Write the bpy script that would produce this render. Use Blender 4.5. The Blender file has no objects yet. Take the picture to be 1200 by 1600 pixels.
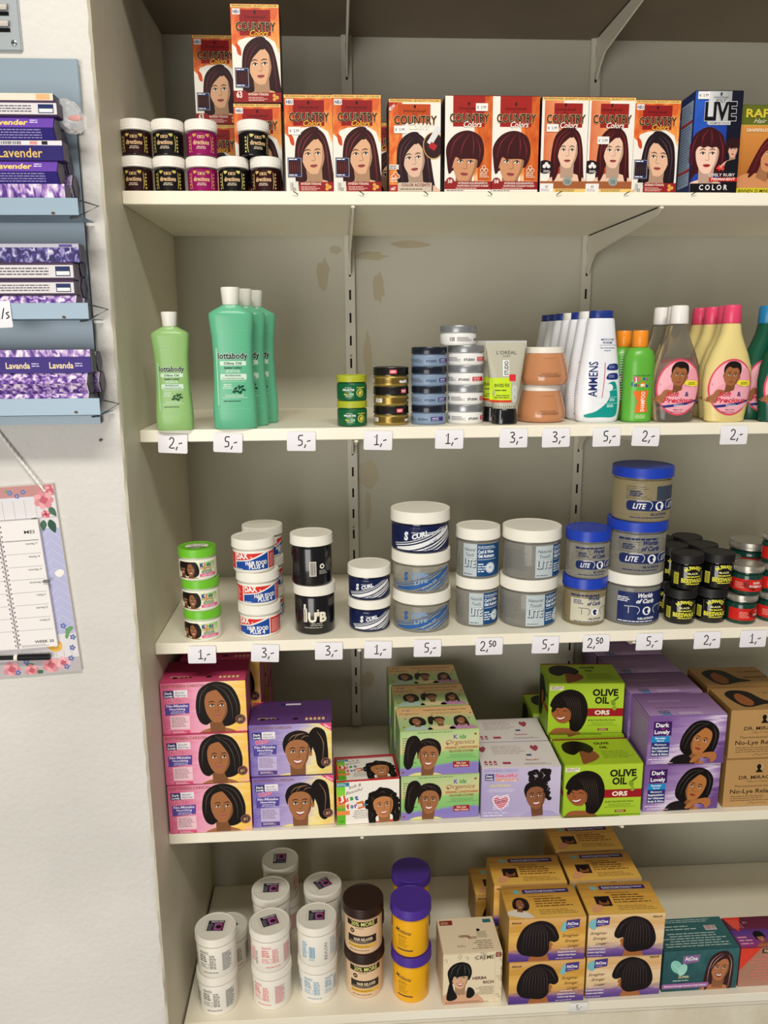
import bpy, bmesh, math, random
from mathutils import Vector, Matrix
from mathutils.geometry import tessellate_polygon
PI = math.pi
S = bpy.context.scene
C = S.collection

# ---------------------------------------------------------------- camera
PITCH, YAW, ROLL, FPX = .2154, .0567, -.007, 1244.1       # read off the shelf lines
CAM = Vector((0, -1.2, 0))
_fw = Vector((math.sin(YAW)*math.cos(PITCH), math.cos(YAW)*math.cos(PITCH), -math.sin(PITCH)))
_r = Vector((math.cos(YAW), -math.sin(YAW), 0)); _u = _r.cross(_fw)
_r2 = _r*math.cos(ROLL) + _u*math.sin(ROLL); _u2 = -_r*math.sin(ROLL) + _u*math.cos(ROLL)
cd = bpy.data.cameras.new('camera'); cam = bpy.data.objects.new('camera', cd); C.objects.link(cam)
mt = Matrix((_r2, _u2, -_fw)).transposed().to_4x4(); mt.translation = CAM
cam.matrix_world = mt
cd.sensor_fit = 'VERTICAL'; cd.sensor_height = 36; cd.sensor_width = 27; cd.lens = FPX/1600*36
cd.clip_start = .02
S.camera = cam
S.view_settings.view_transform = 'Standard'; S.view_settings.look = 'None'
S.view_settings.gamma = 1; S.view_settings.use_curve_mapping = False
S.view_settings.exposure = 0.0

# ---------------------------------------------------------------- light of the shop
w = bpy.data.worlds.new('room'); S.world = w; w.use_nodes = True
w.node_tree.nodes['Background'].inputs[0].default_value = (1.0, .97, .93, 1)
w.node_tree.nodes['Background'].inputs[1].default_value = .15
def area(name, loc, target, sx, sy, power, col):
    l = bpy.data.lights.new(name, 'AREA'); l.shape = 'RECTANGLE'; l.size = sx; l.size_y = sy
    l.energy = power; l.color = col
    o = bpy.data.objects.new(name, l); C.objects.link(o); o.location = loc
    o.rotation_euler = (Vector(target)-Vector(loc)).to_track_quat('-Z', 'Y').to_euler()
    return o
area('ceiling_tube_light', (.1, -1.85, 1.66), (.1, .1, -.7), 1.5, .25, 45, (1, .955, .86))
area('low_left_fill_light', (-1.1, -3.0, -.5), (0, 0, -.8), 1.7, 1.7, 54, (1, .965, .91))  # unseen fill lamp, added low at front left to brighten the lower part

# ---------------------------------------------------------------- turning a pixel of the plan into a point on a real plane
def ray(px, py):
    return _fw*FPX + _r2*(px-600) - _u2*(py-800)
def P(px, py, z=None, Y=None):
    d = ray(px, py); t = (z-CAM.z)/d.z if z is not None else (Y-CAM.y)/d.y
    return CAM + d*t
def XatY(px, Y, z):
    X = 0.
    for _ in range(8):
        d = Vector((X, Y, z))-CAM
        q = 600+FPX*d.dot(_r2)/d.dot(_fw); X += (px-q)*d.dot(_fw)/FPX
    return X
XL, BACK, YC = -.2954, .358, -.0892
ZS = {0: .5387, 1: .203, 2: -.1319, 3: -.4686, 4: -.8064, 5: -1.178}

# ---------------------------------------------------------------- materials
def hx(c):
    c = c.lstrip('#'); c = ''.join(q*2 for q in c) if len(c) == 3 else c; v = [int(c[i:i+2], 16)/255 for i in (0, 2, 4)]
    return tuple(x/12.92 if x <= .04045 else ((x+.055)/1.055)**2.4 for x in v)+(1,)
_m = {}
def M(c, rough=.42, metal=0, trans=0, ior=1.45, bump=None, coat=0):
    k = (c, rough, metal, trans, ior, bump, coat)
    if k in _m: return _m[k]
    m = bpy.data.materials.new('paint_'+c.strip('#')); m.use_nodes = True
    b = m.node_tree.nodes['Principled BSDF']
    b.inputs['Base Color'].default_value = hx(c); b.inputs['Roughness'].default_value = rough
    b.inputs['Metallic'].default_value = metal; b.inputs['Transmission Weight'].default_value = trans
    b.inputs['IOR'].default_value = ior
    if rough == .42 and not metal and not trans: b.inputs['Specular IOR Level'].default_value = .2
    b.inputs['Coat Weight'].default_value = coat
    if bump:
        n = m.node_tree.nodes; l = m.node_tree.links
        t = n.new('ShaderNodeTexCoord'); no = n.new('ShaderNodeTexNoise'); bu = n.new('ShaderNodeBump')
        no.inputs['Scale'].default_value = bump[0]; no.inputs['Detail'].default_value = 4
        bu.inputs['Strength'].default_value = bump[1]; bu.inputs['Distance'].default_value = bump[2]
        l.new(t.outputs['Object'], no.inputs['Vector']); l.new(no.outputs[0], bu.inputs['Height']); l.new(bu.outputs[0], b.inputs['Normal'])
    _m[k] = m; return m
def FILM(c, alpha, rough=.1):
    m = bpy.data.materials.new('clear_film'); m.use_nodes = True; b = m.node_tree.nodes['Principled BSDF']
    b.inputs['Base Color'].default_value = hx(c); b.inputs['Alpha'].default_value = alpha; b.inputs['Roughness'].default_value = rough; return m
def GM(stops, a=0, b=1, c=0, sc=0, st=(1, 1), amt=0, rough=.38, metal=0):
    """printed blend: a ramp along a*u+b*v+c, stirred by a stretched noise"""
    k = ('g', tuple(stops), a, b, c, sc, st, amt, rough, metal)
    if k in _m: return _m[k]
    m = bpy.data.materials.new('printed_blend'); m.use_nodes = True
    n = m.node_tree.nodes; l = m.node_tree.links; bs = n['Principled BSDF']
    uv = n.new('ShaderNodeUVMap'); uv.uv_map = 'UVMap'
    dt = n.new('ShaderNodeVectorMath'); dt.operation = 'DOT_PRODUCT'; dt.inputs[1].default_value = (a, b, 0)
    l.new(uv.outputs[0], dt.inputs[0])
    ad = n.new('ShaderNodeMath'); ad.operation = 'ADD'; ad.inputs[1].default_value = c-amt/2
    l.new(dt.outputs['Value'], ad.inputs[0]); out = ad.outputs[0]
    if amt:
        mp = n.new('ShaderNodeMapping'); mp.inputs['Scale'].default_value = (st[0], st[1], 1); mp.inputs['Rotation'].default_value = (0, 0, .5)
        no = n.new('ShaderNodeTexNoise'); no.inputs['Scale'].default_value = sc; no.inputs['Detail'].default_value = 3; no.inputs['Distortion'].default_value = .6
        l.new(uv.outputs[0], mp.inputs[0]); l.new(mp.outputs[0], no.inputs['Vector'])
        mu = n.new('ShaderNodeMath'); mu.operation = 'MULTIPLY_ADD'; mu.inputs[1].default_value = amt
        l.new(no.outputs[0], mu.inputs[0]); l.new(out, mu.inputs[2]); out = mu.outputs[0]
    r = n.new('ShaderNodeValToRGB'); e = r.color_ramp.elements
    while len(e) < len(stops): e.new(.5)
    for el, (p, cc) in zip(e, stops): el.position = p
    for el, (p, cc) in zip(e, stops): el.color = hx(cc)
    l.new(out, r.inputs[0]); l.new(r.outputs[0], bs.inputs['Base Color'])
    bs.inputs['Roughness'].default_value = rough; bs.inputs['Metallic'].default_value = metal; bs.inputs['Specular IOR Level'].default_value = .25
    _m[k] = m; return m
def plaster(name, c1, c2, nsc, bsc, bstr, bdist, rough=.8, stain=None):
    m = bpy.data.materials.new(name); m.use_nodes = True
    n = m.node_tree.nodes; l = m.node_tree.links; b = n['Principled BSDF']; b.inputs['Roughness'].default_value = rough
    t = n.new('ShaderNodeTexCoord'); no = n.new('ShaderNodeTexNoise'); no.inputs['Scale'].default_value = nsc; no.inputs['Detail'].default_value = 6
    r = n.new('ShaderNodeValToRGB'); r.color_ramp.elements[0].position = .35; r.color_ramp.elements[1].position = .65
    r.color_ramp.elements[0].color = hx(c1); r.color_ramp.elements[1].color = hx(c2)
    l.new(t.outputs['Object'], no.inputs['Vector']); l.new(no.outputs[0], r.inputs[0]); out = r.outputs[0]
    if stain:
        n2 = n.new('ShaderNodeTexNoise'); n2.inputs['Scale'].default_value = stain[1]; n2.inputs['Detail'].default_value = 8; n2.inputs['Roughness'].default_value = .7
        r2 = n.new('ShaderNodeValToRGB'); r2.color_ramp.elements[0].position = stain[2]; r2.color_ramp.elements[1].position = stain[2]+.04
        mx = n.new('ShaderNodeMix'); mx.data_type = 'RGBA'; mx.inputs[7].default_value = hx(stain[0])
        l.new(t.outputs['Object'], n2.inputs['Vector']); l.new(n2.outputs[0], r2.inputs[0]); l.new(r2.outputs[0], mx.inputs[0]); l.new(out, mx.inputs[6]); out = mx.outputs[2]
    l.new(out, b.inputs['Base Color'])
    n3 = n.new('ShaderNodeTexNoise'); n3.inputs['Scale'].default_value = bsc; n3.inputs['Detail'].default_value = 3
    bu = n.new('ShaderNodeBump'); bu.inputs['Strength'].default_value = bstr; bu.inputs['Distance'].default_value = bdist
    l.new(t.outputs['Object'], n3.inputs['Vector']); l.new(n3.outputs[0], bu.inputs['Height']); l.new(bu.outputs[0], b.inputs['Normal'])
    return m

# ---------------------------------------------------------------- mesh helpers
class B:
    """gathers shapes into ONE mesh with several materials"""
    def __init__(s): s.bm = bmesh.new(); s.uv = s.bm.loops.layers.uv.new('UVMap'); s.mats = []
    def mi(s, m):
        if isinstance(m, str): m = M(m)
        if m not in s.mats: s.mats.append(m)
        return s.mats.index(m)
    def face(s, vs, m, smooth=False):
        try: f = s.bm.faces.new(vs)
        except ValueError: return
        f.material_index = m; f.smooth = smooth; return f
    def box(s, x0, x1, y0, y1, z0, z1, m, bev=0, mx=None):
        i = s.mi(m); t = bmesh.new(); bmesh.ops.create_cube(t, size=1)
        for v in t.verts: v.co = Vector((x0+(v.co.x+.5)*(x1-x0), y0+(v.co.y+.5)*(y1-y0), z0+(v.co.z+.5)*(z1-z0)))
        if bev: bmesh.ops.bevel(t, geom=list(t.edges), offset=bev, segments=2, affect='EDGES')
        if mx: t.transform(mx)
        s.merge(t, i)
    def merge(s, t, i, smooth=False):
        mp = {v: s.bm.verts.new(v.co) for v in t.verts}
        for f in t.faces: s.face([mp[v] for v in f.verts], i, smooth)
        t.free()
    def rings(s, rs, m, cap0=True, cap1=True, closed=False):
        i = s.mi(m); R = [[s.bm.verts.new(p) for p in r] for r in rs]; n = len(R[0])
        for a, b in zip(R, R[1:]):
            for k in range(n): s.face([a[k], a[(k+1) % n], b[(k+1) % n], b[k]], i, True)
        if cap0: s.face(R[0][::-1], i, True)
        if cap1: s.face(R[-1], i, True)
    def lathe(s, prof, m, seg=48, cap0=True, cap1=True, c=(0, 0)):
        s.rings([[(c[0]+r*math.cos(2*PI*k/seg), c[1]+r*math.sin(2*PI*k/seg), z) for k in range(seg)] for r, z in prof], m, cap0, cap1)
    def tube(s, pts, r, m, seg=8, closed=False):
        pts = [Vector(p) for p in pts]; rs = []; up = Vector((.13, .21, .97)).normalized()
        for k, p in enumerate(pts):
            a = pts[k-1] if k else p; b = pts[k+1] if k < len(pts)-1 else p
            if closed: a = pts[k-1]; b = pts[(k+1) % len(pts)]
            d = (b-a).normalized(); x = d.cross(up).normalized(); y = d.cross(x)
            rs.append([p+(x*math.cos(2*PI*j/seg)+y*math.sin(2*PI*j/seg))*r for j in range(seg)])
        if closed: rs.append(rs[0])
        s.rings(rs, m, not closed, not closed)
    def prism(s, pts, x0, x1, m):
        """polygon given in (y, z), thick along x"""
        i = s.mi(m); a = [s.bm.verts.new((x0, y, z)) for y, z in pts]; b = [s.bm.verts.new((x1, y, z)) for y, z in pts]; n = len(a)
        for k in range(n): s.face([a[k], a[(k+1) % n], b[(k+1) % n], b[k]], i)
        s.face(a[::-1], i); s.face(b, i)
    def mesh(s, name):
        me = bpy.data.meshes.new(name); bmesh.ops.recalc_face_normals(s.bm, faces=s.bm.faces) if getattr(s, 'recalc', 0) else None
        s.bm.to_mesh(me); s.bm.free()
        for m in s.mats: me.materials.append(m)
        try: me.set_sharp_from_angle(angle=math.radians(32))
        except Exception: pass
        return me
def obj(name, b, parent=None, loc=None):
    me = b.mesh(name) if isinstance(b, B) else b
    o = bpy.data.objects.new(name, me); C.objects.link(o)
    if parent: o.parent = parent
    if loc: o.location = loc
    return o
def tag(o, label, cat, group=None):
    o['label'] = label; o['category'] = cat
    if group: o['group'] = group
    return o
def root(name): o = bpy.data.objects.new(name, None); o.empty_display_size = .02; C.objects.link(o); return o
def struct(name, b): o = obj(name, b); o['kind'] = 'structure'; return o
KIDS = {}
def kids(o):
    if o.name not in KIDS: KIDS[o.name] = [c for c in bpy.data.objects if c.parent == o]
    return KIDS[o.name]
def clone(o, parent=None):
    ks = [c for c in o.children]
    c = o.copy(); C.objects.link(c)
    if parent: c.parent = parent
    for k in ks: clone(k, c)
    return c
USED = set()
def put(proto, loc, rz, label, cat, group=None, rx=0, ry=0):
    """the first placing uses the proto itself, the later ones copies of it and of its parts"""
    if proto.name in USED: o = clone(proto)
    else: o = proto; USED.add(proto.name)
    o.location = loc; o.rotation_euler = (math.radians(rx), math.radians(ry), math.radians(rz))
    tag(o, label, cat, group)
    if not group and 'group' in o: del o['group']
    return o
# ---------------------------------------------------------------- printed graphics (2-D, millimetres), laid on real surfaces
def smooth(pts, n=5, closed=True):
    P_ = [Vector((p[0], p[1])) for p in pts]; N = len(P_); out = []
    for i in range(N if closed else N-1):
        if closed: a, b, c, d = P_[i-1], P_[i], P_[(i+1) % N], P_[(i+2) % N]
        else: a, b, c, d = P_[max(i-1, 0)], P_[i], P_[i+1], P_[min(i+2, N-1)]
        for k in range(n):
            t = k/n
            q = .5*((2*b)+(c-a)*t+(2*a-5*b+4*c-d)*t*t+(3*b-a-3*c+d)*t*t*t); out.append((q.x, q.y))
    if not closed: out.append((P_[-1].x, P_[-1].y))
    return out
_txt = {}
def text_mesh(s, bold, shear):
    k = (s, bold, shear)
    if k not in _txt:
        cu = bpy.data.curves.new('lettering', 'FONT'); cu.body = s; cu.size = 1; cu.resolution_u = 2; cu.offset = bold; cu.shear = shear
        ob = bpy.data.objects.new('lettering', cu); me = ob.to_mesh()
        vs = [(v.co.x, v.co.y) for v in me.vertices]; fs = [tuple(p.vertices) for p in me.polygons]
        ob.to_mesh_clear(); bpy.data.objects.remove(ob); bpy.data.curves.remove(cu)
        if vs:
            x0 = min(v[0] for v in vs); x1 = max(v[0] for v in vs)
            vs = [(v[0]-x0, v[1]) for v in vs]
        else: x0 = x1 = 0
        _txt[k] = (vs, fs, x1-x0)
    return _txt[k]
class Art:
    def __init__(s, w=1, h=1): s.it = []; s.w = w; s.h = h
    def poly(s, pts, col, L=1):
        L += len(s.it)*.006
        tr = tessellate_polygon([[Vector((x, y, 0)) for x, y in pts]])
        s.it.append((list(pts), [t for t in tr], col, L)); return s
    def rect(s, x, y, w, h, col, L=1, r=0, rot=0):
        if r:
            pts = []
            for cx, cy, a0 in ((x+w-r, y+r, -90), (x+w-r, y+h-r, 0), (x+r, y+h-r, 90), (x+r, y+r, 180)):
                for k in range(5): a = math.radians(a0+k*22.5); pts.append((cx+r*math.cos(a), cy+r*math.sin(a)))
        else: pts = [(x, y), (x+w, y), (x+w, y+h), (x, y+h)]
        if rot:
            c_, s_ = math.cos(math.radians(rot)), math.sin(math.radians(rot)); mx, my = x+w/2, y+h/2
            pts = [(mx+(a-mx)*c_-(b-my)*s_, my+(a-mx)*s_+(b-my)*c_) for a, b in pts]
        return s.poly(pts, col, L)
    def ell(s, cx, cy, rx, ry, col, L=1, rot=0, n=20):
        c_, s_ = math.cos(math.radians(rot)), math.sin(math.radians(rot)); pts = []
        for k in range(n):
            a = 2*PI*k/n; x, y = rx*math.cos(a), ry*math.sin(a); pts.append((cx+x*c_-y*s_, cy+x*s_+y*c_))
        return s.poly(pts, col, L)
    def blob(s, pts, col, L=1, n=5): return s.poly(smooth(pts, n), col, L)
    def line(s, pts, w, col, L=1, sm=True, taper=0):
        q = smooth(pts, 4, False) if sm and len(pts) > 2 else list(pts); l, r = [], []
        for k, p in enumerate(q):
            a = q[max(k-1, 0)]; b = q[min(k+1, len(q)-1)]; dx, dy = b[0]-a[0], b[1]-a[1]; d = math.hypot(dx, dy) or 1
            ww = w*(1-taper*abs(2*k/(len(q)-1)-1)) if taper else w
            l.append((p[0]-dy/d*ww/2, p[1]+dx/d*ww/2)); r.append((p[0]+dy/d*ww/2, p[1]-dx/d*ww/2))
        L += len(s.it)*.006
        n = len(q); vs = l+r; s.it.append((vs, [(k, k+1, n+k+1, n+k) for k in range(n-1)], col, L)); return s
    def T(s, t, x, y, h, col, L=3, w=None, al='c', b=0, sh=0, rot=0, ol=None, ow=.03, sx=1):
        """lettering: h is the capital height, w an exact width"""
        if 'M' in t: b = min(b, .012)
        L += len(s.it)*.006
        vs, fs, wd = text_mesh(t, b, sh)
        k = h/.7; kx = (w/wd) if (w and wd) else k*sx; W = wd*kx
        ox = {'c': -W/2, 'l': 0, 'r': -W}[al]; c_, s_ = math.cos(math.radians(rot)), math.sin(math.radians(rot))
        if ol:
            v2, f2, w2 = text_mesh(t, b+ow, sh); d = (w2-wd)/2
            q = [((vx-d)*kx+ox, vy*k) for vx, vy in v2]; s.it.append(([(x+a*c_-bb*s_, y+a*s_+bb*c_) for a, bb in q], f2, ol, L-.5))
        q = [(vx*kx+ox, vy*k) for vx, vy in vs]; s.it.append(([(x+a*c_-bb*s_, y+a*s_+bb*c_) for a, bb in q], fs, col, L)); return s
    def arc(s, t, cx, cy, R, h, col, L=3, span=60, b=0, w=None):
        n = len(t)
        for k, ch in enumerate(t):
            a = math.radians(90+span/2-span*k/(n-1)); s.T(ch, cx+R*math.cos(a), cy+R*math.sin(a), h, col, L, rot=math.degrees(a)-90, b=b, w=w if ch not in "'I" else None)
        return s
    def micro(s, x, y, w, h, n, col, L=2, al='l', seed=1, f=.42):
        """n rows of fine print, too small to read"""
        R = random.Random(seed); vs, fs = [], []; p = h/n
        for i in range(n):
            yy = y+h-(i+1)*p+p*.3; e = w*R.uniform(.7, 1); q = 0; off = {'l': 0, 'c': (w-e)/2, 'r': w-e}[al]
            while q < e-.3:
                d = min(R.uniform(1.6, 5)*p*.5, e-q); k = len(vs)
                vs += [(x+off+q, yy), (x+off+q+d, yy), (x+off+q+d, yy+p*f), (x+off+q, yy+p*f)]; fs.append((k, k+1, k+2, k+3)); q += d+p*.3
        s.it.append((vs, fs, col, L)); return s
    def bars(s, x, y, w, h, col, L=3, seed=3, n=18):
        R = random.Random(seed); ws = [R.choice((1, 1, 2, 3)) for _ in range(n*2)]; t = sum(ws); q = x; vs, fs = [], []
        for i, a in enumerate(ws):
            d = a/t*w
            if i % 2 == 0: k = len(vs); vs += [(q, y), (q+d, y), (q+d, y+h), (q, y+h)]; fs.append((k, k+1, k+2, k+3))
            q += d
        s.it.append((vs, fs, col, L)); return s
    def put(s, o, cx, cy, sx, sy=None, rot=0, L=0):
        sy = sx if sy is None else sy; c_, s_ = math.cos(math.radians(rot)), math.sin(math.radians(rot))
        for vs, fs, col, l in o.it: s.it.append(([(cx+(x*sx)*c_-(y*sy)*s_, cy+(x*sx)*s_+(y*sy)*c_) for x, y in vs], fs, col, l+L))
        return s
OFF = 6e-5
def bake(art, b, fn, clip=None, du=0, dv=0):
    t = bmesh.new()
    for vs, fs, col, L in art.it:
        i = b.mi(col); V = [t.verts.new((x, y, L)) for x, y in vs]
        for f in fs:
            if len(set(f)) < 3: continue
            try: q = t.faces.new([V[j] for j in f]); q.material_index = i
            except ValueError: pass
    def cut(co, no, clear): bmesh.ops.bisect_plane(t, geom=t.verts[:]+t.edges[:]+t.faces[:], dist=1e-5, plane_co=co, plane_no=no, clear_outer=clear)
    if clip:
        x0, x1, y0, y1 = clip
        cut((x0, 0, 0), (-1, 0, 0), True); cut((x1, 0, 0), (1, 0, 0), True); cut((0, y0, 0), (0, -1, 0), True); cut((0, y1, 0), (0, 1, 0), True)
    if t.verts:
        xs = [v.co.x for v in t.verts]; ys = [v.co.y for v in t.verts]
        if du:
            k = math.ceil(min(xs)/du)
            while k*du < max(xs): cut((k*du, 0, 0), (1, 0, 0), False); k += 1
        if dv:
            k = math.ceil(min(ys)/dv)
            while k*dv < max(ys): cut((0, k*dv, 0), (0, 1, 0), False); k += 1
    mp = {}
    for v in t.verts: mp[v] = b.bm.verts.new(fn(v.co.x*.001, v.co.y*.001, v.co.z))
    for f in t.faces:
        try: q = b.bm.faces.new([mp[v] for v in f.verts])
        except ValueError: continue
        q.material_index = f.material_index
        for lp, v in zip(q.loops, f.verts): lp[b.uv].uv = (v.co.x/art.w, v.co.y/art.h)
    t.free()

# ---------------------------------------------------------------- printed portraits
def head(A, cx, cy, s, style='long', skin='#d9a57f', hair='#2a1112', hi=None, fl=1, rot=0, L=3, lip='#9c4a48', smile=False, shirt=None, dark=None, wide=1):
    a = Art(); hi = hi or hair; dk = dark or '#%02x%02x%02x' % tuple(int(int(skin[i:i+2], 16)*.78) for i in (1, 3, 5))
    def strands(ls, w=.035):
        for q in ls: a.line(q, w, hi, 6.4, taper=.8)
    # shoulders and neck
    if shirt: a.blob([(-.95, -1.3), (-.72, -.8), (-.3, -.62), (0, -.72), (.3, -.62), (.72, -.8), (.95, -1.3)], shirt, 1.2)
    elif style not in ('pony', 'profile'): a.blob([(-.85, -1.3), (-.62, -.86), (-.2, -.66), (.2, -.66), (.62, -.86), (.85, -1.3)], skin, 1)
    a.poly([(-.21, -.8), (.21, -.8), (.23, -.25), (-.23, -.25)], dk, 1.6)
    face = [(0, -.5), (.12, -.47), (.23, -.34), (.31, -.14), (.34, .06), (.33, .26), (.24, .44), (0, .52), (-.24, .44), (-.33, .26), (-.34, .06), (-.31, -.14), (-.23, -.34), (-.12, -.47)]
    if style == 'baby': face = [(0, -.45), (.17, -.42), (.31, -.28), (.38, -.08), (.36, .12), (.34, .3), (.24, .46), (0, .52), (-.24, .46), (-.34, .3), (-.36, .12), (-.38, -.08), (-.31, -.28), (-.17, -.42)]
    a.blob([(x*wide, y) for x, y in face], skin, 3)
    a.blob([(.12, -.47), (.23, -.34), (.31, -.14), (.34, .06), (.33, .26), (.28, .2), (.27, 0), (.22, -.22)], dk, 3.3)
    # features
    for e in (-1, 1):
        a.ell(.14*e, .045, .07, .032, '#efe6dc', 4); a.ell(.14*e+.01, .047, .03, .031, '#2a1a14', 4.4)
        a.line([(.14*e-.08, .045), (.14*e, .09), (.14*e+.08, .05)], .022, '#1c100c', 4.8)
        a.line([(.14*e-.09, .135), (.14*e, .17), (.14*e+.09, .14)], .03, '#24140f' if hair < '#7' else dk, 4.8, taper=.5)
    a.line([(.03, .1), (.045, -.04), (.06, -.11), (.0, -.14), (-.05, -.115)], .02, dk, 4.2)
    if smile:
        a.blob([(-.15, -.2), (0, -.235), (.15, -.2), (.08, -.33), (0, -.36), (-.08, -.33)], lip, 4); a.blob([(-.12, -.225), (0, -.25), (.12, -.225), (.06, -.29), (0, -.3), (-.06, -.29)], '#f4efe8', 4.5)
    else:
        a.blob([(-.11, -.265), (-.03, -.235), (0, -.245), (.03, -.235), (.11, -.265), (.05, -.315), (-.05, -.315)], lip, 4); a.line([(-.1, -.268), (0, -.272), (.1, -.268)], .012, '#4a1c1c', 4.5)
    if style == 'long':
        a.blob([(-.52, -1.2), (-.56, -.6), (-.5, .15), (-.36, .55), (0, .76), (.34, .6), (.48, .2), (.54, -.5), (.56, -1.2), (.2, -1.25), (.2, -.5), (-.2, -.5), (-.22, -1.25)], hair, .6)
        a.blob([(.14, .7), (-.2, .66), (-.45, .35), (-.5, -.2), (-.46, -.9), (-.28, -.6), (-.31, -.15), (-.22, .16), (.0, .38), (.16, .5)], hair, 6)
        a.blob([(-.06, .74), (.2, .74), (.26, .52), (.12, .42), (0, .5)], hair, 5.8)
        a.blob([(.1, .7), (.34, .56), (.47, .2), (.52, -.5), (.46, -1), (.32, -.5), (.33, -.05), (.3, .25), (.2, .42), (.1, .52)], hair, 6.2)
        strands([[(-.02, .66), (-.3, .42), (-.42, 0), (-.4, -.6)], [(.05, .6), (-.2, .36), (-.36, 0)], [(.22, .6), (.38, .3), (.42, -.3), (.42, -.8)]])
    elif style == 'fringe':
        a.blob([(-.5, -.9), (-.55, -.3), (-.5, .25), (-.34, .6), (0, .76), (.34, .6), (.5, .25), (.56, -.3), (.52, -.85), (.3, -.5), (-.3, -.5)], hair, .6)
        a.blob([(-.5, -.6), (-.52, .1), (-.4, .55), (0, .74), (.4, .55), (.52, .1), (.5, -.6), (.34, -.3), (.34, .1), (.25, .22), (.12, .2), (0, .24), (-.12, .2), (-.24, .24), (-.34, .1), (-.36, -.3)], hair, 6)
        strands([[(0, .7), (-.15, .5), (-.18, .26)], [(.06, .7), (.1, .5), (.1, .26)], [(.3, .58), (.44, .2), (.44, -.3)], [(-.3, .58), (-.44, .2), (-.44, -.3)]], .03)
    elif style == 'short':
        a.blob([(-.42, -.3), (-.5, 0), (-.54, .4), (-.32, .72), (.04, .84), (.38, .7), (.5, .34), (.44, .02), (.3, -.1), (-.3, -.2)], hair, .6)
        a.blob([(-.44, -.22), (-.52, .3), (-.3, .7), (.04, .82), (.36, .7), (.48, .36), (.42, .08), (.28, .13), (.02, .12), (-.14, .1), (-.27, .14), (-.34, -.1), (-.36, -.26)], hair, 6)
        a.ell(-.36, -.06, .05, .1, skin, 5.5)
        strands([[(-.1, .76), (-.34, .5), (-.42, .1)], [(.06, .76), (-.1, .46), (-.14, .18)], [(.14, .76), (.2, .5), (.2, .2)], [(.24, .7), (.38, .4), (.38, .16)]], .03)
    elif style == 'bob':
        a.blob([(-.32, -.56), (-.52, -.42), (-.6, 0), (-.5, .5), (-.2, .74), (.16, .76), (.48, .56), (.66, .1), (.64, -.34), (.46, -.56), (.2, -.62), (.1, -.4), (-.1, -.4)], hair, 2.2)
        a.blob([(-.06, .6), (-.3, .4), (-.35, .1), (-.36, -.3), (-.34, -.5), (-.46, -.44), (-.54, -.1), (-.48, .42), (-.22, .7)], hair, 6)
        a.blob([(-.1, .66), (.1, .42), (.28, .1), (.3, -.2), (.26, -.48), (.46, -.5), (.6, -.2), (.54, .4), (.28, .7), (0, .76)], hair, 6.2)
        strands([[(-.1, .7), (.24, .46), (.42, .05), (.44, -.4)], [(-.06, .7), (.34, .56), (.56, .1), (.58, -.3)], [(-.2, .66), (-.44, .36), (-.5, -.2)]])
    elif style == 'pony':
        a.blob([(.3, .5), (.5, .78), (.78, .66), (.86, .2), (.86, -.3), (.72, -.52), (.56, -.4), (.5, -.05), (.4, .25)], hair, 1.8)
        a.blob([(-.36, .0), (-.42, .3), (-.3, .58), (0, .7), (.3, .62), (.44, .34), (.38, 0), (.33, .22), (.2, .37), (0, .42), (-.2, .37), (-.33, .2)], hair, 6)
        strands([[(-.25, .38), (-.12, .54), (.2, .62)], [(-.1, .42), (.02, .56), (.24, .6)], [(.1, .42), (.2, .52), (.34, .52)], [(.56, .66), (.74, .3), (.7, -.3)]], .028)
        a.ell(.37, -.02, .045, .09, skin, 5)
    elif style == 'curls':
        R = random.Random(7)
        a.blob([(-.6, -.7), (-.58, .1), (-.42, .56), (0, .78), (.42, .6), (.56, .1), (.6, -.7), (.3, -.85), (.3, -.4), (-.3, -.4), (-.32, -.85)], hair, .8)
        for k in range(26):
            an = math.radians(-35+250*k/25); rr = R.uniform(.48, .62); a.ell(rr*math.cos(an), .1+rr*1.05*math.sin(an), .11, .1, hair, 6, n=9)
        for k in range(12): e = -1 if k % 2 else 1; yy = -.1-.07*k; a.ell(e*(.47+R.uniform(-.05, .06)), yy, .1, .09, hair, 6, n=9)
        a.blob([(-.4, .2), (-.36, .5), (0, .7), (.36, .5), (.4, .2), (.28, .34), (0, .42), (-.28, .34)], hair, 6)
        strands([[(-.46, .3), (-.36, .36), (-.42, .48)], [(.4, .3), (.32, .4), (.4, .52)], [(-.52, -.2), (-.44, -.3), (-.52, -.42)], [(.5, -.2), (.42, -.32), (.5, -.46)], [(-.1, .56), (.02, .62), (.14, .54)]], .03)
    elif style == 'updo':
        R = random.Random(5)
        a.blob([(-.36, .0), (-.42, .3), (-.3, .56), (.1, .72), (.36, .6), (.42, .3), (.36, 0), (.33, .22), (.2, .37), (0, .42), (-.2, .37), (-.33, .2)], hair, 6)
        for k in range(22): a.ell(.1+R.uniform(-.22, .45), .78+R.uniform(-.16, .25), .12, .11, hair, 5.8, n=10)
        for k in range(9): a.ell(.42+R.uniform(-.04, .1), .5-.08*k, .09, .08, hair, 5.8, n=9)
        strands([[(0, .7), (.1, .85), (.05, 1)], [(.3, .7), (.36, .86), (.28, 1)], [(.4, .5), (.5, .36), (.44, .2)]], .03)
    elif style == 'baby':
        a.blob([(-.38, .05), (-.42, .36), (-.26, .62), (.04, .7), (.32, .6), (.42, .32), (.37, .05), (.33, .26), (.2, .4), (0, .37), (-.2, .42), (-.33, .26)], hair, 6)
        a.ell(-.37, -.02, .05, .09, dk, 2.6); a.ell(.37, -.02, .05, .09, dk, 2.6)
    A.put(a, cx, cy, s*fl, s, rot, L); return A
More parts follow.
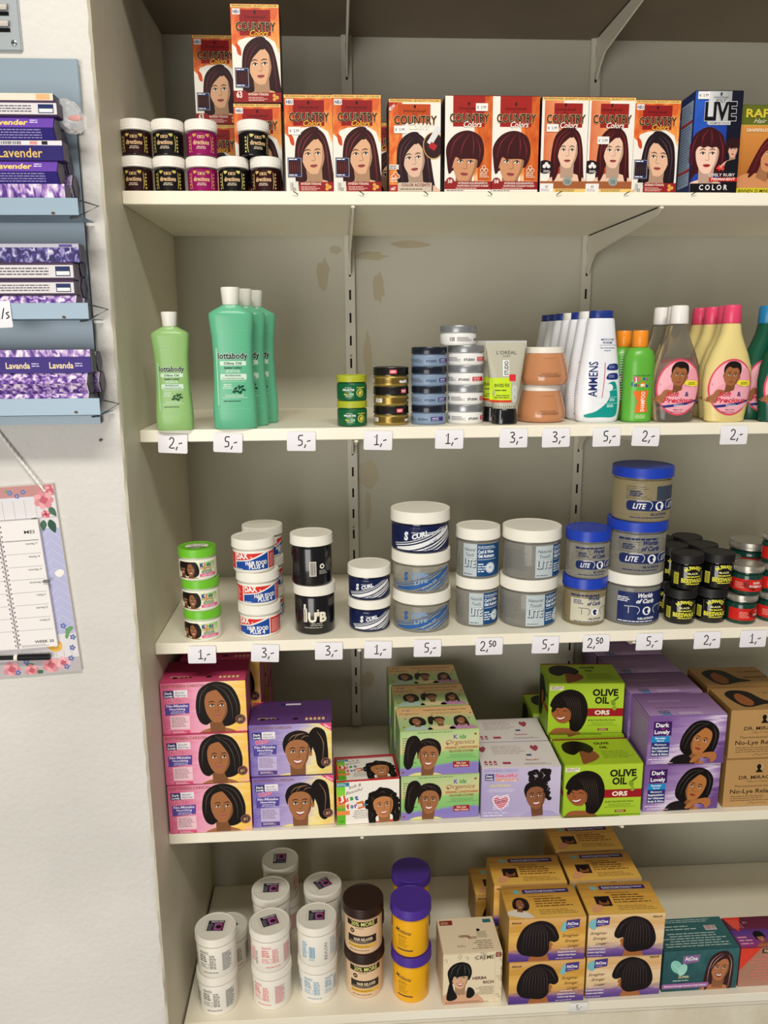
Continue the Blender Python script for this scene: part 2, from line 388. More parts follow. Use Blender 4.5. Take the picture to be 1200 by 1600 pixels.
def profile_bob(A, cx, cy, s, fl=1, L=3, skin='#a8683c', hair='#1d1719', hi='#4b4343'):
    a = Art()
    a.blob([(-.15, -.6), (-.3, -1.1), (.42, -1.1), (.3, -.55)], skin, 1)
    a.blob([(.36, -.2), (.5, -.16), (.56, -.28), (.5, -.34), (.53, -.4), (.46, -.5), (.36, -.56), (.26, -.5)], skin, 1.5)
    a.blob([(-.72, -.28), (-.62, .2), (-.36, .56), (.1, .72), (.52, .56), (.74, .18), (.76, -.06), (.62, -.16), (.44, -.14), (.42, -.5), (.2, -.72), (-.2, -.7), (-.55, -.6)], hair, 2)
    for k in range(9): x = -.5+k*.11; a.line([(.0+x*.3, .62), (x*.9, .2), (x, -.5)], .022, hi, 2.6, taper=.9)
    a.line([(.2, .6), (.5, .36), (.66, 0)], .03, hi, 2.6, taper=.9)
    A.put(a, cx, cy, s*fl, s, 0, L); return A
def side_sweep(A, cx, cy, s, L=3, skin='#9a5a34', fl=1):
    """laughing face low on one side under a great sweep of black hair"""
    a = Art(); h = '#17110f'; hi = '#4a3c36'
    a.blob([(-.75, -1.1), (-.5, -.75), (.3, -.8), (.55, -1.15), (.1, -1.3), (-.6, -1.3)], skin, .6)
    a.blob([(-.62, .1), (-.72, .3), (-.5, .68), (0, .9), (.5, .72), (.74, .2), (.7, -.4), (.44, -.86), (.1, -.8), (.0, -.4)], h, 1)
    a.blob([(-.62, .12), (-.3, .3), (.04, .05), (.1, -.3), (-.08, -.52), (-.36, -.5), (-.58, -.28), (-.68, -.05)], skin, 1.6)
    a.blob([(-.5, -.26), (-.3, -.3), (-.1, -.22), (-.16, -.36), (-.34, -.42)], '#8c3a34', 2); a.blob([(-.46, -.28), (-.3, -.31), (-.13, -.25), (-.18, -.32), (-.33, -.36)], '#f6f0e8', 2.3)
    a.line([(-.56, .02), (-.48, .05), (-.4, .0)], .025, '#1a100c', 2.2); a.line([(-.22, -.02), (-.12, .02), (-.05, -.04)], .025, '#1a100c', 2.2); a.line([(-.4, -.02), (-.42, -.14), (-.32, -.17)], .02, '#5e3420', 2.2)
    a.blob([(-.66, .06), (-.46, .5), (.1, .78), (.5, .6), (.6, .1), (.5, -.5), (.2, -.72), (.12, -.35), (.1, -.05), (-.12, .14), (-.3, .1), (-.46, .12), (-.58, -.06)], h, 3)
    for k in range(7): a.line([(-.3+.1*k, .62), (-.05+.08*k, .3), (.14+.07*k, -.55)], .022, hi, 3.5, taper=.9)
    A.put(a, cx, cy, s*fl, s, 0, L); return A

# ---------------------------------------------------------------- product builders
def price_mark(a, x, y, t, h, L=3, seed=0):
    """hand-written figures: pen strokes"""
    st = {'1': [[(.0, .72), (.22, 1), (.2, 0)], [(-.05, 0), (.45, .02)]],
          '2': [[(0, .78), (.2, 1), (.42, .82), (.3, .42), (0, .02), (.5, .0)]],
          '3': [[(0, .95), (.3, 1), (.4, .78), (.14, .55), (.42, .38), (.36, .05), (-.02, .04)]],
          '5': [[(.5, 1), (.12, .96), (.1, .58), (.38, .5), (.36, .1), (0, .02)]],
          '0': [[(.2, 1), (.0, .6), (.12, .05), (.42, .3), (.4, .85), (.2, 1)]],
          ',': [[(.08, .14), (-.06, -.22)]], '-': [[(0, .42), (.34, .52)]], '/': [[(.3, 1), (0, 0)]], 's': [[(.34, .62), (.06, .5), (.3, .2), (0, .02)]]}
    q = x
    for i, ch in enumerate(t):
        k = h*(.62 if (len(t) > 3 and i > 1) else 1); yy = y+(h*.4 if (len(t) > 3 and i > 1) else 0)
        for pl in st[ch]: a.line([(q+px*k, yy+py*k) for px, py in pl], h*.11, '#1c1b22', L, sm=len(pl) > 3)
        q += {'1': .62, ',': .2, '-': .5, '/': .4}.get(ch, .68)*k
    return a
def FX(w, h):  # front face of a carton; x from its left edge
    return lambda x, y, l: (x-w/2, -OFF*l-1e-5, y)
def carton(name, w, h, d, base, front, top=None, left=None, right=None, sticker=None, topcol=None, sidecol=None, tilt_top=0):
    """a folded card box: body with the printed front and sides, a closing flap on top"""
    W, H, D = w*1000, h*1000, d*1000; r = root(name); b = B(); e = .0006
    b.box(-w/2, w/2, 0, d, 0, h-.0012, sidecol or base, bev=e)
    fr = Art(W, H); fr.rect(.3, .3, W-.6, H-1.3, base, .3); front(fr, W, H); bake(fr, b, FX(w, h), clip=(.3, W-.3, .3, H-1))
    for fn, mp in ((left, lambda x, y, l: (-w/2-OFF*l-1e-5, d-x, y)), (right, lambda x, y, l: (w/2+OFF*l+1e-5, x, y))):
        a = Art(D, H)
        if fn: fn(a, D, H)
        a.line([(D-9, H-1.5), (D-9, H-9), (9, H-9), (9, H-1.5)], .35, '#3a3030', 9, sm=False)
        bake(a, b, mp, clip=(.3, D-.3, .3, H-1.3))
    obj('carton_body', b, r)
    t = B(); t.box(-w/2+.0003, w/2-.0003, .0003, d-.0003, h-.0012, h, topcol or base, bev=.0004)
    a = Art(W, D)
    if top: top(a, W, D)
    bake(a, t, lambda x, y, l: (x-w/2, y, h+OFF*l+1e-5), clip=(.5, W-.5, .5, D-.5)); obj('top_flap', t, r)
    if sticker:
        sx, sy = sticker; s = B(); s.box((sx-8.5)/1000-w/2, (sx+8.5)/1000-w/2, -.0011, -.0009, (sy-5)/1000, (sy+5)/1000, M('#e9e6e2', .5))
        a = Art(17, 10); a.T('€', 3, 3, 3.4, '#7d7a80', 1, b=.01); a.T('5.99', 11, 3, 3.8, '#6a6870', 1, b=.012, w=7.5)
        bake(a, s, lambda x, y, l: (x+(sx-8.5)/1000-w/2, -.00112-OFF*l, y+(sy-5)/1000)); o = obj('price_sticker', s, r); o['label'] = 'small white price sticker'
    return r
def CY(R, z0=0): return lambda x, y, l: ((R+OFF*l+2e-5)*math.sin(x/R), -(R+OFF*l+2e-5)*math.cos(x/R), y+z0)
def jar(name, R, H, lh, lidm, bodym, label=None, lz=None, lw=None, lR=None, lidart=None, foot=.0015, taper=0, knurl=False, back=True, neck=.004):
    """screw-top jar: body with shoulder and neck, ribbed lid with a rim, printed label wrapped round the wall"""
    r = root(name); lR = lR or R*1.03; hb = H-lh; b = B()
    prof = [(R*.86, .0016), (R*.9, 0), (R-foot, 0), (R-.0004, .0014), (R, .003), (R, hb-neck-.003), (R-.0008, hb-neck-.001), (R-.0028, hb-neck), (R-.003, hb+lh*.5)]
    b.lathe(prof, bodym, 56); obj('jar_body', b, r)
    l = B(); t = .0014
    lp = [(lR-.0015, hb-.0001), (lR, hb+.0004), (lR, hb+lh*.2), (lR-.0003, hb+lh*.24), (lR-.0003, H-t), (lR-.0007, H-.0004), (lR-.0018, H), (lR-.0034, H-.0001), (lR-.0042, H-.0007)]
    l.lathe(lp, lidm, 56)
    if knurl:
        for k in range(60):
            a = 2*PI*k/60; mx = Matrix.Rotation(a, 4, 'Z'); l.box(lR-.0004, lR+.0002, -.0005, .0005, hb+lh*.26, H-.002, lidm, mx=mx)
    lo = obj('lid', l, r)
    if lidart:
        s = B(); a = Art(2000*R, 2000*R); lidart(a, R*1000)
        bake(a, s, lambda x, y, q: (x, y, H-.0006+OFF*q)); k = obj('lid_sticker', s, lo)
    if label:
        z0 = (lz[0] if lz else .004); h = (lz[1] if lz else hb-neck-.003)-z0; s = B(); a = Art(lw*1000 if lw else 2*PI*R*1000, h*1000)
        label(a, R*1000, h*1000); bake(a, s, CY(R, z0), clip=(-PI*R*999, PI*R*999, 0, h*1000), du=R*1000*math.radians(6)); obj('label', s, r)
    return r
def wrap(a, R, h, col, L=.3, w=None):
    w = w or 2*PI*R*.995; return a.rect(-w/2, 0, w, h, col, L)
def sup(z, a, b_, n, N=40, dx=0, dy=0):
    out = []
    for k in range(N):
        t = 2*PI*k/N; c, s = math.cos(t), math.sin(t)
        out.append((dx+a*math.copysign(abs(c)**(2/n), c), dy+b_*math.copysign(abs(s)**(2/n), s), z))
    return out
def bottle(name, prof, bodym, capprof, capm, label=None, lw=0, n=2.6, capn=2, dv=5, extra=None):
    """prof: (z, half width, half depth) rings of a moulded bottle; the print follows its belly"""
    r = root(name); b = B()
    def ab(z):
        for p, q in zip(prof, prof[1:]):
            if p[0] <= z <= q[0] and q[0] > p[0]:
                t = (z-p[0])/(q[0]-p[0]); return p[1]+(q[1]-p[1])*t, p[2]+(q[2]-p[2])*t
        return prof[-1][1:3]
    b.rings([sup(z, a, d, n) for z, a, d in prof], bodym); obj('bottle_body', b, r)
    c = B(); c.rings([sup(z, a, d, capn) for z, a, d in capprof], capm)
    c.rings([sup(capprof[0][0]+.0002, capprof[0][1]*.93, capprof[0][2]*.93, capn), sup(capprof[0][0]-.003, capprof[0][1]*.9, capprof[0][2]*.9, capn)], bodym)
    obj('cap', c, r)
    if label:
        H = prof[-1][0]*1000; a = Art(lw, H); label(a, lw, H); s = B()
        def fn(x, y, l):
            A_, D_ = ab(y); u = min(abs(x)/A_, .995); return (x, -D_*(1-u**n)**(1/n)-OFF*l-1.5e-4, y)
        bake(a, s, fn, du=3, dv=dv); obj('label', s, r)
    return r
# ================================================================ THE SETTING
m_plaster = plaster('white_rough_plaster', '#cfccc7', '#dcd9d4', 3, 110, .4, .003, .85, ('#c9c3b6', 2.2, .68))
m_side = plaster('beige_gloss_wall_paint', '#d2cab4', '#dcd5c0', 5, 60, .25, .002, .55, ('#b9ab8e', 9, .68))
m_back = plaster('grey_white_back_wall_paint', '#b6b3a3', '#c2bfb0', 2.5, 90, .15, .001, .7, ('#a59c88', 5, .70))
m_board = plaster('cream_shelf_paint', '#efe8d3', '#f5f0e0', 4, 30, .12, .001, .38, ('#cfc29e', 14, .72))
m_base = plaster('cream_plinth_paint', '#ded6c2', '#e9e2d1', 6, 70, .35, .0015, .55, ('#bfb192', 10, .68))
m_steel = M('#cdc8bb', .4)

R_ = random.Random(4)
b = B(); i1 = b.mi(m_plaster); i2 = b.mi(m_side); n = 150; z0, z1 = -1.5, 1.1; cols = []
for k in range(n+1):
    z = z0+(z1-z0)*k/n; j = R_.uniform(-.0012, .0012); j2 = R_.uniform(-.001, .001)
    cols.append([b.bm.verts.new(p) for p in ((-1.3, YC, z), (XL-.012, YC, z), (XL-.004+j, YC+.0006+j2, z), (XL-.0006, YC+.004+j, z), (XL, YC+.014, z), (XL, BACK+.03, z), (-1.3, BACK+.03, z))])
for a, c in zip(cols, cols[1:]):
    for q in range(6): b.face([a[q], a[q+1], c[q+1], c[q]], i1 if q < 2 else i2, 0 < q < 4)
for q, rev in ((cols[0], 1), (cols[-1], 0)): b.face(q[::-1] if rev else q, i1)
struct('wall_left', b)
b = B(); b.box(XL-.01, 1.5, BACK, BACK+.05, -1.5, 1.1, m_back)
pa = Art(100, 100); UX = (.027, .476)      # old glue and filler marks beside the first upright
def mark(px, py, w, h, col, seed):
    p = P(px, py, Y=BACK); R = random.Random(seed); q = []
    for k in range(14): t = 2*PI*k/14; q.append((p.x*1000+w*R.uniform(.6, 1.1)*math.cos(t), p.z*1000+h*R.uniform(.7, 1.1)*math.sin(t)))
    pa.blob(q, col, 1, 3)
for a in ((505, 430, 14, 32, '#b5ab92', 1), (578, 400, 34, 9, '#b5ab92', 2), (592, 450, 12, 30, '#b5ab92', 3), (576, 740, 26, 30, '#b5ab92', 4), (575, 800, 7, 46, '#b5ab92', 5), (640, 382, 40, 7, '#b5ab92', 6), (575, 1062, 16, 22, '#b5ab92', 7), (524, 390, 16, 8, '#b5ab92', 8), (575, 560, 9, 60, '#b5ab92', 9)): mark(*a)
bake(pa, b, lambda x, y, l: (x, BACK-.0003, y)); struct('wall_back', b)
b = B(); b.box(-1.3, 1.5, -3.4, BACK+.05, -1.56, -1.5, plaster('grey_floor', '#8d857a', '#9c9488', 6, 40, .1, .001, .5)); struct('floor', b)
b = B(); b.box(-1.3, 1.5, -3.4, BACK+.05, 1.9, 1.95, plaster('ceiling_white', '#dddad2', '#e6e3db', 6, 40, .1, .001, .8)); struct('ceiling', b)

# shelves: painted boards
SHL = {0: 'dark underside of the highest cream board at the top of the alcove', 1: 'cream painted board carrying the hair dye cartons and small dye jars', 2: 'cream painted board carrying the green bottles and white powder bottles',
       3: 'cream painted board carrying the stacked gel and hair food tubs', 4: 'cream painted board carrying the pink, lilac and lime relaxer boxes'}
for k in range(5):
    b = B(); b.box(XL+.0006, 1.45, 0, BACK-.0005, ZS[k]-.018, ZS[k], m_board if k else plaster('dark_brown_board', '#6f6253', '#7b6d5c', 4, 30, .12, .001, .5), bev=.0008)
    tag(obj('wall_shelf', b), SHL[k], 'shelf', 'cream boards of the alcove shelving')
r = root('base_cabinet'); b = B(); b.box(XL+.004, 1.45, -.004, BACK-.0005, -1.196, -1.178, m_board, bev=.001); obj('base_board', b, r)
b = B(); b.box(XL+.005, 1.45, .0, .02, -1.206, -1.197, m_base, bev=.0008); obj('edge_strip', b, r)
b = B(); b.box(XL+.005, 1.45, .004, .024, -1.499, -1.207, plaster('brushed_cream_plinth', '#d8ceb6', '#e6dfcc', 12, 90, .4, .002, .6, ('#c2b391', 22, .64))); obj('plinth_front', b, r)
tag(r, 'low cream painted base board with worn plinth under white and yellow tubs', 'base cabinet')

# slotted uprights and brackets
for k, ux in enumerate(UX):
    r = root('slotted_upright'); b = B(); zb = -.80
    b.box(ux-.0095, ux+.0095, BACK-.011, BACK-.0002, zb, 1.0, m_steel, bev=.001); obj('rail', b, r)
    s = B(); s.box(ux-.0018, ux+.0018, BACK-.0114, BACK-.0109, 0, .018, M('#15120f', .9)); sm = s.mesh('slot'); z = zb+.03
    while z < .75: obj('slot', sm, r, (0, 0, z)); z += .042
    s = B(); s.box(ux-.0022, ux+.0022, BACK-.0122, BACK-.0109, 0, .0044, M('#9a9280', .5), bev=.0008); sm = s.mesh('screw'); z = zb+.093
    while z < .75: obj('screw', sm, r, (0, 0, z)); z += .336
    tag(r, ('left one of the two cream slotted metal uprights on the back wall', 'right one of the two cream slotted metal uprights, behind the white powder bottles')[k], 'shelf upright', 'slotted uprights')
    for q in range(5):
        zt = ZS[q]-.0185; b = B(); fy = .004
        b.prism([(BACK-.0112, zt), (BACK-.0112, zt-.066), (BACK-.02, zt-.07), (BACK-.034, zt-.052), (BACK-.06, zt-.036), (.012, zt-.010), (.004, zt-.004), (.003, zt)], ux-.0015, ux+.0015, M('#d8d3c4', .4))
        b.box(ux-.0015, ux+.0045, .012, BACK-.02, zt-.0016, zt, M('#d8d3c4', .4))
        b.box(ux-.003, ux+.003, -.0012, .004, zt-.004, zt-.0005, M('#e4decb', .4), bev=.001)
        tag(obj('shelf_bracket', b), f"cream metal bracket on the {('left', 'right')[k]} upright, holding the board "+('at the very top', 'under the hair dye cartons', 'under the bottles', 'under the gel tubs', 'under the relaxer boxes')[q], 'bracket', 'shelf brackets')

# bent pins along the dye shelf edge
for px, wh in ((465, 'under the first sticker-marked auburn dye box'), (568, 'over the left bracket'), (668, 'under the plum accents dye box'), (768, 'between the two short-hair dye boxes'), (870, 'under the first long red hair dye box'), (976, 'between the long-hair and brunette dye boxes'), (1081, 'under the blue fronted dye carton')):
    p = P(px, 304, Y=-.0012); b = B(); e = -.003 if px < 800 else .003
    b.tube([(p.x, .002, p.z), (p.x, -.003, p.z), (p.x+e, -.0048, p.z+.0022), (p.x+2*e, -.005, p.z+.0035)], .0006, '#1a1715', 6)
    tag(obj('nail', b), 'small bent black nail in the shelf edge, '+wh, 'nail', 'bent nails along the dye shelf edge')
p = P(158, 687, Y=YC); b = B(); b.lathe([(.0016, 0), (.0020, .0006), (.0014, .0012)], '#4b463f', 10); b.tube([(0, 0, .0005), (0, 0, -.006)], .0007, '#4b463f', 6)
o = tag(obj('nail', b), 'small nail head in the white plaster below the incense rack', 'nail'); o.location = (p.x, YC-.003, p.z); o.rotation_euler = (PI/2, 0, 0)

# vent grille
r = root('vent_grille'); q = P(35, 80, Y=YC-.004); x1, zb = q.x, q.z; g = M('#a9b0b4', .4, metal=.3)
b = B(); b.box(x1-.14, x1, YC-.004, YC-.0003, zb, zb+.20, g, bev=.0015); obj('plate', b, r)
for k in range(9):
    z = zb+.0285+.0182*k; b = B(); i = b.mi(M('#c6bfb6', .45))
    rs = []
    for t in range(7):
        a = PI*t/6; rs.append([(xx, YC-.004-.0075*math.sin(a), z+.0055*math.cos(a)) for xx in (x1-.128, x1-.012)])
    R0 = [[b.bm.verts.new(pp) for pp in rr] for rr in rs]
    for a, c in zip(R0[:4], R0[1:5]): b.face([a[0], a[1], c[1], c[0]], i, True)
    for e in (0, 1): b.face([rr[e] for rr in R0[:5]], i)
    b.box(x1-.128, x1-.012, YC-.0045, YC-.0042, z-.0075, z-.003, '#1b1a19'); obj('louvre', b, r)
b = B(); b.lathe([(.0036, 0), (.0034, .001), (.002, .0016)], M('#8f969b', .3, metal=.8), 16, c=(0, 0)); b.box(-.0026, .0026, -.0004, .0004, .0015, .0018, '#2b2b2b'); b.box(-.0004, .0004, -.0026, .0026, .0015, .0018, '#2b2b2b')
o = obj('screw', b, r); o.location = (x1-.009, YC-.004, zb+.009); o.rotation_euler = (PI/2, 0, 0)
tag(r, 'grey metal louvred vent grille high on the white plaster wall', 'vent')

# incense rack
r = root('incense_rack'); bl = M('#8fa0ad', .42, metal=.15); bl2 = M('#93a9ba', .4, metal=.1); LY = -.1565
XR = P(128, 330, Y=-.1).x
b = B(); b.box(-.66, XR, -.0935, -.0925, -.112, .262, bl, bev=.0003); obj('back_panel', b, r)
q = P(122, 93, Y=-.095); q2 = P(130, 201, Y=-.097); b = B(); b.box(-.66, q.x, -.098, -.0938, q2.z, q.z, bl, bev=.0008); obj('header_panel', b, r)
tiers = []
for (x, yt, yb) in ((121, 309, 337), (137, 473, 499), (155, 622, 649)):
    t = P(x, yt, Y=LY); u = P(x, yb, Y=LY); tiers.append((t.x, u.z, t.z)); b = B()
    b.box(-.66, t.x, LY, LY+.0012, u.z, t.z, bl2, bev=.0004); b.box(-.66, t.x, LY, -.0935, u.z, u.z+.0012, bl2, bev=.0004)
    ch = Art(10, 10); R = random.Random(int(x))
    for k in range(1): cx = (t.x-.031)*1000; cz = u.z*1000+R.uniform(2, 5); ch.blob([(cx-2, cz), (cx, cz+2.5), (cx+3, cz+1), (cx+2, cz-1)], '#5b4a40', 1)
    bake(ch, b, lambda X_, y, l: (X_, LY-.0002, y)); obj('tray', b, r)
    b = B(); h = t.z-u.z; e = t.x
    b.tube([(e-.004, LY+.001, t.z-.001), (e+.021, LY+.012, u.z+h*.62), (e-.002, LY+.001, u.z-.001), (e-.012, LY+.004, u.z-.002)], .0013, M('#56595c', .4, metal=.7), 6); obj('wire_hook', b, r)
b = B(); b.tube([(XR+.0008, -.094, .26), (XR+.0008, -.094, 0)], .0009, M('#56595c', .4, metal=.7), 6); b.tube([(XR+.0008, -.094, .001), (XR+.0008, -.094, -.11)], .0009, M('#56595c', .4, metal=.7), 6); obj('side_wire', b, r)
tag(r, 'blue-grey sheet metal wall rack with three trays of incense boxes', 'rack')
FLOW = GM(((.3, '#2a1b4a'), (.45, '#5c3f94'), (.55, '#a884c4'), (.68, '#efe6f0')), a=0, b=.1, c=.48, sc=2.4, st=(14, 1), amt=1.0)
FLOWD = GM(((.35, '#1e1838'), (.5, '#3a2f78'), (.6, '#8e86b8'), (.72, '#e8e6ee')), a=0, b=.1, c=.47, sc=2.6, st=(14, 1), amt=1.0)
def stick_box(px, py, Y, kind, label, H=.024, L=.235):
    """long incense box, its right end at the given spot"""
    p = P(px, py, Y=Y-.012); r = root('incense_box'); b = B(); W = L*1000
    if kind[0] == 'h':
        R = H/math.sqrt(3); pts = [(-R, 0), (-R/2, -H/2), (R/2, -H/2), (R, 0), (R/2, H/2), (-R/2, H/2)]
        b.prism([(y, z) for y, z in pts], -L, 0, '#2c2359')
        facets = (((-R, 0), (-R/2, H/2)), ((-R/2, -H/2), (-R, 0)))
    else:
        D = .02; b.box(-L, 0, -D/2, D/2, -H/2, H/2, '#3b2d6d', bev=.0005); facets = (((-D/2, -H/2), (-D/2, H/2)),)
    for n_, ((y0, za), (y1, zb_)) in enumerate(facets):
        ln = math.hypot(y1-y0, zb_-za)*1000; a = Art(W, ln); dy, dz = (y1-y0)/ln*1000, (zb_-za)/ln*1000; ny, nz = -dz, dy
        if kind == 'hlav':
            if n_ == 0: a.rect(0, 0, W, ln, '#6a45a8', .3); a.T('Lavender', W-30, ln*.25, ln*.5, '#f0d070', 3, b=.03, al='r', w=44); a.micro(W-28, ln*.4, 12, ln*.4, 2, '#e6def2')
            else: a.rect(0, 0, W, ln, '#33297c', .3); a.micro(W-130, 2, 115, ln-3, 4, '#a59bd0', al='r', seed=4)
        elif kind == 'hflow': a.rect(0, 0, W, ln, FLOW, .3); a.rect(W-2, 0, 2, ln, '#c9c4cc', .6)
        elif kind == 'lav': a.rect(0, 0, W, ln, '#2d2568', .3); a.rect(0, ln*.76, W, ln*.24, '#dddadd', .5); a.bars(W-72, ln*.8, 24, ln*.16, '#3a3a44', 1); a.rect(W-38, ln*.79, 9, ln*.18, '#d8968c', 1); a.rect(W-24, ln*.79, 6, ln*.18, '#222', 1) if 0 else a.rect(W-24, ln*.79, 7, ln*.18, '#26242a', 1); a.T('Lavender', W-24, ln*.16, ln*.46, '#e2bd6a', 3, b=.01, al='r', w=52)
        elif kind == 'lavanda': a.rect(0, 0, W, ln, '#3a2a7a', .3); a.rect(0, ln*.7, W, ln*.3, FLOW, .6); [a.T('Lavanda', W-22-54*k, ln*.2, ln*.26, '#f0d9a8', 3, b=.02, al='r', w=30) for k in range(3)]; [a.micro(W-20-54*k, ln*.25, 12, ln*.2, 2, '#cfc6e6') for k in range(3)]
        elif kind == 'white': a.rect(0, 0, W, ln, '#d9d5d6', .3); a.rect(0, 0, W, ln*.14, '#3b2440', .6); a.rect(0, ln*.86, W, ln*.14, '#4a3350', .6); a.micro(W-150, ln*.25, 120, ln*.5, 3, '#55505a', al='r'); a.rect(W-22, ln*.22, 18, ln*.56, '#23305e', 1); a.rect(W-21, ln*.28, 16, ln*.22, '#e8e6e8', 1.5); a.rect(W-110, ln*.8, 9, ln*.12, '#c8342c', 2)
        elif kind == 'foot': a.rect(0, 0, W, ln*.5, '#dcd8d6', .3); a.rect(0, ln*.5, W, ln*.5, FLOW, .4); a.micro(W-95, ln*.1, 70, ln*.34, 3, '#4a444c', al='r'); a.ell(W-13, ln*.25, 8, ln*.17, '#e8c9a0', 1); a.ell(W-13, ln*.25, 2, ln*.07, '#9a2a2a', 1.5); a.rect(W-106, ln*.1, 8, ln*.32, '#d0402c', 1)
        elif kind == 'cream': a.rect(0, 0, W, ln, '#e2d9c8', .3); a.micro(W-150, ln*.2, 110, ln*.6, 2, '#c0b096'); a.rect(W-20, ln*.1, 16, ln*.8, '#e8b080', .8)
        else: a.rect(0, 0, W, ln, FLOWD, .3); a.rect(0, ln*.8, W, ln*.2, '#b9b6c4', .5); a.rect(W-24, ln*.82, 16, ln*.14, '#5a4a90', .8)
        bake(a, b, lambda x, y, l, y0=y0, za=za, dy=dy, dz=dz, ny=ny, nz=nz: (x-L+0, y0+dy*y+ny*(OFF*l+3e-5), za+dz*y+nz*(OFF*l+3e-5)), clip=(.2, W-.2, .1, ln-.1))
    obj('box_body', b, r)
    e = B(); k = .45
    if kind[0] == 'h': e.prism([(y*.9, z*.9) for y, z in pts], 0, .0012, M('#4a3f58', .35))
    else: e.box(0, .001, -.009, .009, -H/2+.001, H/2-.001, M('#3f3450', .35))
    obj('end_flap', e, r)
    r.location = (p.x, Y, p.z); tag(r, label, 'incense box', 'incense boxes in the wall rack'); return r
FY, BY = -.1398, -.1093
def tier(n, items, back):
    z = tiers[n][1]+.0014
    for px, k, H, lb in reversed(items):
        zz = z+H/2; q = stick_box(px, 300, FY, k, lb, H); q.location.z = zz; q.location.x = XatY(px, FY-.012, zz); z += H+.0002
    z = tiers[n][1]+.0014
    for px, k, H, lb in reversed(back):
        zz = z+H/2; q = stick_box(px, 300, BY, k, lb, H); q.location.z = zz; q.location.x = XatY(px, BY, zz); z += H+.0002
tier(0, [(82, 'cream', .008, 'cream incense packet lying topmost in the upper tray'), (88, 'white', .0175, 'grey-white incense box with small print, second from top of upper tray'),
         (84, 'hlav', .026, 'purple six-sided lavender incense box under the grey-white box in upper tray'), (97, 'lav', .0225, 'dark blue lavender incense box with white barcode strip in upper tray'),
         (90, 'hlav', .026, 'lower purple six-sided lavender incense box, below the barcode strip in upper tray'), (102, 'foot', .036, 'flower-printed incense box with white lower band, bottom of upper tray')],
     [(100, 'hflow', .026, 'dark-ended hexagonal incense box at back of upper tray, topmost'), (108, 'hflow', .026, 'dark-ended hexagonal incense box at back of upper tray, second down'), (118, 'hflow', .026, 'dark-ended hexagonal incense box at back of upper tray, sticking out furthest'), (112, 'hflow', .026, 'dark-ended hexagonal incense box at back of upper tray, bottom')])
tier(1, [(123, 'dark', .022, 'dark blue flower incense box, top of the middle tray'), (114, 'white', .021, 'white printed incense box in middle tray, upper of two'), (115, 'white', .018, 'white printed incense box in middle tray, lower of two'), (120, 'hflow', .028, 'lilac flower incense box at bottom of middle tray, half behind its lip')],
     [(128, 'hflow', .026, 'hexagonal incense box at back of middle tray, upper'), (131, 'hflow', .026, 'hexagonal incense box at back of middle tray, middle'), (137, 'hflow', .026, 'hexagonal incense box at back of middle tray, lower')])
tier(2, [(141, 'lavanda', .029, 'purple incense box lettered in cream, top of the lower tray'), (137, 'hflow', .026, 'lilac flower hexagonal incense box in middle of lower tray'), (139, 'hflow', .026, 'lilac flower incense box at bottom of lower tray, half behind its lip')],
     [(154, 'hflow', .026, 'hexagonal incense box at back of lower tray, upper'), (160, 'hflow', .026, 'hexagonal incense box at back of lower tray, middle one sticking out'), (150, 'hflow', .026, 'hexagonal incense box at back of lower tray, bottom')])
# crumpled clear bag over the upper tray's end
b = B(); t = bmesh.new(); bmesh.ops.create_icosphere(t, subdivisions=3, radius=1); R = random.Random(9)
for v in t.verts:
    k = 1+.16*math.sin(5*v.co.x+3*v.co.z)*math.cos(6*v.co.y+2*v.co.x)+R.uniform(-.09, .09); v.co = Vector((v.co.x*.019*k, v.co.y*.009*k, v.co.z*.019*k-.25*v.co.x*.03))
b.merge(t, b.mi(FILM('#efeceb', .32, .12))); t = bmesh.new(); bmesh.ops.create_icosphere(t, subdivisions=2, radius=1)
for v in t.verts: v.co = Vector((.008+v.co.x*.009, v.co.y*.0025, -.002+v.co.z*.0035))
b.merge(t, b.mi(M('#e0502c', .4))); p = P(107, 182, Y=-.125); o = obj('plastic_bag', b); o.location = p
tag(o, 'crumpled clear plastic bag with orange print at end of upper incense tray', 'plastic bag')

# wall calendar: flat print hanging from a white cord
CYY = YC-.004
def wp(px, py): q = P(px, py, Y=CYY-.003); return (q.x*1000, q.z*1000)
r = root('wall_calendar')
TR, BR = wp(82, 756), wp(127, 1048); ux, uz = (TR[0]-BR[0]), (TR[1]-BR[1]); hh = math.hypot(ux, uz); ux /= hh; uz /= hh
CW = 168.
def lc(x, y): return (BR[0]-(CW-x)*uz+y*ux, BR[1]+(CW-x)*ux+y*uz)       # local (mm from bottom left) -> wall
def inv(p): dx, dy = p[0]-BR[0], p[1]-BR[1]; return (CW-(-(dx*(-uz))*-1) if 0 else CW+dx*uz-dy*ux, dx*ux+dy*uz)
b = B(); i = b.mi('#e4dcd8')
c4 = [lc(0, 0), lc(CW, 0), lc(CW, hh), lc(0, hh)]
f = [b.bm.verts.new((x/1000, CYY-.0015, z/1000)) for x, z in c4]; g_ = [b.bm.verts.new((x/1000, YC-.0006, z/1000)) for x, z in c4]
b.face(f[::-1], i); b.face(g_, i)
for k in range(4): b.face([f[k], f[(k+1) % 4], g_[(k+1) % 4], g_[k]], i)
a = Art(CW, hh); ROSE = '#d98a92'; RD = '#c25f6e'; LF = '#3f6a52'
a.rect(0, 0, CW, hh, '#dcd8da', .3); a.rect(0, 0, CW, 22, '#b9b2b6', .5); a.rect(0, hh-17, CW, 17, '#c08a88', .6)
for k in range(16): a.rect(4+k*11, 24, .5, 9, '#9c949a', .8); a.rect(5+k*15, hh-46, .5, 26, '#a09aa0', .8)
a.rect(0, hh-47, CW, .7, '#8f8a90', .8); a.rect(0, hh-20, CW, 4, '#d9d9e4', .8)
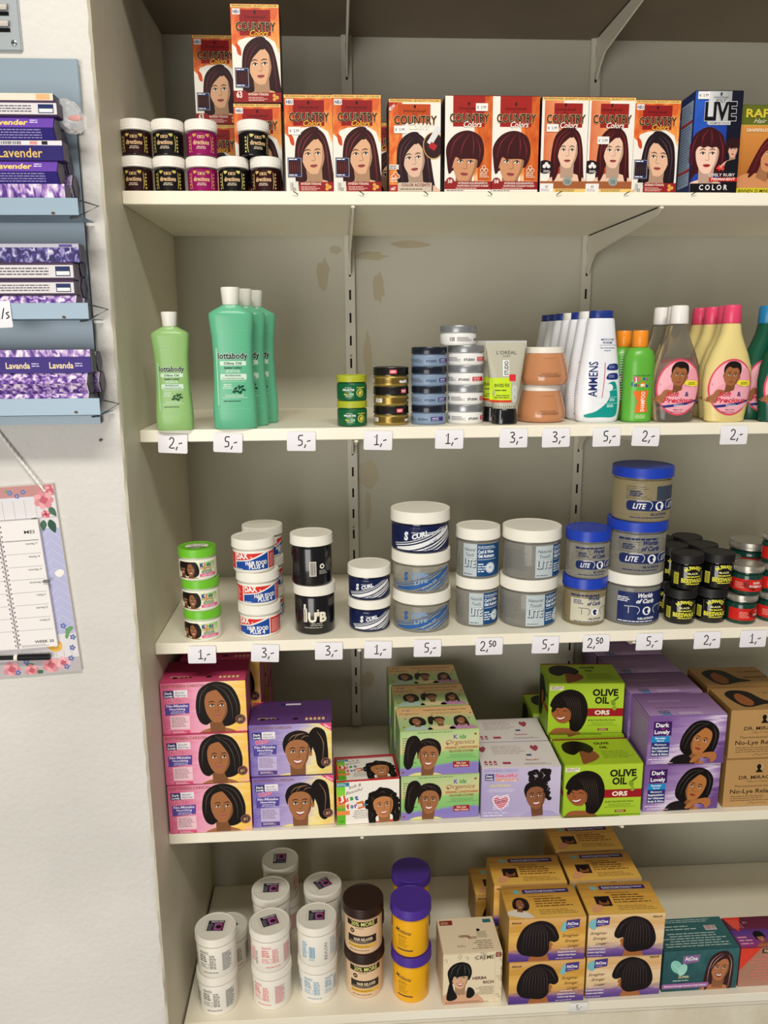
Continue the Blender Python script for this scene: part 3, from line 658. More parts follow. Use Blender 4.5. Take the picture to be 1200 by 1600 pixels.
a.rect(CW-30, 58, 30, hh-120, '#b3b4d6', .7)
for k in range(12): y = 58+k*14; a.line([(CW-30, y), (CW-15, y+14), (CW, y)], .5, '#d2d4ea', 1, sm=False)
a.blob([(CW-16, 150), (CW-8, 154), (CW-3, 150), (CW-8, 143), (CW-14, 144)], '#ece8e0', 1.4)
def rose(x, y, s, c=ROSE, d=RD):
    for k in range(7): t = k*.9; a.ell(x+s*.55*math.cos(t), y+s*.5*math.sin(t), s*.52, s*.4, (c, '#e6a8ac')[k % 2], 1.6+k*.1, rot=k*50)
    for k in range(4): t = k*1.6+.4; a.ell(x+s*.2*math.cos(t), y+s*.2*math.sin(t), s*.3, s*.2, d, 2.6+k*.1, rot=k*70)
def leaf(x, y, s, ro, c=LF):
    c_, s_ = math.cos(math.radians(ro)), math.sin(math.radians(ro)); a.blob([(x+(u*c_-v*s_)*s, y+(u*s_+v*c_)*s) for u, v in ((0, 0), (.4, .28), (1, 0), (.4, -.28))], c, 1.4)
def tiny(x, y, s, c='#5f74b4'):
    for k in range(5): t = k*1.257; a.ell(x+s*math.cos(t), y+s*math.sin(t), s*.75, s*.6, c, 2.2, rot=math.degrees(t))
    a.ell(x, y, s*.4, s*.4, '#e8c850', 2.5)
rose(CW-16, hh-22, 13); rose(CW-4, hh-8, 7, '#c86a76'); leaf(CW-10, hh-32, 16, -60); leaf(CW-20, hh-50, 16, -100); leaf(CW-12, hh-50, 20, -75, '#24503e'); leaf(CW-26, hh-50, 12, 170, '#2e5a44'); rose(CW-16, hh-42, 6, '#cf6472', '#a83c50')
for k in range(3): tiny(CW-42-k*9, hh-9-5*(k % 2), 2.2)
for k in range(9): leaf(CW-66-k*9, hh-9, 6, 60+k*40, '#7aa05e')
rose(CW-42, 12, 12); rose(CW-24, 14, 10, '#e8b8c0'); rose(CW-70, 6, 10); rose(CW-98, 10, 12); rose(CW-130, 8, 11); rose(20, 10, 13); leaf(CW-62, 8, 18, 150, '#3c7a60'); leaf(CW-54, 4, 14, 200)
for x, y in ((CW-12, 20), (CW-8, 36), (CW-5, 52), (CW-20, 8), (CW-76, 20), (CW-90, 4), (CW-16, 70)): tiny(x, y, 2.6)
for k in range(5): leaf(CW-14+3*k, 50+k*4, 9, 80+k*25, '#6a9a62')
a.blob([(CW-44, 40), (CW-38, 44), (CW-31, 38), (CW-28, 48), (CW-22, 44), (CW-24, 34), (CW-34, 32)], '#e6b44c', 2.8)
a.blob([(CW-112, hh-30), (CW-104, hh-34), (CW-96, hh-26), (CW-88, hh-34), (CW-92, hh-46), (CW-104, hh-42), (CW-114, hh-48)], '#e8d9b0', 2.8); a.ell(CW-92, hh-36, 4, 3, '#d8784a', 3)
bake(a, b, lambda x, y, l: (lc(x*1000, y*1000)[0]/1000, CYY-.0016-OFF*l, lc(x*1000, y*1000)[1]/1000), clip=(.2, CW-.2, .2, hh-.2)); obj('backing_board', b, r)
# pages
def page(name, x0, x1, yb, yt, right):
    b = B(); b.rings([[(lc(x, y)[0]/1000, yy, lc(x, y)[1]/1000) for x, y in ((x0, yb), (x1, yb), (x1, yt), (x0, yt))] for yy in (CYY-.0024, CYY-.0075)], '#ece7e6', True, True)
    a = Art(x1-x0, yt-yb); W, Hh = x1-x0, yt-yb; a.rect(.3, .3, W-.6, Hh-.6, GM(((0, '#ece8e6'), (.6, '#ede6e6'), (1, '#eecfca')), a=-1.0 if right else -.3, b=0, c=.62, rough=.6), .3)
    days = (('maandag 17', 'dinsdag 18', 'woensdag 19', 'donderdag 20', 'vrijdag 21', 'zaterdag 22', 'zondag 23'))
    if right: a.T('MEI', W-7, Hh-19, 4.6, '#3a3638', 2, b=.02, al='r', w=14)
    for k in range(8):
        y = Hh-29-k*(Hh-50)/7.3; a.rect(4, y, W-7, .5 if k else .9, '#8c868a' if k else '#4a464a', 1)
        if right and k < 7: a.T(days[k], W-5, y-5.6, 2.9, '#4c484c', 2, al='r', sx=.85, b=.008)
    if right: a.T('WEEK 20', W-4, 7, 3.8, '#3a3638', 2, b=.02, al='r', w=27); a.micro(W-50, 1.5, 46, 3.4, 2, '#8c868a')
    bake(a, b, lambda x, y, l: (lc(x*1000+x0, y*1000+yb)[0]/1000, CYY-.0076-OFF*l, lc(x*1000+x0, y*1000+yb)[1]/1000)); return obj(name, b, r)
xs = inv(wp(12, 900))[0]; yb_ = inv(wp(60, 1010))[1]; yt_ = inv(wp(40, 812))[1]; xr = inv(wp(76, 900))[0]
page('page', xs+1, xr-1, yb_, yt_, True); page('page', 8, xs-1, yb_, yt_, False)
b = B(); n_ = 26
for k in range(n_):
    y = yb_+5+(yt_-yb_-14)*k/(n_-1); pts = []
    for t in range(9): q = PI*t/8; x = xs-3+6*t/8; X_, Z_ = lc(x, y+1.5*t/8); pts.append((X_/1000, CYY-.0074-.003*math.sin(q), Z_/1000))
    b.tube(pts, .0005, '#e9e6e6', 6)
    for e in (-1, 1): X_, Z_ = lc(xs+e*3, y+(1.5 if e > 0 else 0)); b.box(X_/1000-.001, X_/1000+.001, CYY-.0079, CYY-.0077, Z_/1000-.0011, Z_/1000+.0011, '#2c282a')
obj('spiral_binding', b, r)
p1 = P(70, 768, Y=CYY-.003); p2 = P(-30, 640, Y=YC-.003); b = B(); N_ = 60
for ph in (0, PI):
    b.tube([tuple(p1.lerp(p2, k/N_)+Vector((.0009*math.cos(k*.9+ph), .0009*math.sin(k*.9+ph), 0))) for k in range(N_+1)], .0011, '#efece8', 6)
obj('hanging_cord', b, r)
X_, Z_ = lc(inv(wp(77, 906))[0], inv(wp(77, 906))[1]); b = B(); b.box(X_/1000-.006, X_/1000+.003, CYY-.012, CYY-.0078, Z_/1000-.0018, Z_/1000+.0018, M('#6a6668', .4), bev=.0008); obj('page_clip', b, r)
tag(r, 'rose-bordered week calendar with spiral pages hanging from a white cord', 'calendar')
p1 = P(-60, 1030, Y=CYY-.009); p2 = P(78, 1026, Y=CYY-.009); d = p2-p1; r = root('pen'); b = B(); b.tube([p1, p1+d*.6, p2-d*.37], .0032, '#1b1a1d', 12); obj('barrel', b, r)
b = B(); b.tube([p2-d*.37, p2-d*.02, p2], .0046, '#161518', 12); obj('pen_cap', b, r); b = B(); b.tube([p2-d*.40, p2-d*.36], .0052, '#e6e0d6', 12); obj('pen_ring', b, r)
tag(r, 'black pen with white ring held across the bottom of the rose calendar', 'pen')
# ================================================================ PRINTS
# ---- hair dye cartons (68 x 127)
LEAF = GM(((0, '#a8321a'), (.4, '#d8642c'), (.6, '#e89a4a'), (.85, '#f6e2c0')), a=.2, b=-.3, c=.55, sc=5, amt=.9)
REDS = GM(((0, '#7a1512'), (.5, '#a82420'), (1, '#c8502a')), a=.4, b=.2, c=.2, sc=4, amt=.5)
def country(kind):
    def f(a, W, H):
        a.rect(0, 0, W, H, '#eae4da', .4); gold = '#e8c070'
        if kind in 'AKB': a.poly([(0, H), (0, H*.6), (6, H*.56), (10, H*.63), (W*.3, H*.66), (W*.7, H*.68), (W-7, H*.62), (W-3, H*.52), (W, H*.5), (W, H)], LEAF, .6); a.blob([(6, H*.6), (12, H*.56), (13, H*.48), (8, H*.5)], '#c8481c', .8); a.rect(W*.18, H*.68, W*.64, H*.26, '#8c1a1c', 1)
        elif kind == 'S': a.rect(W*.62, 0, W*.38, H, LEAF, .6); a.rect(W*.7, H*.12, W*.3, H*.9, GM(((0, '#8a2c10'), (.5, '#c8581c'), (1, '#e08a3a')), c=.5, b=0, sc=6, amt=1), .7); a.rect(W*.17, H*.68, W*.66, H*.32, '#9c1f1a', 1)
        elif kind == 'L': a.rect(W*.06, H*.3, W*.4, H*.66, GM(((0, '#c8552c'), (.6, '#e8a070'), (1, '#eae4da')), a=.9, b=0, c=.1, sc=4, amt=.4), .6); a.rect(W*.26, H*.68, W*.6, H*.25, '#96201c', 1)
        elif kind == 'C': a.rect(0, 0, W*.26, H, LEAF, .6); a.rect(W*.18, H*.74, W*.62, H*.2, '#b8481c', 1); a.poly([(0, H*.97), (W*.2, H*.97), (0, H*.84)], '#a82424', 2); a.T('NEW', W*.07, H*.885, 4, '#f0e8dc', 4, rot=40, b=.02)
        if kind != 'S': a.rect(0, H-5.2, W, 5.2, gold, 2); a.T('PROFESSIONAL QUALITY COLOR', W/2, H-4, 2.1, '#5e4318', 3, w=W-5, b=.02)
        a.ell(W*.5, H*.915, 1.6, 2.2, '#2b1210', 3); a.poly([(W*.5-1.6, H*.915), (W*.5+1.6, H*.915), (W*.5, H*.885)], '#2b1210', 3)
        a.T('Schwarzkopf', W*.5, H*.855, 3.4, '#3c0f0c', 3, w=W*.43, b=.01); a.T('POLY', W*.5, H*.825, 2.2, '#3c0f0c', 3)
        hc = {'A': ('#351213', '#743233'), 'K': ('#21141a', '#4c3a44'), 'B': ('#2b1114', '#5d2426'), 'S': ('#3b0f14', '#7a262c'), 'L': ('#3c0e12', '#7e2626'), 'C': ('#281419', '#5c323a')}[kind]
        if kind in 'AB': head(a, W*.57, H*.375, 49, 'long', skin='#d8a884', hair=hc[0], hi=hc[1], rot=4)
        elif kind == 'K': head(a, W*.57, H*.37, 48, 'long', skin='#dfb294', hair=hc[0], hi=hc[1], rot=-3, fl=-1)
        elif kind == 'S': head(a, W*.43, H*.30, 52, 'short', skin='#c98f68', hair=hc[0], hi=hc[1], rot=-4)
        elif kind == 'L': head(a, W*.57, H*.43, 44, 'long', skin='#e4bda4', hair=hc[0], hi=hc[1]); a.blob([(W*.3, 4), (W*.36, 30), (W*.5, 36), (W*.68, 30), (W*.74, 4)], '#b0442c', 3.5)
        else: head(a, W*.48, H*.35, 47, 'long', skin='#d9b49c', hair=hc[0], hi=hc[1], rot=6); a.ell(W*.86, H*.5, 15, 18, '#c9a35e', 11); a.ell(W*.86, H*.5, 13.8, 16.8, '#331a1e', 11.4); a.rect(W*.86-3, H*.5, 8, 26, '#d8d8d8', 12, rot=-32); a.rect(W*.78, H*.46, 10, 8, '#b02a30', 12.4, rot=-32)
        a.T('COUNTRY', W*.51, H*.725, 11, '#17110f', 22, w=W*.82, b=.022, ol='#e9c690', ow=.022)
        a.T('Colors', W*.58, H*.675, 7.5, {'A': '#e8b840', 'K': '#e8b840', 'B': '#e8b840'}.get(kind, '#f2ece0'), 23, w=W*.38, sh=.35, b=.012)
        if kind in 'AKB':
            a.rect(2.5, H*.89, 11, 7.5, '#e8e2e0', 3); a.T('NEU', 8, H*.903, 4, '#1e2a60', 4, w=9, b=.03)
            a.rect(3, H*.15, 20, 26, '#2a2230', 14); a.rect(3.6, H*.15+.6, 18.8, 24.8, '#b9b9c4', 14.2); a.rect(4.2, H*.15+4.6, 17.6, 17, hc[0], 14.5); a.rect(4.2, H*.15+1, 17.6, 3.6, '#1e2c5c', 14.6); a.rect(4.2, H*.15+21.6, 17.6, 3.4, '#1e2c5c', 14.6); a.micro(5, H*.15+1.4, 15, 3, 1, '#e8e8f0', 15); a.micro(5, H*.15+22, 15, 3, 1, '#e8e8f0', 15)
            for k in range(5): a.line([(6+3.3*k, H*.15+5), (7+3.1*k, H*.15+13), (6+3.3*k, H*.15+21)], .9, hc[1], 15, taper=.6)
            a.rect(W*.27, 0, W*.73, 13, '#8e2024', 14); a.T('INTENSIV-TÖNUNG', W*.31, 9, 3, '#f0dcc8', 15, al='l', w=W*.42, b=.02); a.micro(W*.31, 1.4, W*.42, 6, 3, '#e8c0b0', 15)
            for x, y in ((W*.85, 9), (W*.91, 6.4), (W*.85, 4)): a.ell(x, y, 2.4, 2.4, '#d9a04a', 15)
            if kind == 'B': a.T('63', W*.12, 6, 8, '#f2e6d8', 16, w=8, b=.03); a.rect(0, 0, W*.27, 15, '#8e2024', 14)
            else: a.rect(W*.08, 0, 12, 13.5, '#d9d6cc', 15); a.T('22', W*.2, 3, 3.4, '#3a3438', 16, rot=90, b=.02); a.bars(W*.09, 1.5, 5, 10, '#8e8a86', 16, n=6)
        elif kind == 'S':
            a.rect(0, 3.5, W, 11, '#8e2222', 14); a.ell(8, 13.5, 6, 6, '#8e2222', 14.2); a.T('58', 8, 12, 4.6, '#f0e8dc', 15, w=6.5, b=.02); a.T('INTENSIVE KLEURSHAMPOO', W*.6, 10.6, 2.6, '#f4e8dc', 15, w=W*.62, b=.02); a.T('SHAMPOOING COLORANT INTENSIF', W*.6, 7, 2.4, '#f4e8dc', 15, w=W*.66, b=.02); a.micro(W*.24, 4, W*.6, 2, 1, '#e8c8b8', 15); a.rect(0, 0, W, 3.5, '#e6e0d6', 14.2); a.micro(3, .6, W*.5, 2.4, 1, '#332a28', 15)
            for x, y in ((W*.83, 33), (W*.88, 29), (W*.79, 29)): a.ell(x, y, 2.8, 2.8, '#efe2cf', 14); a.ell(x, y, 2.1, 2.1, '#b0602c', 14.4)
            a.micro(W*.74, 19, 14, 7, 3, '#efe2cf', 14)
        elif kind == 'L':
            a.rect(0, 0, W, 15, '#9c5a34', 14); a.rect(0, 0, W, 5, '#e2bf72', 14.3); a.rect(0, 0, W*.29, 12, '#e6e2e0', 14.6); a.T('62', W*.15, 6.4, 3, '#555', 15, b=.02); a.micro(2, 1, W*.22, 4, 2, '#8c8884', 15); a.micro(W*.34, .8, W*.56, 3.6, 2, '#5c3a1c', 15)
            a.ell(W*.1, H*.27, 12, 9, '#20141a', 14); [a.ell(W*.13+dx, H*.275+dy, 2.6, 2.6, '#e8e0e0', 14.4) or a.ell(W*.13+dx, H*.275+dy, 1.8, 1.8, '#20141a', 14.8) for dx, dy in ((0, 3), (3, 0), (-3, 0))]; a.micro(W*.07, H*.21, 12, 3.4, 2, '#efe8e6', 15); a.ell(W*.59, 15, 7, 6, '#8e9a94', 15); a.T('SB', W*.59, 12, 5, '#4c5a58', 16)
        else:
            a.rect(W*.17, 0, W*.66, 12, '#c9b8a4', 14); a.T('COLOR ACCENTS', W*.52, 7, 3.8, '#7a2a24', 15, w=W*.56, b=.03); a.micro(W*.22, 2, W*.58, 2.6, 1, '#4c3a30', 15); a.rect(0, 0, W*.17, 9, '#a8302a', 14); a.T('x67', W*.08, 2, 4, '#f0e8dc', 15, b=.03, w=7); a.rect(0, H*.24, 14, 6.5, '#d8d0ca', 14); a.micro(1, H*.245, 12, 5, 2, '#4a4444', 15)
            for x, y in ((W*.13, H*.19), (W*.17, H*.165), (W*.09, H*.165)): a.ell(x, y, 3, 3, '#efe4d6', 14); a.ell(x, y, 2.2, 2.2, '#c86a34', 14.4)
            a.micro(2, H*.1, 13, 6, 2, '#f0e0d0', 14)
    return f
def dark_side(a, W, H): a.rect(0, 0, W, H, '#2a1615', .3); a.rect(0, H-9, W, 9, '#6e1c1a', .6); a.micro(5, H*.4, W-10, H*.35, 9, '#7a5a50'); a.micro(5, 12, W-10, H*.25, 7, '#6e5048', seed=3)
def gold_top(a, W, D): a.rect(0, 0, W, D, '#8c1e1c', .3); a.rect(0, 0, W, D*.25, '#e2bb68', .5)
def live(a, W, H):
    a.rect(0, 0, W, H, GM(((0, '#0e1440'), (.5, '#1c3fa0'), (.8, '#2a5cc0'), (1, '#10142c')), a=-.3, b=.3, c=.5, sc=3, amt=.4), .4); a.rect(W*.7, H*.3, W*.3, H*.7, '#101224', .7)
    a.rect(W*.28, H*.68, W*.48, H*.32, GM(((0, '#8e9094'), (.5, '#d8d9da'), (1, '#9a9c9e')), a=1, b=.3), 2); head(a, W*.33, H*.37, 50, 'fringe', skin='#ecc3ae', hair='#3a1016', hi='#7e2430', lip='#a02c34')
    head(a, W*.86, H*.42, 20, 'short', skin='#d8a58c', hair='#2e1216', L=12); a.blob([(W*.68, 0), (W*.7, H*.26), (W*.82, H*.32), (W*1.1, H*.3), (W*1.1, 0)], '#14121a', 20)
    a.rect(0, 0, W, H*.09, '#121016', 20); a.T('LIVE', W*.54, H*.715, 23, '#0e0c12', 21, w=W*.66, b=.04, ol='#d4d6da', ow=.02); a.rect(W*.3, H*.665, W*.46, 4.6, '#c9cacc', 20.4); a.T('UNLIMITED COLOR', W*.53, H*.672, 2.8, '#2a2a30', 21, w=W*.42, b=.02)
    a.T('POLY', W*.53, H*.885, 4.4, '#5a5c62', 21, w=W*.2); a.T('Schwarzkopf', W*.53, H*.925, 3, '#5a5c62', 21, w=W*.3); a.ell(W*.53, H*.965, 1.6, 2.2, '#3a3c40', 21)
    a.T('44', W*.62, H*.215, 8, '#e03a34', 22, w=12, b=.02); a.T('LIVELY RUBY', W*.66, H*.16, 4, '#e8dcd8', 22, w=W*.56, b=.01); a.rect(W*.4, H*.11, W*.6, 5.2, '#c8281e', 21.4); a.T('PERMANENT', W*.7, H*.12, 3.4, '#f4ece6', 22, w=W*.5, b=.03); a.T('C O L O R', W*.5, H*.025, 7, '#eee8e4', 22, w=W*.6, b=.02)
def live_side(a, W, H):
    a.rect(0, 0, W, H, '#1c2f6e', .3); a.rect(5, H*.08, W-10, H*.84, '#a9bede', .6); a.micro(8, H*.1, W-16, H*.8, 30, '#4c5c84', 1, f=.3); a.rect(5, H*.7, W-10, 4, '#c23a3a', 1.2); a.rect(5, H*.22, W-10, 4, '#c23a3a', 1.2); a.rect(W-9, H*.3, 6, 26, '#a02c30', 1.4)
def rapid(a, W, H):
    a.rect(0, 0, W, H, GM(((0, '#8a4c20'), (.6, '#c8823c'), (1, '#d8a050')), b=.8, c=.1), .4); a.rect(0, H*.77, W, H*.23, '#5c6420', .8); a.rect(0, H*.77, W, 1, '#c8a844', 1); a.rect(0, 0, W, H*.07, '#c9bd2c', 20); a.T('BINNEN 25 MINUTEN!', W*.44, H*.018, 4.4, '#1c1a10', 21, w=W*.8, b=.03, sh=.2)
    a.T('RAPID', W*.44, H*.86, 11, '#cdb83c', 21, w=W*.72, b=.03); a.T('Hair Color', W*.55, H*.795, 6, '#d8d2b8', 21, w=W*.62, sh=.4); a.T('GRAPEFRUIT', W*.33, H*.7, 4.2, '#e8ddc0', 21, w=W*.44, b=.02); head(a, W*.64, H*.42, 42, 'long', skin='#c9895c', hair='#4a1418', hi='#7e2c30', rot=-22)
    a.ell(W*.72, H*.22, 9, 9, '#3c4c1c', 21); a.T('PLANT', W*.72, H*.215, 3, '#d8d8b0', 22, b=.01)
# ---- relaxer cartons
def tins(a, x, y, s, col, n=3, L=3):
    for k in range(n): a.rect(x+k*s*1.15, y, s*.75, s*1.5, col, L, r=s*.1); a.rect(x+k*s*1.15+s*.12, y+s*1.5, s*.5, s*.4, '#c8384a', L); a.rect(x+k*s*1.15+s*.1, y+s*.5, s*.55, s*.4, '#efe8e8', L+.4)
def softs(a, W, H, pink=True):
    a.rect(0, 0, W, H, GM(((0, '#dc6a90'), (.35, '#eaa2bc'), (.6, '#fbd9a0'), (.8, '#f8c84c'), (1, '#f2a8b8')), a=.9, b=-.1, c=.0, sc=3, st=(1, 3), amt=.5) if pink else GM(((0, '#7a68b4'), (.4, '#b9a8d4'), (.62, '#f2e2a4'), (.8, '#ecd06a'), (1, '#c8a8d0')), a=.8, b=-.15, c=.05, sc=3, st=(1, 3), amt=.5), .4)
    a.T('SOFTSHEEN·CARSON', 3, H-9, 4.8, '#8c5a18', 3, al='l', w=W*.49, b=.01); a.rect(5, H-27, 16, 12.5, '#2e2a68', 2); a.T('Dark', 13, H-20.6, 4, '#f2f0f4', 3, w=12, b=.03); a.T('Lovely', 13, H-25.6, 3.8, '#f2f0f4', 3, w=13, b=.03)
    a.rect(21, H-26, 22, 12.5, '#ece6ea', 2); a.T('Beautiful', 31, H-19.6, 3.3, '#4a4678', 3, w=15, sh=.4); a.T('Beginnings', 32, H-24, 3, '#4a4678', 3, w=18, sh=.4); a.T('Kids', 22, H-34, 6.5, '#d84a7c', 4, w=21, rot=10, b=.03, ol='#f6dce6')
    a.poly([(6, H-57), (44, H-54), (45, H-37), (6, H-38)], '#5a479c' if pink else '#54489a', 2); a.T('No-Mistake', 25.5, H-43, 4.6, '#f6f2fa', 3, w=34, b=.03); a.T('Nourishing', 25.5, H-48, 3.4, '#f6f2fa', 3, w=25, b=.02); a.micro(12, H-55, 28, 5.4, 2, '#d8d0ea', 3, al='c')
    a.rect(13, H-82, 31, 24, '#f4ccd6' if pink else '#c4b8dc', 2); a.micro(15, H-78, 27, 18, 7, '#7c5a6c', 3, f=.35); a.rect(13, H-91, 31, 7, '#d8557c' if pink else '#54407c', 2.2); a.micro(16, H-89, 24, 4, 2, '#f4dce4', 3)
    if pink: head(a, W*.65, H*.5, 56, 'bob', skin='#a36a42', hair='#17110f', hi='#4a403a', smile=False, lip='#b8685c')
    else: head(a, W*.58, H*.43, 58, 'pony', skin='#a66e46', hair='#1a1310', hi='#8a6a50', smile=True, lip='#9a5048', shirt='#ead98e')
    a.ell(W*.92, H*.24, 8.4, 8.4, '#4a2c38', 14); a.ell(W*.92, H*.24, 7.2, 7.2, '#b98a5c', 14.3); a.ell(W*.92, H*.24, 6.7, 6.7, '#4a2c38', 14.6); a.T('#1', W*.92, H*.24-3, 6.4, '#c9a06a', 15, w=7, b=.02)
    if not pink: a.poly([(W, H), (W-22, H), (W, H-15)], '#e8487c', 15); a.T('NEW!', W-8, H-8, 3.4, '#f6e8ee', 16, rot=-34, b=.02)
def softs_top(col, col2):
    def f(a, W, D):
        a.rect(0, 0, W, D, GM(((0, col2), (.45, col), (1, col)), b=1, c=0), .3); a.micro(W*.1, D*.2, W*.28, 6, 2, '#f0d0a0', 2); tins(a, W*.68, D*.12, 6, '#e8c070', 5)
        for k in range(2): a.ell(W*(.16+.4*k), D*.2, 5, 3.4, '#1a1010', 3)
        for k in range(3): a.ell(W*(.24+.05*k), D*.2, 3, 2, '#2a1614', 3)
    return f
def justforme(a, W, H):
    a.rect(0, 0, W, H, '#f0eae0', .4); a.rect(0, H-3, W, 3, '#c8222c', 1); a.rect(0, 0, 15, H, GM(((0, '#6cb82c'), (.35, '#58b02c'), (.5, '#f0904c'), (.7, '#8ccf3c'), (1, '#58c83c')), b=1), .8); a.rect(0, H-11, 22, 7, '#2a7a94', 2); a.micro(1.5, H-10, 18, 5, 2, '#e0eef2', 3); a.rect(0, H*.22, 22, 8, '#ee8c4c', 2); a.T('100', 8, 4, 4.4, '#3a8a2c', 3, b=.02)
    a.T('Soft &', 32, H-14, 5.6, '#4c3830', 3, w=22, sh=.4, rot=14); a.T('Beautiful', 31, H-23, 5.4, '#4c3830', 3, w=30, sh=.4, rot=14)
    x = 5
    for ch, c, bg in (('J', '#f4f0ea', '#d8342c'), ('u', '#e8542c', None), ('s', '#3c9a4c', None), ('t', '#2a5ca0', None)):
        if bg: a.rect(x-1, H*.49, 11, 13, bg, 2.6, rot=12)
        a.T(ch, x+4, H*.52+random.Random(ord(ch)).uniform(0, 3), 8.5, c, 4, b=.05, rot=10, w=7.5 if ch=='J' else 6); x += 8.5
    x = 17
    for ch, c, bg in (('f', '#d8342c', None), ('o', '#2a5ca0', None), ('r', '#8c3c9c', None), ('m', '#f4f0ea', '#d8742c'), ('e', '#2c7cb0', None), ('!', '#d8342c', None)):
        if bg: a.rect(x-2, H*.35, 12, 13, bg, 2.6, rot=14)
        a.T(ch, x+3, H*.36+(x-17)*.12, 8, c, 4, b=.05, rot=12, w=8.5 if ch == 'm' else 2.4 if ch == '!' else 5.4); x += 9.5 if ch == 'm' else 6.6
    head(a, W*.74, H*.37, 44, 'curls', skin='#c08050', hair='#18110f', hi='#544640', smile=True, lip='#a84a3c', shirt='#c8482c', rot=4, wide=1.12); a.micro(26, H*.12, 34, H*.2, 5, '#7c7068', 3, al='c', f=.3)
def jfm_top(a, W, D):
    q = Art(W, 82); justforme(q, W, 82); q2 = Art(W, D); a.rect(0, 0, W, D, '#f0eae0', .3)
    a.put(q, 4, 1, (W-8)/W, (D-5)/82); a.rect(0, 0, 4, D, '#b8202a', 30); a.rect(W-4, 0, 4, D, '#b8202a', 30); a.rect(0, D-5, W, 5, '#b8202a', 30)
GRN = GM(((0, '#8fbf6c'), (.45, '#a9c884'), (.7, '#e8c98c'), (1, '#f0c890')), b=.8, c=.0, sc=3, amt=.5)
def organics(a, W, H):
    a.rect(0, 0, W, H, GM(((0, '#8a7cc0'), (.2, '#8a7cc0'), (.26, '#84c070'), (.5, '#98c67c'), (.56, '#d8c48c'), (.8, '#c2cc94'), (1, '#a8c888')), b=1, a=-.1, c=.06, sc=2.2, amt=.25), .4)
    head(a, W*.36, H*.42, 48, 'pony', skin='#a06a44', hair='#1b1412', hi='#463a34', smile=True, fl=-1, shirt='#dcd890', lip='#a0544a', rot=-4)
    a.T('K', W*.7, H*.79, 7.4, '#6c5ca8', 4, b=.03); a.T('ids', W*.79, H*.79, 7.4, '#4c9a5c', 4, b=.03); a.T('Organics', W*.76, H*.67, 8, '#a8605c', 4, w=W*.37, sh=.25, b=.004); a.T('ORGANIC CONDITIONING', W*.775, H*.57, 4, '#a85c2c', 4, w=W*.42, b=.03); a.T('RELAXER SYSTEM', W*.77, H*.49, 4, '#a83c2c', 4, w=W*.3, b=.03)
    a.micro(W*.58, H*.36, W*.4, 8, 3, '#5c8a54', 3, al='c', f=.3); a.rect(W*.67, H*.15, 28, 11, '#a02824', 3, r=1); a.T('No Lye', W*.67+14, H*.15+6.4, 3.2, '#f0e0d0', 4, w=16, b=.03); a.T('Kids Coarse', W*.67+14, H*.15+1.6, 3.2, '#f0e0d0', 4, w=23, b=.03)
    a.micro(4, H*.22, 24, H*.64, 13, '#5c7a44', 3, f=.32); a.ell(5, 7, 2, 2, '#a83c34', 3); a.ell(W*.95, H*.88, 2.2, 1.8, '#a83c34', 3); a.ell(W*.6, H*.68, 2, 2, '#a83c34', 3); a.micro(W*.22, H-6, W*.6, 3.4, 1, '#7c8a54', 3)
def org_top(a, W, D):
    a.rect(0, 0, W, D, GM(((0, '#a8cc84'), (.45, '#bcd094'), (.7, '#ecc88c'), (1, '#e8b87c')), b=1, sc=2, amt=.25), .3)
    a.T('K ids', W*.13, D*.83, 4.6, '#8a5c9c', 4, b=.02); a.T('Organics', W*.16, D*.68, 5.4, '#a8605c', 4, w=W*.26, sh=.25); a.T('Healthier Hair the Organics Way', W*.64, D*.82, 4, '#8a4a34', 4, w=W*.56, b=.02); a.micro(W*.36, D*.66, W*.56, 7, 2, '#a8744c', 3, al='c', f=.3)
    for x, st, fl in ((.24, 'bob', 1), (.53, 'pony', -1), (.8, 'long', 1)): head(a, W*x, D*.36, 23, st, skin='#a06a44', hair='#1b1412', hi='#463a34', smile=True, shirt=('#b8d4c8', '#ead9a8', '#c890b4')[int(x*3)], fl=fl, L=3)
    for x, y in ((.1, .5), (.45, .6), (.92, .45), (.96, .66), (.06, .15)): a.ell(W*x, D*y, 1.8, 1.8, '#a04438', 4)
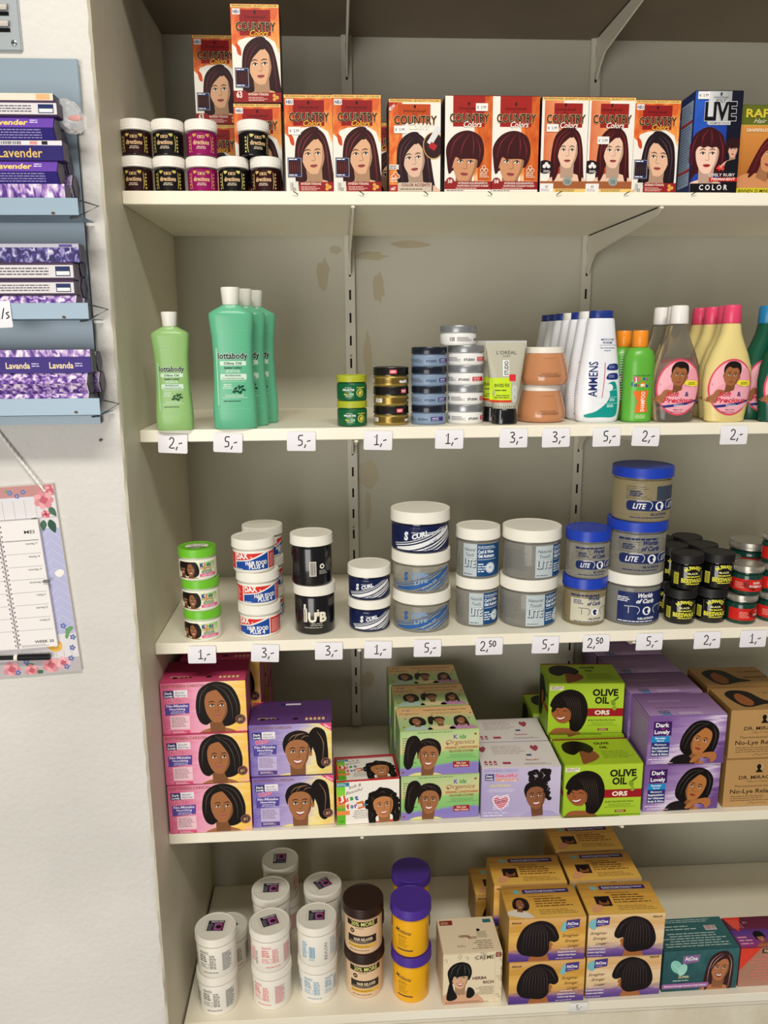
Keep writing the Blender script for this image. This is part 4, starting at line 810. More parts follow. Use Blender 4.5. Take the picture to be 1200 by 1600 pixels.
def beauti(a, W, H):
    a.rect(0, 0, W, H, GM(((0, '#a094c4'), (.5, '#b8acd0'), (1, '#cfc4de')), a=.5, b=.4, c=.1, sc=3, amt=.3), .4); a.T('SOFTSHEEN·CARSON', 4, H-8, 4.2, '#8a84b0', 3, al='l', w=W*.42)
    a.rect(6, H-24, 15, 12, '#34306c', 2); a.T('Dark', 13.5, H-17.5, 3.6, '#f2f0f4', 3, w=11, b=.03); a.T('Lovely', 13.5, H-22.4, 3.4, '#f2f0f4', 3, w=12, b=.03); a.T('Beautiful', 42, H-18, 6.5, '#d8587c', 4, w=38, b=.03, ol='#f6e6ee'); a.T('Beginnings', 44, H-25, 6, '#e08a4c', 4, w=38, b=.03, ol='#f6e6ee')
    a.T('NO-MISTAKE', 32, H-36, 4.4, '#e8dc5c', 3, w=34, b=.02); a.micro(8, H-46, 52, 7, 3, '#e4dcf0', 3, al='c', f=.35)
    a.blob([(34, 14), (20, 30), (21, 39), (28, 42), (34, 37), (40, 42), (47, 39), (48, 30)], '#f0e6ee', 2); a.blob([(34, 16), (22, 30), (23, 38), (28, 40), (34, 35), (40, 40), (45, 38), (46, 30)], '#c83c5c', 2.3)
    for k in range(7): a.rect(20, 18+k*3.6, 28, 1.2, '#f0e6ee', 2.6, rot=12)
    a.T('Scalp Care', 34, 29, 5, '#4c4c58', 4, w=21, sh=.3, rot=12); a.T('For Fine Hair Types', 4, 8, 3.6, '#eeeaf4', 3, al='l', w=42); a.micro(4, 2, 46, 4, 1, '#e4dcf0', 3)
    head(a, W*.69, H*.4, 46, 'updo', skin='#8e5a3e', hair='#1a1515', hi='#8a7e7c', smile=True, lip='#9a4c4c', shirt='#a89cc8', rot=6, wide=1.1)
def beau_top(a, W, D):
    a.rect(0, 0, W, D, '#e6dedc', .3); tins(a, W*.05, D*.1, 7, '#b03a54', 3); a.rect(W*.28, D*.12, 14, 7, '#b03a54', 2); a.micro(W*.2, D*.5, W*.45, D*.36, 5, '#b89ca0', 2, f=.3); a.rect(W*.62, D*.42, 9, 5.5, '#34306c', 2); a.T('Beautiful', W*.67, D*.24, 5, '#b8586c', 3, w=22, b=.02)
    for x in (.07, .76): a.blob([(W*x, D*.6), (W*x-7, D*.74), (W*x-4, D*.84), (W*x, D*.8), (W*x+4, D*.84), (W*x+7, D*.74)], '#a8445c', 3)
    a.micro(W*.55, D*.08, W*.36, 6, 2, '#8c7478', 2)
LIME = '#a9c92c'
def olive(a, W, H):
    a.rect(0, 0, W, H, GM(((0, '#9cc02a'), (1, '#b6d23a')), b=.5, a=.5), .4); side_sweep(a, W*.27, H*.47, 46, fl=1); a.rect(W*.46, H*.36, W*.54, H*.155, '#9c1c24', 2); a.T('ORS', W*.72, H*.395, 8, '#f2ead4', 3, w=27, b=.04)
    a.T('OLIVE', W*.75, H*.76, 12.5, '#1c1c12', 4, w=W*.34, b=.04); a.T('OIL', W*.71, H*.61, 12.5, '#1c1c12', 4, w=W*.19, b=.04); a.ell(W*.86, H*.62, 4, 6, '#7c9a24', 4.4, rot=20); a.ell(W*.88, H*.52, 3.6, 4.6, '#8ca82c', 4.6); a.ell(W*.9, H*.7, 6, 2, '#4c6a1c', 4.8, rot=40)
    a.rect(2, H*.87, 24, 8, '#e8e6cc', 14); a.T('NEW LOOK', 14, H*.91, 2.8, '#8a2c24', 15, w=20, b=.02); a.micro(4, H*.88, 20, 2.6, 1, '#6c6a4c', 15); a.T('BUILT-IN PROTECTION', W*.72, H*.27, 2.8, '#2e3c10', 4, w=W*.36, b=.02); a.micro(W*.53, H*.17, W*.4, 8, 3, '#5c7a24', 3, al='c', f=.3); a.rect(W*.67, H*.08, 19, 4.4, '#8a1c20', 3); a.T('NORMAL', W*.67+9.5, H*.09, 2.6, '#e8e0b0', 4, w=14, b=.02); a.rect(0, H*.035, W, .8, '#5c7a24', 15); a.micro(2, .6, W-6, 2.4, 1, '#4c6a1c', 15)
def olive_top(a, W, D):
    a.rect(0, 0, W, D, '#a6c42c', .3); a.rect(0, D-5, W, 5, '#8a1c20', .8); a.blob([(W*.08, D*.5), (W*.1, D*.78), (W*.24, D*.9), (W*.4, D*.82), (W*.48, D*.6), (W*.4, D*.42), (W*.3, D*.5), (W*.18, D*.36)], '#17120f', 3); a.blob([(W*.28, D*.5), (W*.36, D*.62), (W*.44, D*.55), (W*.5, D*.3), (W*.42, D*.14), (W*.3, D*.04), (W*.24, D*.02), (W*.26, D*.3)], '#8c5030', 2.5)
    a.T('OLIVE', W*.62, D*.74, 7, '#1c1c12', 4, w=W*.2, b=.04); a.T('OIL', W*.62, D*.58, 7, '#1c1c12', 4, w=W*.11, b=.04); a.micro(W*.55, D*.2, W*.4, D*.3, 5, '#6c8a24', 3, f=.3)
def olive_side(a, W, H): a.rect(0, 0, W, H, '#7c9c24', .3); a.blob([(4, H*.5), (10, H*.85), (W*.5, H*.9), (W*.7, H*.6), (W*.5, H*.4), (W*.3, H*.1), (5, H*.1)], '#17120f', 1); a.ell(W*.4, H*.5, 9, 14, '#8a4c30', 2); a.T('OLIVE', W*.76, H*.66, 8, '#1c1c12', 3, w=24, b=.03); a.rect(W*.6, H*.4, W*.4, 9, '#8a1c20', 2)
PURP = GM(((0, '#7c5698'), (.4, '#a284b8'), (.6, '#dccbe2'), (.75, '#ab8ec0'), (1, '#6c4a88')), a=.9, b=-.6, c=.35, sc=2.4, st=(1, 4), amt=.7)
def darklov(a, W, H):
    a.rect(0, 0, W, H, PURP, .4); a.T('SOFTSHEEN·CARSON', 4, H-8, 4.4, '#7a5a9c', 3, al='l', w=W*.36); a.rect(9, H-37, 31, 26, '#3e1c5c', 2); a.T('Dark', 24, H-21, 7.4, '#f6f2f8', 3, w=23, b=.03); a.T('and', 25, H-25.6, 2.8, '#c8487c', 3.4, b=.02); a.T('Lovely', 24, H-33.5, 7, '#f6f2f8', 3, w=26, b=.03)
    a.rect(7, H-49, 31, 11, '#1e8ac8', 2); a.T('Regular', 22, H-43, 3.4, '#f0f4fa', 3, w=18, b=.03); a.T('Normal', 22, H-47.6, 2.8, '#f0f4fa', 3, w=12, b=.02); a.rect(7, H-75, 31, 26, '#2c3470', 2)
    for k, t in enumerate(('Moisture', 'Replenishing', 'for Ultimate', 'Body & Shine')): a.T(t, 22.5, H-55-k*6, 3.6, '#f0f0f6', 3, w=min(28, len(t)*2.5), b=.03)
    head(a, W*.68, H*.46, 50, 'bob', skin='#b4743f', hair='#15100f', hi='#484040', lip='#a0383c', rot=-16, fl=-1); a.blob([(W*.3, -5), (W*.34, H*.14), (W*.5, H*.2), (W*.6, H*.06), (W*.62, -5)], '#1c1418', 13); a.blob([(W*.56, H*.06), (W*.66, H*.2), (W*.86, H*.24), (W*.9, H*.12), (W*.84, H*.02), (W*.8, H*.12), (W*.7, H*.12), (W*.6, H*.03)], '#b0703f', 14)
    a.micro(3, H-82, 50, 3.4, 1, '#f0e8f4', 15); a.micro(8, 2, 40, 5, 2, '#e8d8ee', 15)
def dl_top(a, W, D):
    a.rect(0, 0, W, D, GM(((0, '#b494c8'), (.4, '#93709f'), (1, '#6e4c7c')), b=1), .3); a.T('SOFTSHEEN·CARSON', W*.43, D*.3, 4.6, '#6a4080', 3, w=W*.56); a.rect(W*.16, D*.1, 18, 9, '#34305c', 2); a.T('Dark & Lovely', W*.16+9, D*.14, 3.4, '#f0ecf4', 3, w=15, b=.02); a.rect(W*.18, D*.02, 16, 5, '#3a8cc0', 2); a.micro(W*.4, D*.04, W*.4, 9, 3, '#eadcf0', 2, f=.35); a.micro(W*.12, D*.6, W*.6, 8, 2, '#b89cc8', 2, f=.3)
def dl_side(a, W, H): a.rect(0, 0, W, H, GM(((0, '#6c4c8c'), (.5, '#8c6ca8'), (1, '#9c7cb4')), a=.4, b=.7), .3); a.micro(8, 8, W-16, H-16, 18, '#ac92c4', 1, f=.3)
def miracle(a, W, H):
    a.rect(0, 0, W, H, '#b8905c', .4); a.rect(0, H-1.2, W, 1.2, '#6a4c2c', .8); a.ell(W*.46, H*.82, 9.5, 9.5, '#8c6a40', 1); a.ell(W*.46, H*.82, 8.8, 8.8, '#c09a66', 1.4); a.ell(W*.45, H*.83, 4, 5, '#1a1410', 2); a.poly([(W*.41, H*.71), (W*.51, H*.71), (W*.465, H*.79), (W*.44, H*.79)], '#1a1410', 2)
    a.T("DR. MIRACLE'S", W*.47, H*.575, 6.6, '#3a2418', 3, w=W*.56, b=.035); a.T('"FEEL IT" FORMULA', W*.47, H*.51, 2.6, '#5c3c24', 3, w=W*.34); a.T('Thermalceutical Intensive', W*.44, H*.41, 4, '#4a3020', 3, w=W*.6, sh=.2); a.T('No-Lye Relaxer', W*.42, H*.28, 8, '#2c1c14', 3, w=W*.66, b=.01); a.micro(W*.1, H*.11, W*.6, 12, 3, '#6a4c30', 2, f=.3); a.line([(W*.34, 5), (W*.4, 8), (W*.42, 5), (W*.5, 7), (W*.6, 5)], .7, '#5a3c28', 2); a.blob([(W*.72, -4), (W*.8, 10), (W*.95, 26), (W*1.1, 30), (W*1.1, -4)], '#17110f', 3)
def mir_top(a, W, D):
    a.rect(0, 0, W, D, '#a9824f', .3); a.blob([(W*.14, D*.36), (W*.12, D*.7), (W*.26, D*.88), (W*.46, D*.8), (W*.56, D*.42), (W*.7, D*.26), (W*.5, D*.2), (W*.3, D*.1), (W*.2, D*.14)], '#15100e', 2); a.blob([(W*.2, D*.3), (W*.22, D*.6), (W*.32, D*.72), (W*.4, D*.4), (W*.36, D*.2), (W*.27, D*.16)], '#96582f', 3); a.T("Dr. Miracle's", W*.82, D*.7, 5, '#3a2418', 3, w=W*.32, b=.02); a.T('No-Lye Relaxer', W*.82, D*.42, 5, '#3a2418', 3, w=W*.34, b=.03)
def atone(regular=True, flip=False):
    def f(a, W, H):
        a.rect(0, 0, W, H, GM(((0, '#4c3484'), (.18, '#6c4c94'), (.34, '#d8a45c'), (.55, '#e8b860'), (.75, '#d09a40'), (1, '#e0b070')) if not flip else ((0, '#4c3484'), (.18, '#7c5c9c'), (.36, '#e8c89c'), (.6, '#f0d4ac'), (.8, '#e0b078'), (1, '#e8c890')), b=1, a=.05, c=0, sc=2.6, st=(1, 5), amt=.3), .4)
        X = (lambda x: W*(1-x)) if flip else (lambda x: W*x); profile_bob(a, X(.37), H*.52, 51, fl=-1 if flip else 1); lx = .78 if not flip else .86
        a.blob([(X(lx+.02)-16, H*.8), (X(lx)-8, H*.9), (X(lx)-2, H*.78), (X(lx)-8, H*.66), (X(lx)-15, H*.7)], '#7cc0c8', 13); cx = X(lx)+6
        a.poly([(cx-12, H*.72), (cx+12, H*.76), (cx+13, H*.94), (cx-11, H*.92)], '#4c3c84', 13.4); a.T('AtOne', cx, H*.81, 6, '#f2eef6', 14, w=20, b=.03); a.micro(cx-9, H*.755, 18, 2.6, 1, '#c8bcdc', 14)
        for k, t in enumerate(('Straighter', 'Stronger', 'Longer')): a.T(t, X(lx)-(0 if flip else -3)+k*3, H*(.54-.12*k), 5.4, '#5c3c24', 14, w=31-5*k, sh=.5)
        a.T('Botanical Strengthening', X(lx)-2, H*.18, 3.3, '#f2ecf4', 14, w=33, b=.03); a.T('Sensitive Scalp Relaxer', X(lx)-2, H*.11, 3.3, '#f2ecf4', 14, w=33, b=.03); a.micro(X(lx)-22, H*.03, 42, 3, 1, '#d8c8e0', 14); a.micro(X(lx)-18, H*.25, 32, 3, 1, '#f2ecf4', 14, al='c'); a.T('REGULAR', X(.1), H*.89, 3, '#3a2410', 14, w=17, b=.02)
    return f
def at_top(girl=True):
    def f(a, W, D):
        a.rect(0, 0, W, D, GM(((0, '#e8bc5c'), (.5, '#dca648'), (1, '#a87a34')), b=1, sc=2.4, st=(1, 5), amt=.5), .3); a.rect(W*.28, D*.76, W*.62, 11, '#3c2a64', 2); a.T('Botanical Strength Protection Treatment', W*.59, D*.82, 3.2, '#f0ecf6', 3, w=W*.54, b=.02); a.micro(W*.32, D*.775, W*.54, 2.6, 1, '#c8bcdc', 3); a.ell(W*.2, D*.82, 7, 4.6, '#74b4b4', 2, rot=-20)
        a.T("“Excellent for Beauty Hair!”", W*.5, D*.64, 3, '#3c2810', 3, w=W*.34, b=.01); a.micro(W*.4, D*.32, W*.5, D*.3, 4, '#4c3414', 2, f=.36); a.micro(W*.42, D*.1, W*.5, D*.16, 3, '#7c5a24', 2, f=.3)
        if girl: head(a, W*.2, D*.42, 24, 'bob', skin='#9a5f3c', hair='#171212', hi='#443c3c', smile=True, shirt='#e6dcd0', rot=-14)
        else: a.rect(W*.16, D*.24, 28, 26, '#241416', 2); a.blob([(W*.2, D*.3), (W*.24, D*.5), (W*.31, D*.46), (W*.33, D*.3)], '#8a5030', 3); a.ell(W*.27, D*.44, 7, 8, '#120c0c', 3.3); a.blob([(W*.06, D*.1), (W*.12, D*.3), (W*.2, D*.28), (W*.24, D*.2), (W*.14, D*.06)], '#e0a070', 3.5)
    return f
def teal(a, W, H):
    a.rect(0, 0, W, H, GM(((0, '#1e4046'), (.5, '#2f5c60'), (1, '#47787a')), a=.2, b=.3, c=.25, sc=3, st=(2, 1), amt=.8), .4); a.ell(W*.18, H*.6, 10, 15, '#8cd0c0', 2, rot=30); a.ell(W*.26, H*.52, 8, 13, '#a4dccc', 2.3, rot=-20); a.line([(W*.12, H*.7), (W*.26, H*.4)], .6, '#e0f4ec', 2.8)
    a.poly([(W*.25, H*.66), (W*.47, H*.7), (W*.48, H*.88), (W*.26, H*.86)], '#8c6a9c', 3); a.T('AtOne', W*.365, H*.745, 8, '#f2eef6', 4, w=24, b=.03); a.T('SUPER', W*.28, H*.32, 4.6, '#e8e0a8', 4, w=20, b=.02, sh=.2); a.micro(W*.14, H*.24, W*.28, 3.4, 1, '#d8e8e4', 4)
    head(a, W*.76, H*.5, 50, 'long', skin='#b87850', hair='#3a2224', hi='#c09490', smile=True, lip='#8a2c34', rot=-5); a.rect(0, H*.08, W*.62, 10, '#a86ca8', 14, r=2); a.T('Botanical Strength Sensitive Scalp Relaxer', W*.31, H*.12, 3.4, '#f4ecf4', 15, w=W*.56, b=.02)
def teal_top(a, W, D): a.rect(0, 0, W, D, GM(((0, '#2a5458'), (1, '#35686a')), a=.4, b=.3, c=.25, sc=3, amt=.8), .3); a.micro(6, D*.08, W*.88, D*.46, 6, '#b8ccc8', 2, al='c', f=.35); a.micro(6, D*.6, W*.6, D*.18, 2, '#b8ccc8', 2, f=.35); a.micro(4, D*.84, W*.9, D*.12, 2, '#b8ccc8', 2, seed=5, f=.35); a.rect(W*.7, D*.58, 22, 12, '#e4e0e0', 2); a.bars(W*.705, D*.6, 20, 10, '#8c3c3c', 3)
def redbox(a, W, H): a.rect(0, 0, W, H, '#b0806c', .4); a.poly([(0, H), (W*.3, H), (0, H*.42)], '#e04434', 1); a.micro(W*.12, H*.1, W*.8, H*.72, 9, '#d87c70', 2, al='r', f=.36); a.rect(W*.3, H*.84, 50, 10, '#4c3428', 2); a.T('REGULAR', W*.3+22, H*.87, 5.4, '#e8c8a8', 3, w=36, b=.02)
def red_top(a, W, D):
    a.rect(0, 0, W, D, GM(((0, '#a03c7c'), (.5, '#5c3c94'), (.62, '#6c2444'), (1, '#5c1c34')), b=1), .3); a.poly([(0, D), (W*.26, D), (W*.12, D*.5)], '#e03c2c', 1)
    for k in range(5): a.line([(W*(.04+.035*k), D*.92), (W*(.08+.035*k), D*.62)], .8, '#f4a08c', 2)
    head(a, W*.36, D*.3, 20, 'short', skin='#b87048', hair='#141010', smile=True); a.micro(W*.04, D*.08, W*.2, D*.3, 3, '#e8a0b8', 2); a.T('BIO', W*.28, D*.78, 3.6, '#e0b0b8', 3)
def creme(a, W, H):
    a.rect(0, 0, W, H, '#e8d8b8', .4); R = random.Random(3); g = '#a9a58c'
    for k in range(20): x, y = (R.uniform(0, W), H-R.uniform(2, 16)) if k < 12 else (W-R.uniform(2, 12), R.uniform(4, H)); a.line([(x, y), (x+3, y+3), (x+6, y-1), (x+3, y-4)], 1.3, g, 1)
    a.rect(W-13, 0, .6, H*.98, '#c9bc9a', 1); head(a, W*.29, H*.5, 42, 'short', skin='#dcae8a', hair='#161616', hi='#5c5c58', smile=True, shirt='#d8a888'); a.blob([(W*.06, H*.12), (W*.08, H*.3), (W*.13, H*.5), (W*.18, H*.3), (W*.24, H*.14), (W*.14, H*.08)], '#161616', 14); a.blob([(W*.4, H*.14), (W*.42, H*.32), (W*.5, H*.3), (W*.54, H*.2), (W*.48, H*.12)], '#161616', 14)
    a.T('CREME', W*.7, H*.86, 8, '#5c4a3c', 4, w=W*.32, b=.005); a.rect(W-12, H-12, 10, 10, '#8a3c30', 3); a.T('C', W-7, H-10, 6, '#f0e4cc', 4); a.T('NATURE', W-3, H*.56, 8, '#5c4a3c', 4, w=32, rot=-90, al='c', b=.005)
    a.T('HERBA', W*.62, H*.47, 5.6, '#5c2c24', 4, w=26, b=.03); a.T('RICH', W*.77, H*.38, 5.6, '#5c2c24', 4, w=19, b=.03); a.micro(W*.52, H*.16, W*.34, 18, 6, '#7c6a54', 3, al='r', f=.34); a.micro(4, 1.6, W*.8, 5, 2, '#9c6c54', 15, f=.35)
def creme_top(a, W, D): a.rect(0, 0, W, D, '#ead9ba', .3); a.rect(W*.04, D*.8, 24, 12, '#8a2c24', 2); a.micro(W*.06, D*.82, 18, 7, 2, '#e8c8a8', 3); a.rect(W*.8, D*.82, 15, 9, '#2c6c7c', 2); a.ell(W*.68, D*.62, 3.4, 3.4, '#111', 2); a.T('HERBA', W*.42, D*.43, 5.4, '#7a3026', 3, w=20, b=.03); a.T('RICH', W*.55, D*.38, 5.4, '#7a3026', 3, w=15, b=.03); a.rect(W*.64, D*.4, 18, 16, '#c8bca0', 2); a.micro(W*.5, D*.08, W*.36, D*.26, 5, '#6c5c4a', 2, al='r', f=.32); a.micro(W*.26, D*.16, 18, 5, 2, '#8a7c68', 2)

# ---- labels of tubs and bottles (x = 0 faces the viewer, y from the label's foot)
def dye_label(col, glow='#c8b458'):
    def f(a, R, h):
        wrap(a, R, h, col); a.rect(-5, h*.72, 10, h*.13, '#c9a878', 1.2); a.rect(-3.6, h*.74, 1.4, h*.09, col, 2); a.rect(.4, h*.74, 1.4, h*.09, col, 2); a.rect(3, h*.74, 1, h*.09, col, 2)
        a.T('directions', 0, h*.44, 5.6, '#dcb78a', 2, w=23, b=.03); a.micro(-8, h*.22, 16, h*.15, 2, '#d8c8b0', 2, al='c', f=.45)
        for e in (-1, 1):
            a.line([(e*14, h*.08), (e*15.5, h*.4), (e*14.5, h*.86)], 1.3, glow, 1.5, taper=.6)
            for k in range(5): y = h*(.12+.16*k); a.blob([(e*17, y), (e*18, y+h*.07), (e*19.5, y+h*.02), (e*18.4, y-h*.04)], glow, 1.5)
        a.blob([(-10, h*.78), (-12, h*.92), (-6, h*.9)], glow, 1.5); a.blob([(10, h*.78), (12, h*.92), (6, h*.9)], glow, 1.5)
    return f
def kids_label(a, R, h):
    wrap(a, R, h, '#e9ecd8'); a.rect(-28, h*.06, 60, h*.88, GM(((0, '#e8f0d0'), (.5, '#8fd06c'), (1, '#d8ecc0')), a=3, b=1, c=-.8, sc=6, amt=.8), .6); head(a, -9, h*.52, 19, 'bob', skin='#8c5a38', hair='#1c1310', smile=True, shirt='#b88c50'); head(a, -23, h*.55, 18, 'short', skin='#7c4c30', hair='#1c1310', smile=True)
    for k, (ch, c) in enumerate((('K', '#3c3c8c'), ('i', '#e8502c'), ('d', '#2c8c4c'), ('s', '#8c3c9c'))): a.T(ch, 8+k*4.4, h*.7, 5.6, c, 14, b=.05)
    a.T('Organics', 14, h*.55, 4, '#c8842c', 14, w=19, sh=.3, b=.02); a.micro(5, h*.28, 22, h*.22, 3, '#6c7c60', 14, al='c', f=.5); a.rect(4, h*.1, 28, h*.16, '#e8609c', 14); a.T('SOFT HOLD', 17, h*.13, 2.2, '#fbeaf2', 15, w=18, b=.02)
def kids_lid(a, R): a.ell(0, 0, R*.62, R*.5, '#e9ead8', 1); a.arc('KIDS ORGANICS', 0, -R*.1, R*.42, 3.4, '#2a2a2a', 2, span=110, b=.02); a.micro(-R*.4, -R*.26, R*.8, R*.3, 3, '#2a2a2a', 2, al='c'); a.rect(-R*.5, -R*.42, R, R*.14, '#222', 2)
def dax_label(a, R, h):
    wrap(a, R, h, '#f0ede6'); w = 56; a.rect(-w/2, 1, w, h-2, '#1f4a9c', .6); a.poly([(-w/2, h-1), (-w/2, h*.52), (-4, h*.62), (w/2, h-1)], '#d8302c', 1); a.poly([(-w/2, h*.52), (-w/2, h*.46), (-2, h*.58), (w/2, h-1), (w/2-8, h-1), (-4, h*.63)], '#f2efe8', 1.4); a.T('DAX', -15, h*.66, 9, '#f4f2ec', 3, w=21, b=.045, rot=6); a.T('®', 0, h*.7, 3, '#f4f2ec', 3)
    a.T('HAIR FOOD', 8, h*.32, 6.2, '#f6f4ee', 3, w=35, b=.035); a.T('PLUS 4', 8, h*.11, 6.2, '#f6f4ee', 3, w=24, b=.035); a.micro(-26, h*.04, 16, 2.4, 1, '#e8e6f0', 3)
    a.rect(w/2+1.5, 1, 30, h-2, '#d8302c', .6); a.micro(w/2+4, 3, 24, h-7, 9, '#f4d8d0', 2, f=.35); a.rect(-w/2-32, 1, 30, h-2, '#d8302c', .6); a.micro(-w/2-30, 3, 24, h-7, 9, '#f4d8d0', 2, f=.35)
def dub_label(a, R, h):
    a.rect(-18, h*.32, 6, h*.38, '#ece6d8', 1); a.bars(-17, h*.34, 3, h*.34, '#3a3430', 2, n=6); a.T("U'B", 5, h*.33, h*.26, '#ece4d0', 2, w=31, b=.05); a.poly([(4, h*.67), (8, h*.67), (6, h*.62)], '#ece4d0', 2); a.micro(-8, h*.2, 24, h*.1, 2, '#b8b2a8', 2, al='c'); a.micro(-17, h*.14, 40, h*.05, 1, '#b8b2a8', 2)
    x = R*PI-10   # back of the tub
    for q in (-PI*R*.62,): a.rect(q-6, h*.24, 11, h*.4, '#e6e0d4', 1); a.bars(q-5, h*.26, 9, h*.36, '#2c2a28', 2); a.ell(q+15, h*.5, 4.2, 4.2, '#e6e0d4', 1); a.ell(q+15, h*.5, 2, 2, '#151313', 1.6); a.micro(q+10, h*.28, 16, h*.12, 3, '#b8b2a8', 1); a.rect(q+46, h*.42, 3.4, h*.4, '#ece6d8', 1)
def scurl(clear, big):
    def f(a, R, h):
        c1 = '#e8e8ea' if not clear else '#2c5c9c'; k = h/58; w = R*2.0
        if not clear: wrap(a, R, h, '#141f48')
        q0 = [(-w*.5, -h*.02), (-w*.15, h*.14), (w*.18, h*.42), (w*.56, h*.9)]
        for off, ww in ((.02, .15), (.15, .035), (.215, .022), (-.115, .05), (-.2, .06), (-.3, .04)):
            A2 = Art(); A2.line([(x+off*-w*.28, y+off*h*1.25) for x, y in q0], ww*h*1.25, c1, 1)
            a.it += [([(x, min(max(y, .5), h-.5)) for x, y in vs], fs, c, L) for vs, fs, c, L in A2.it]
        a.T('S', -w*.3, h*.46, h*.34, '#e8ebf0' if not clear else '#2c5c9c', 3, w=h*.2, b=.06, sh=.1); a.T('CURL', -w*.04, h*.6, h*.2, '#e8ebf0' if not clear else '#7c9cc4', 3, w=w*.3, b=.05, sh=.2, rot=16); a.micro(-w*.2, h*.75, w*.24, h*.08, 1, '#c8ccd8' if not clear else '#7c9cc4', 3)
        tc = '#26304c' if not clear else '#b4c4d4'
        a.T('Wave Jel Activator' if not big else 'Wave Jel', w*.12, h*.2 if not big else h*.26, h*.09, tc, 4, w=w*.6 if not big else w*.3, rot=31, b=.01)
        if big: a.T('Activator', w*.2, h*.14, h*.09, tc, 4, w=w*.32, rot=31, b=.01); a.T('SPECIAL VALUE', w*.3, h*.76, h*.08, '#eceef2' if not clear else '#54606c', 5, w=w*.42, rot=10, b=.02); a.line([(w*.05, h*.78), (w*.5, h*.9)], .9, '#eceef2' if not clear else '#54606c', 4, sm=False)
        if clear: a.T('LITE', -w*.02, h*.34, h*.14, '#8cb0d0', 5, w=w*.26, rot=14, b=.03, sh=.2)
    return f
def natural(a, R, h):
    w = R*1.7; x0 = -w*.46; a.rect(x0, 0, w*.4, h, '#b9c4c8', 1); a.rect(x0+w*.4, 0, w*.8, h, '#1d4a7c', 1); a.T('Natural', x0+w*.2, h*.78, h*.1, '#2a3440', 2, w=w*.32, sh=.3); a.T('Touch', x0+w*.2, h*.62, h*.1, '#2a3440', 2, w=w*.24, sh=.3)
    a.T('LITE', x0+w*.2+.9, h*.3-.9, h*.24, '#2a3850', 2, w=w*.34, b=.05, sh=.05); a.T('LITE', x0+w*.2, h*.3, h*.24, '#cfd8da', 2.6, w=w*.34, b=.02, sh=.05, ol='#5c6c7c', ow=.02); a.micro(x0+2, h*.04, w*.33, h*.05, 1, '#3a4450', 2)
    x1 = x0+w*.43; a.T('Non-Oily Greaseless Formula', x1, h*.9, h*.05, '#e6ecf2', 2, al='l', w=w*.48, b=.02); a.rect(x1, h*.86, w*.55, .7, '#e6ecf2', 2); a.T('Curl & Wave', x1, h*.72, h*.1, '#f0f4f8', 2, al='l', w=w*.46, b=.035); a.T('Gel Activator', x1, h*.59, h*.1, '#f0f4f8', 2, al='l', w=w*.5, b=.035); a.rect(x1, h*.52, w*.55, .7, '#e6ecf2', 2); a.micro(x1, h*.12, w*.24, h*.3, 4, '#e0e8f0', 2, f=.45)
    for k in range(8): t = k*PI/8; a.rect(x1+w*.36-R*.26, h*.26-R*.03, R*.52, R*.06, '#e4ecf4', 2, rot=math.degrees(t))
    a.ell(x1+w*.36, h*.26, R*.17, R*.17, '#dfe8f0', 2.4); a.micro(x1+w*.36-4, h*.23, 8, 4, 2, '#1d4a7c', 3, al='c'); a.micro(-R*2.0, h*.2, R*1.0, h*.66, 12, '#5c6468', 1, f=.25)
def curls(kind):
    def f(a, R, h):
        w = R*1.9; nv = '#1f2c5e'; q = nv
        if kind == 'full': a.rect(-w*.42, 1, w*.98, h*.9, nv, .8); q = '#e6e6ea'
        if kind == 'cream': a.rect(-w*.5, 2, w, h*.78, '#c9c4b0', .8)
        tx = '#e6e6ea' if kind == 'full' else nv
        if kind != 'band2': a.T('Worlds', w*.1, h*.76, h*.12, tx, 2, w=w*.3, sh=.35, b=.045); a.T('of Curls', w*.1, h*.6, h*.12, tx, 2, w=w*.36, sh=.35, b=.045)
        else: a.rect(w*.06, h*.52, w*.46, h*.38, '#3c4454', .8)
        yb = h*.3 if kind.startswith('band') else h*.26
        if kind.startswith('band'):
            a.rect(-w*.48, h*.24, w*1.04, h*.27, nv, 1.2, r=h*.1); a.T('LITE', -w*.24, h*.3, h*.14, '#eceef2', 3, w=w*.24, sh=.3, b=.02); a.T('LITE', w*.46, h*.3, h*.14, '#eceef2', 3, w=w*.22, sh=.3, b=.02)
        gx = w*.13; a.ell(gx, h*.37, h*.125, h*.125, '#eceef0', 3); a.blob([(gx-h*.08, h*.4), (gx-h*.02, h*.46), (gx+h*.06, h*.42), (gx+h*.02, h*.36), (gx+h*.05, h*.3), (gx-h*.03, h*.28)], nv, 3.5)
        lc_ = '#e6e6ea' if kind != 'cream' else nv
        for e in (-1, 1):
            a.line([(gx+e*w*.42, h*.5), (gx+e*w*.2, h*.5), (gx+e*w*.14, h*.4), (gx+e*w*.18, h*.28)], .9, lc_, 3); 
            if kind != 'band1' and kind != 'band2': a.line([(gx+e*w*.34, h*.48), (gx+e*w*.34, h*.3)], .9, lc_, 3)
        a.T('GEL ACTIVATOR' if kind.startswith('band') else 'CURL ACTIVATOR', gx, h*.12, h*.06, tx, 3, w=w*.34, b=.04); a.micro(-w*.4, h*.03, w*.9, h*.06, 1, tx, 3)
        a.micro(-w*.42, h*.62, w*.26, h*.16, 3, tx, 3, f=.5)
        if kind in ('band2', 'band1'): a.micro(-w*.5, h*.55, w*.46, h*.36, 7, '#4c4a40', 1, f=.3)
        if kind in ('cream', 'band1'): a.micro(-w*.5, h*.87, w, h*.07, 1, tx, 3, f=.7)
    return f
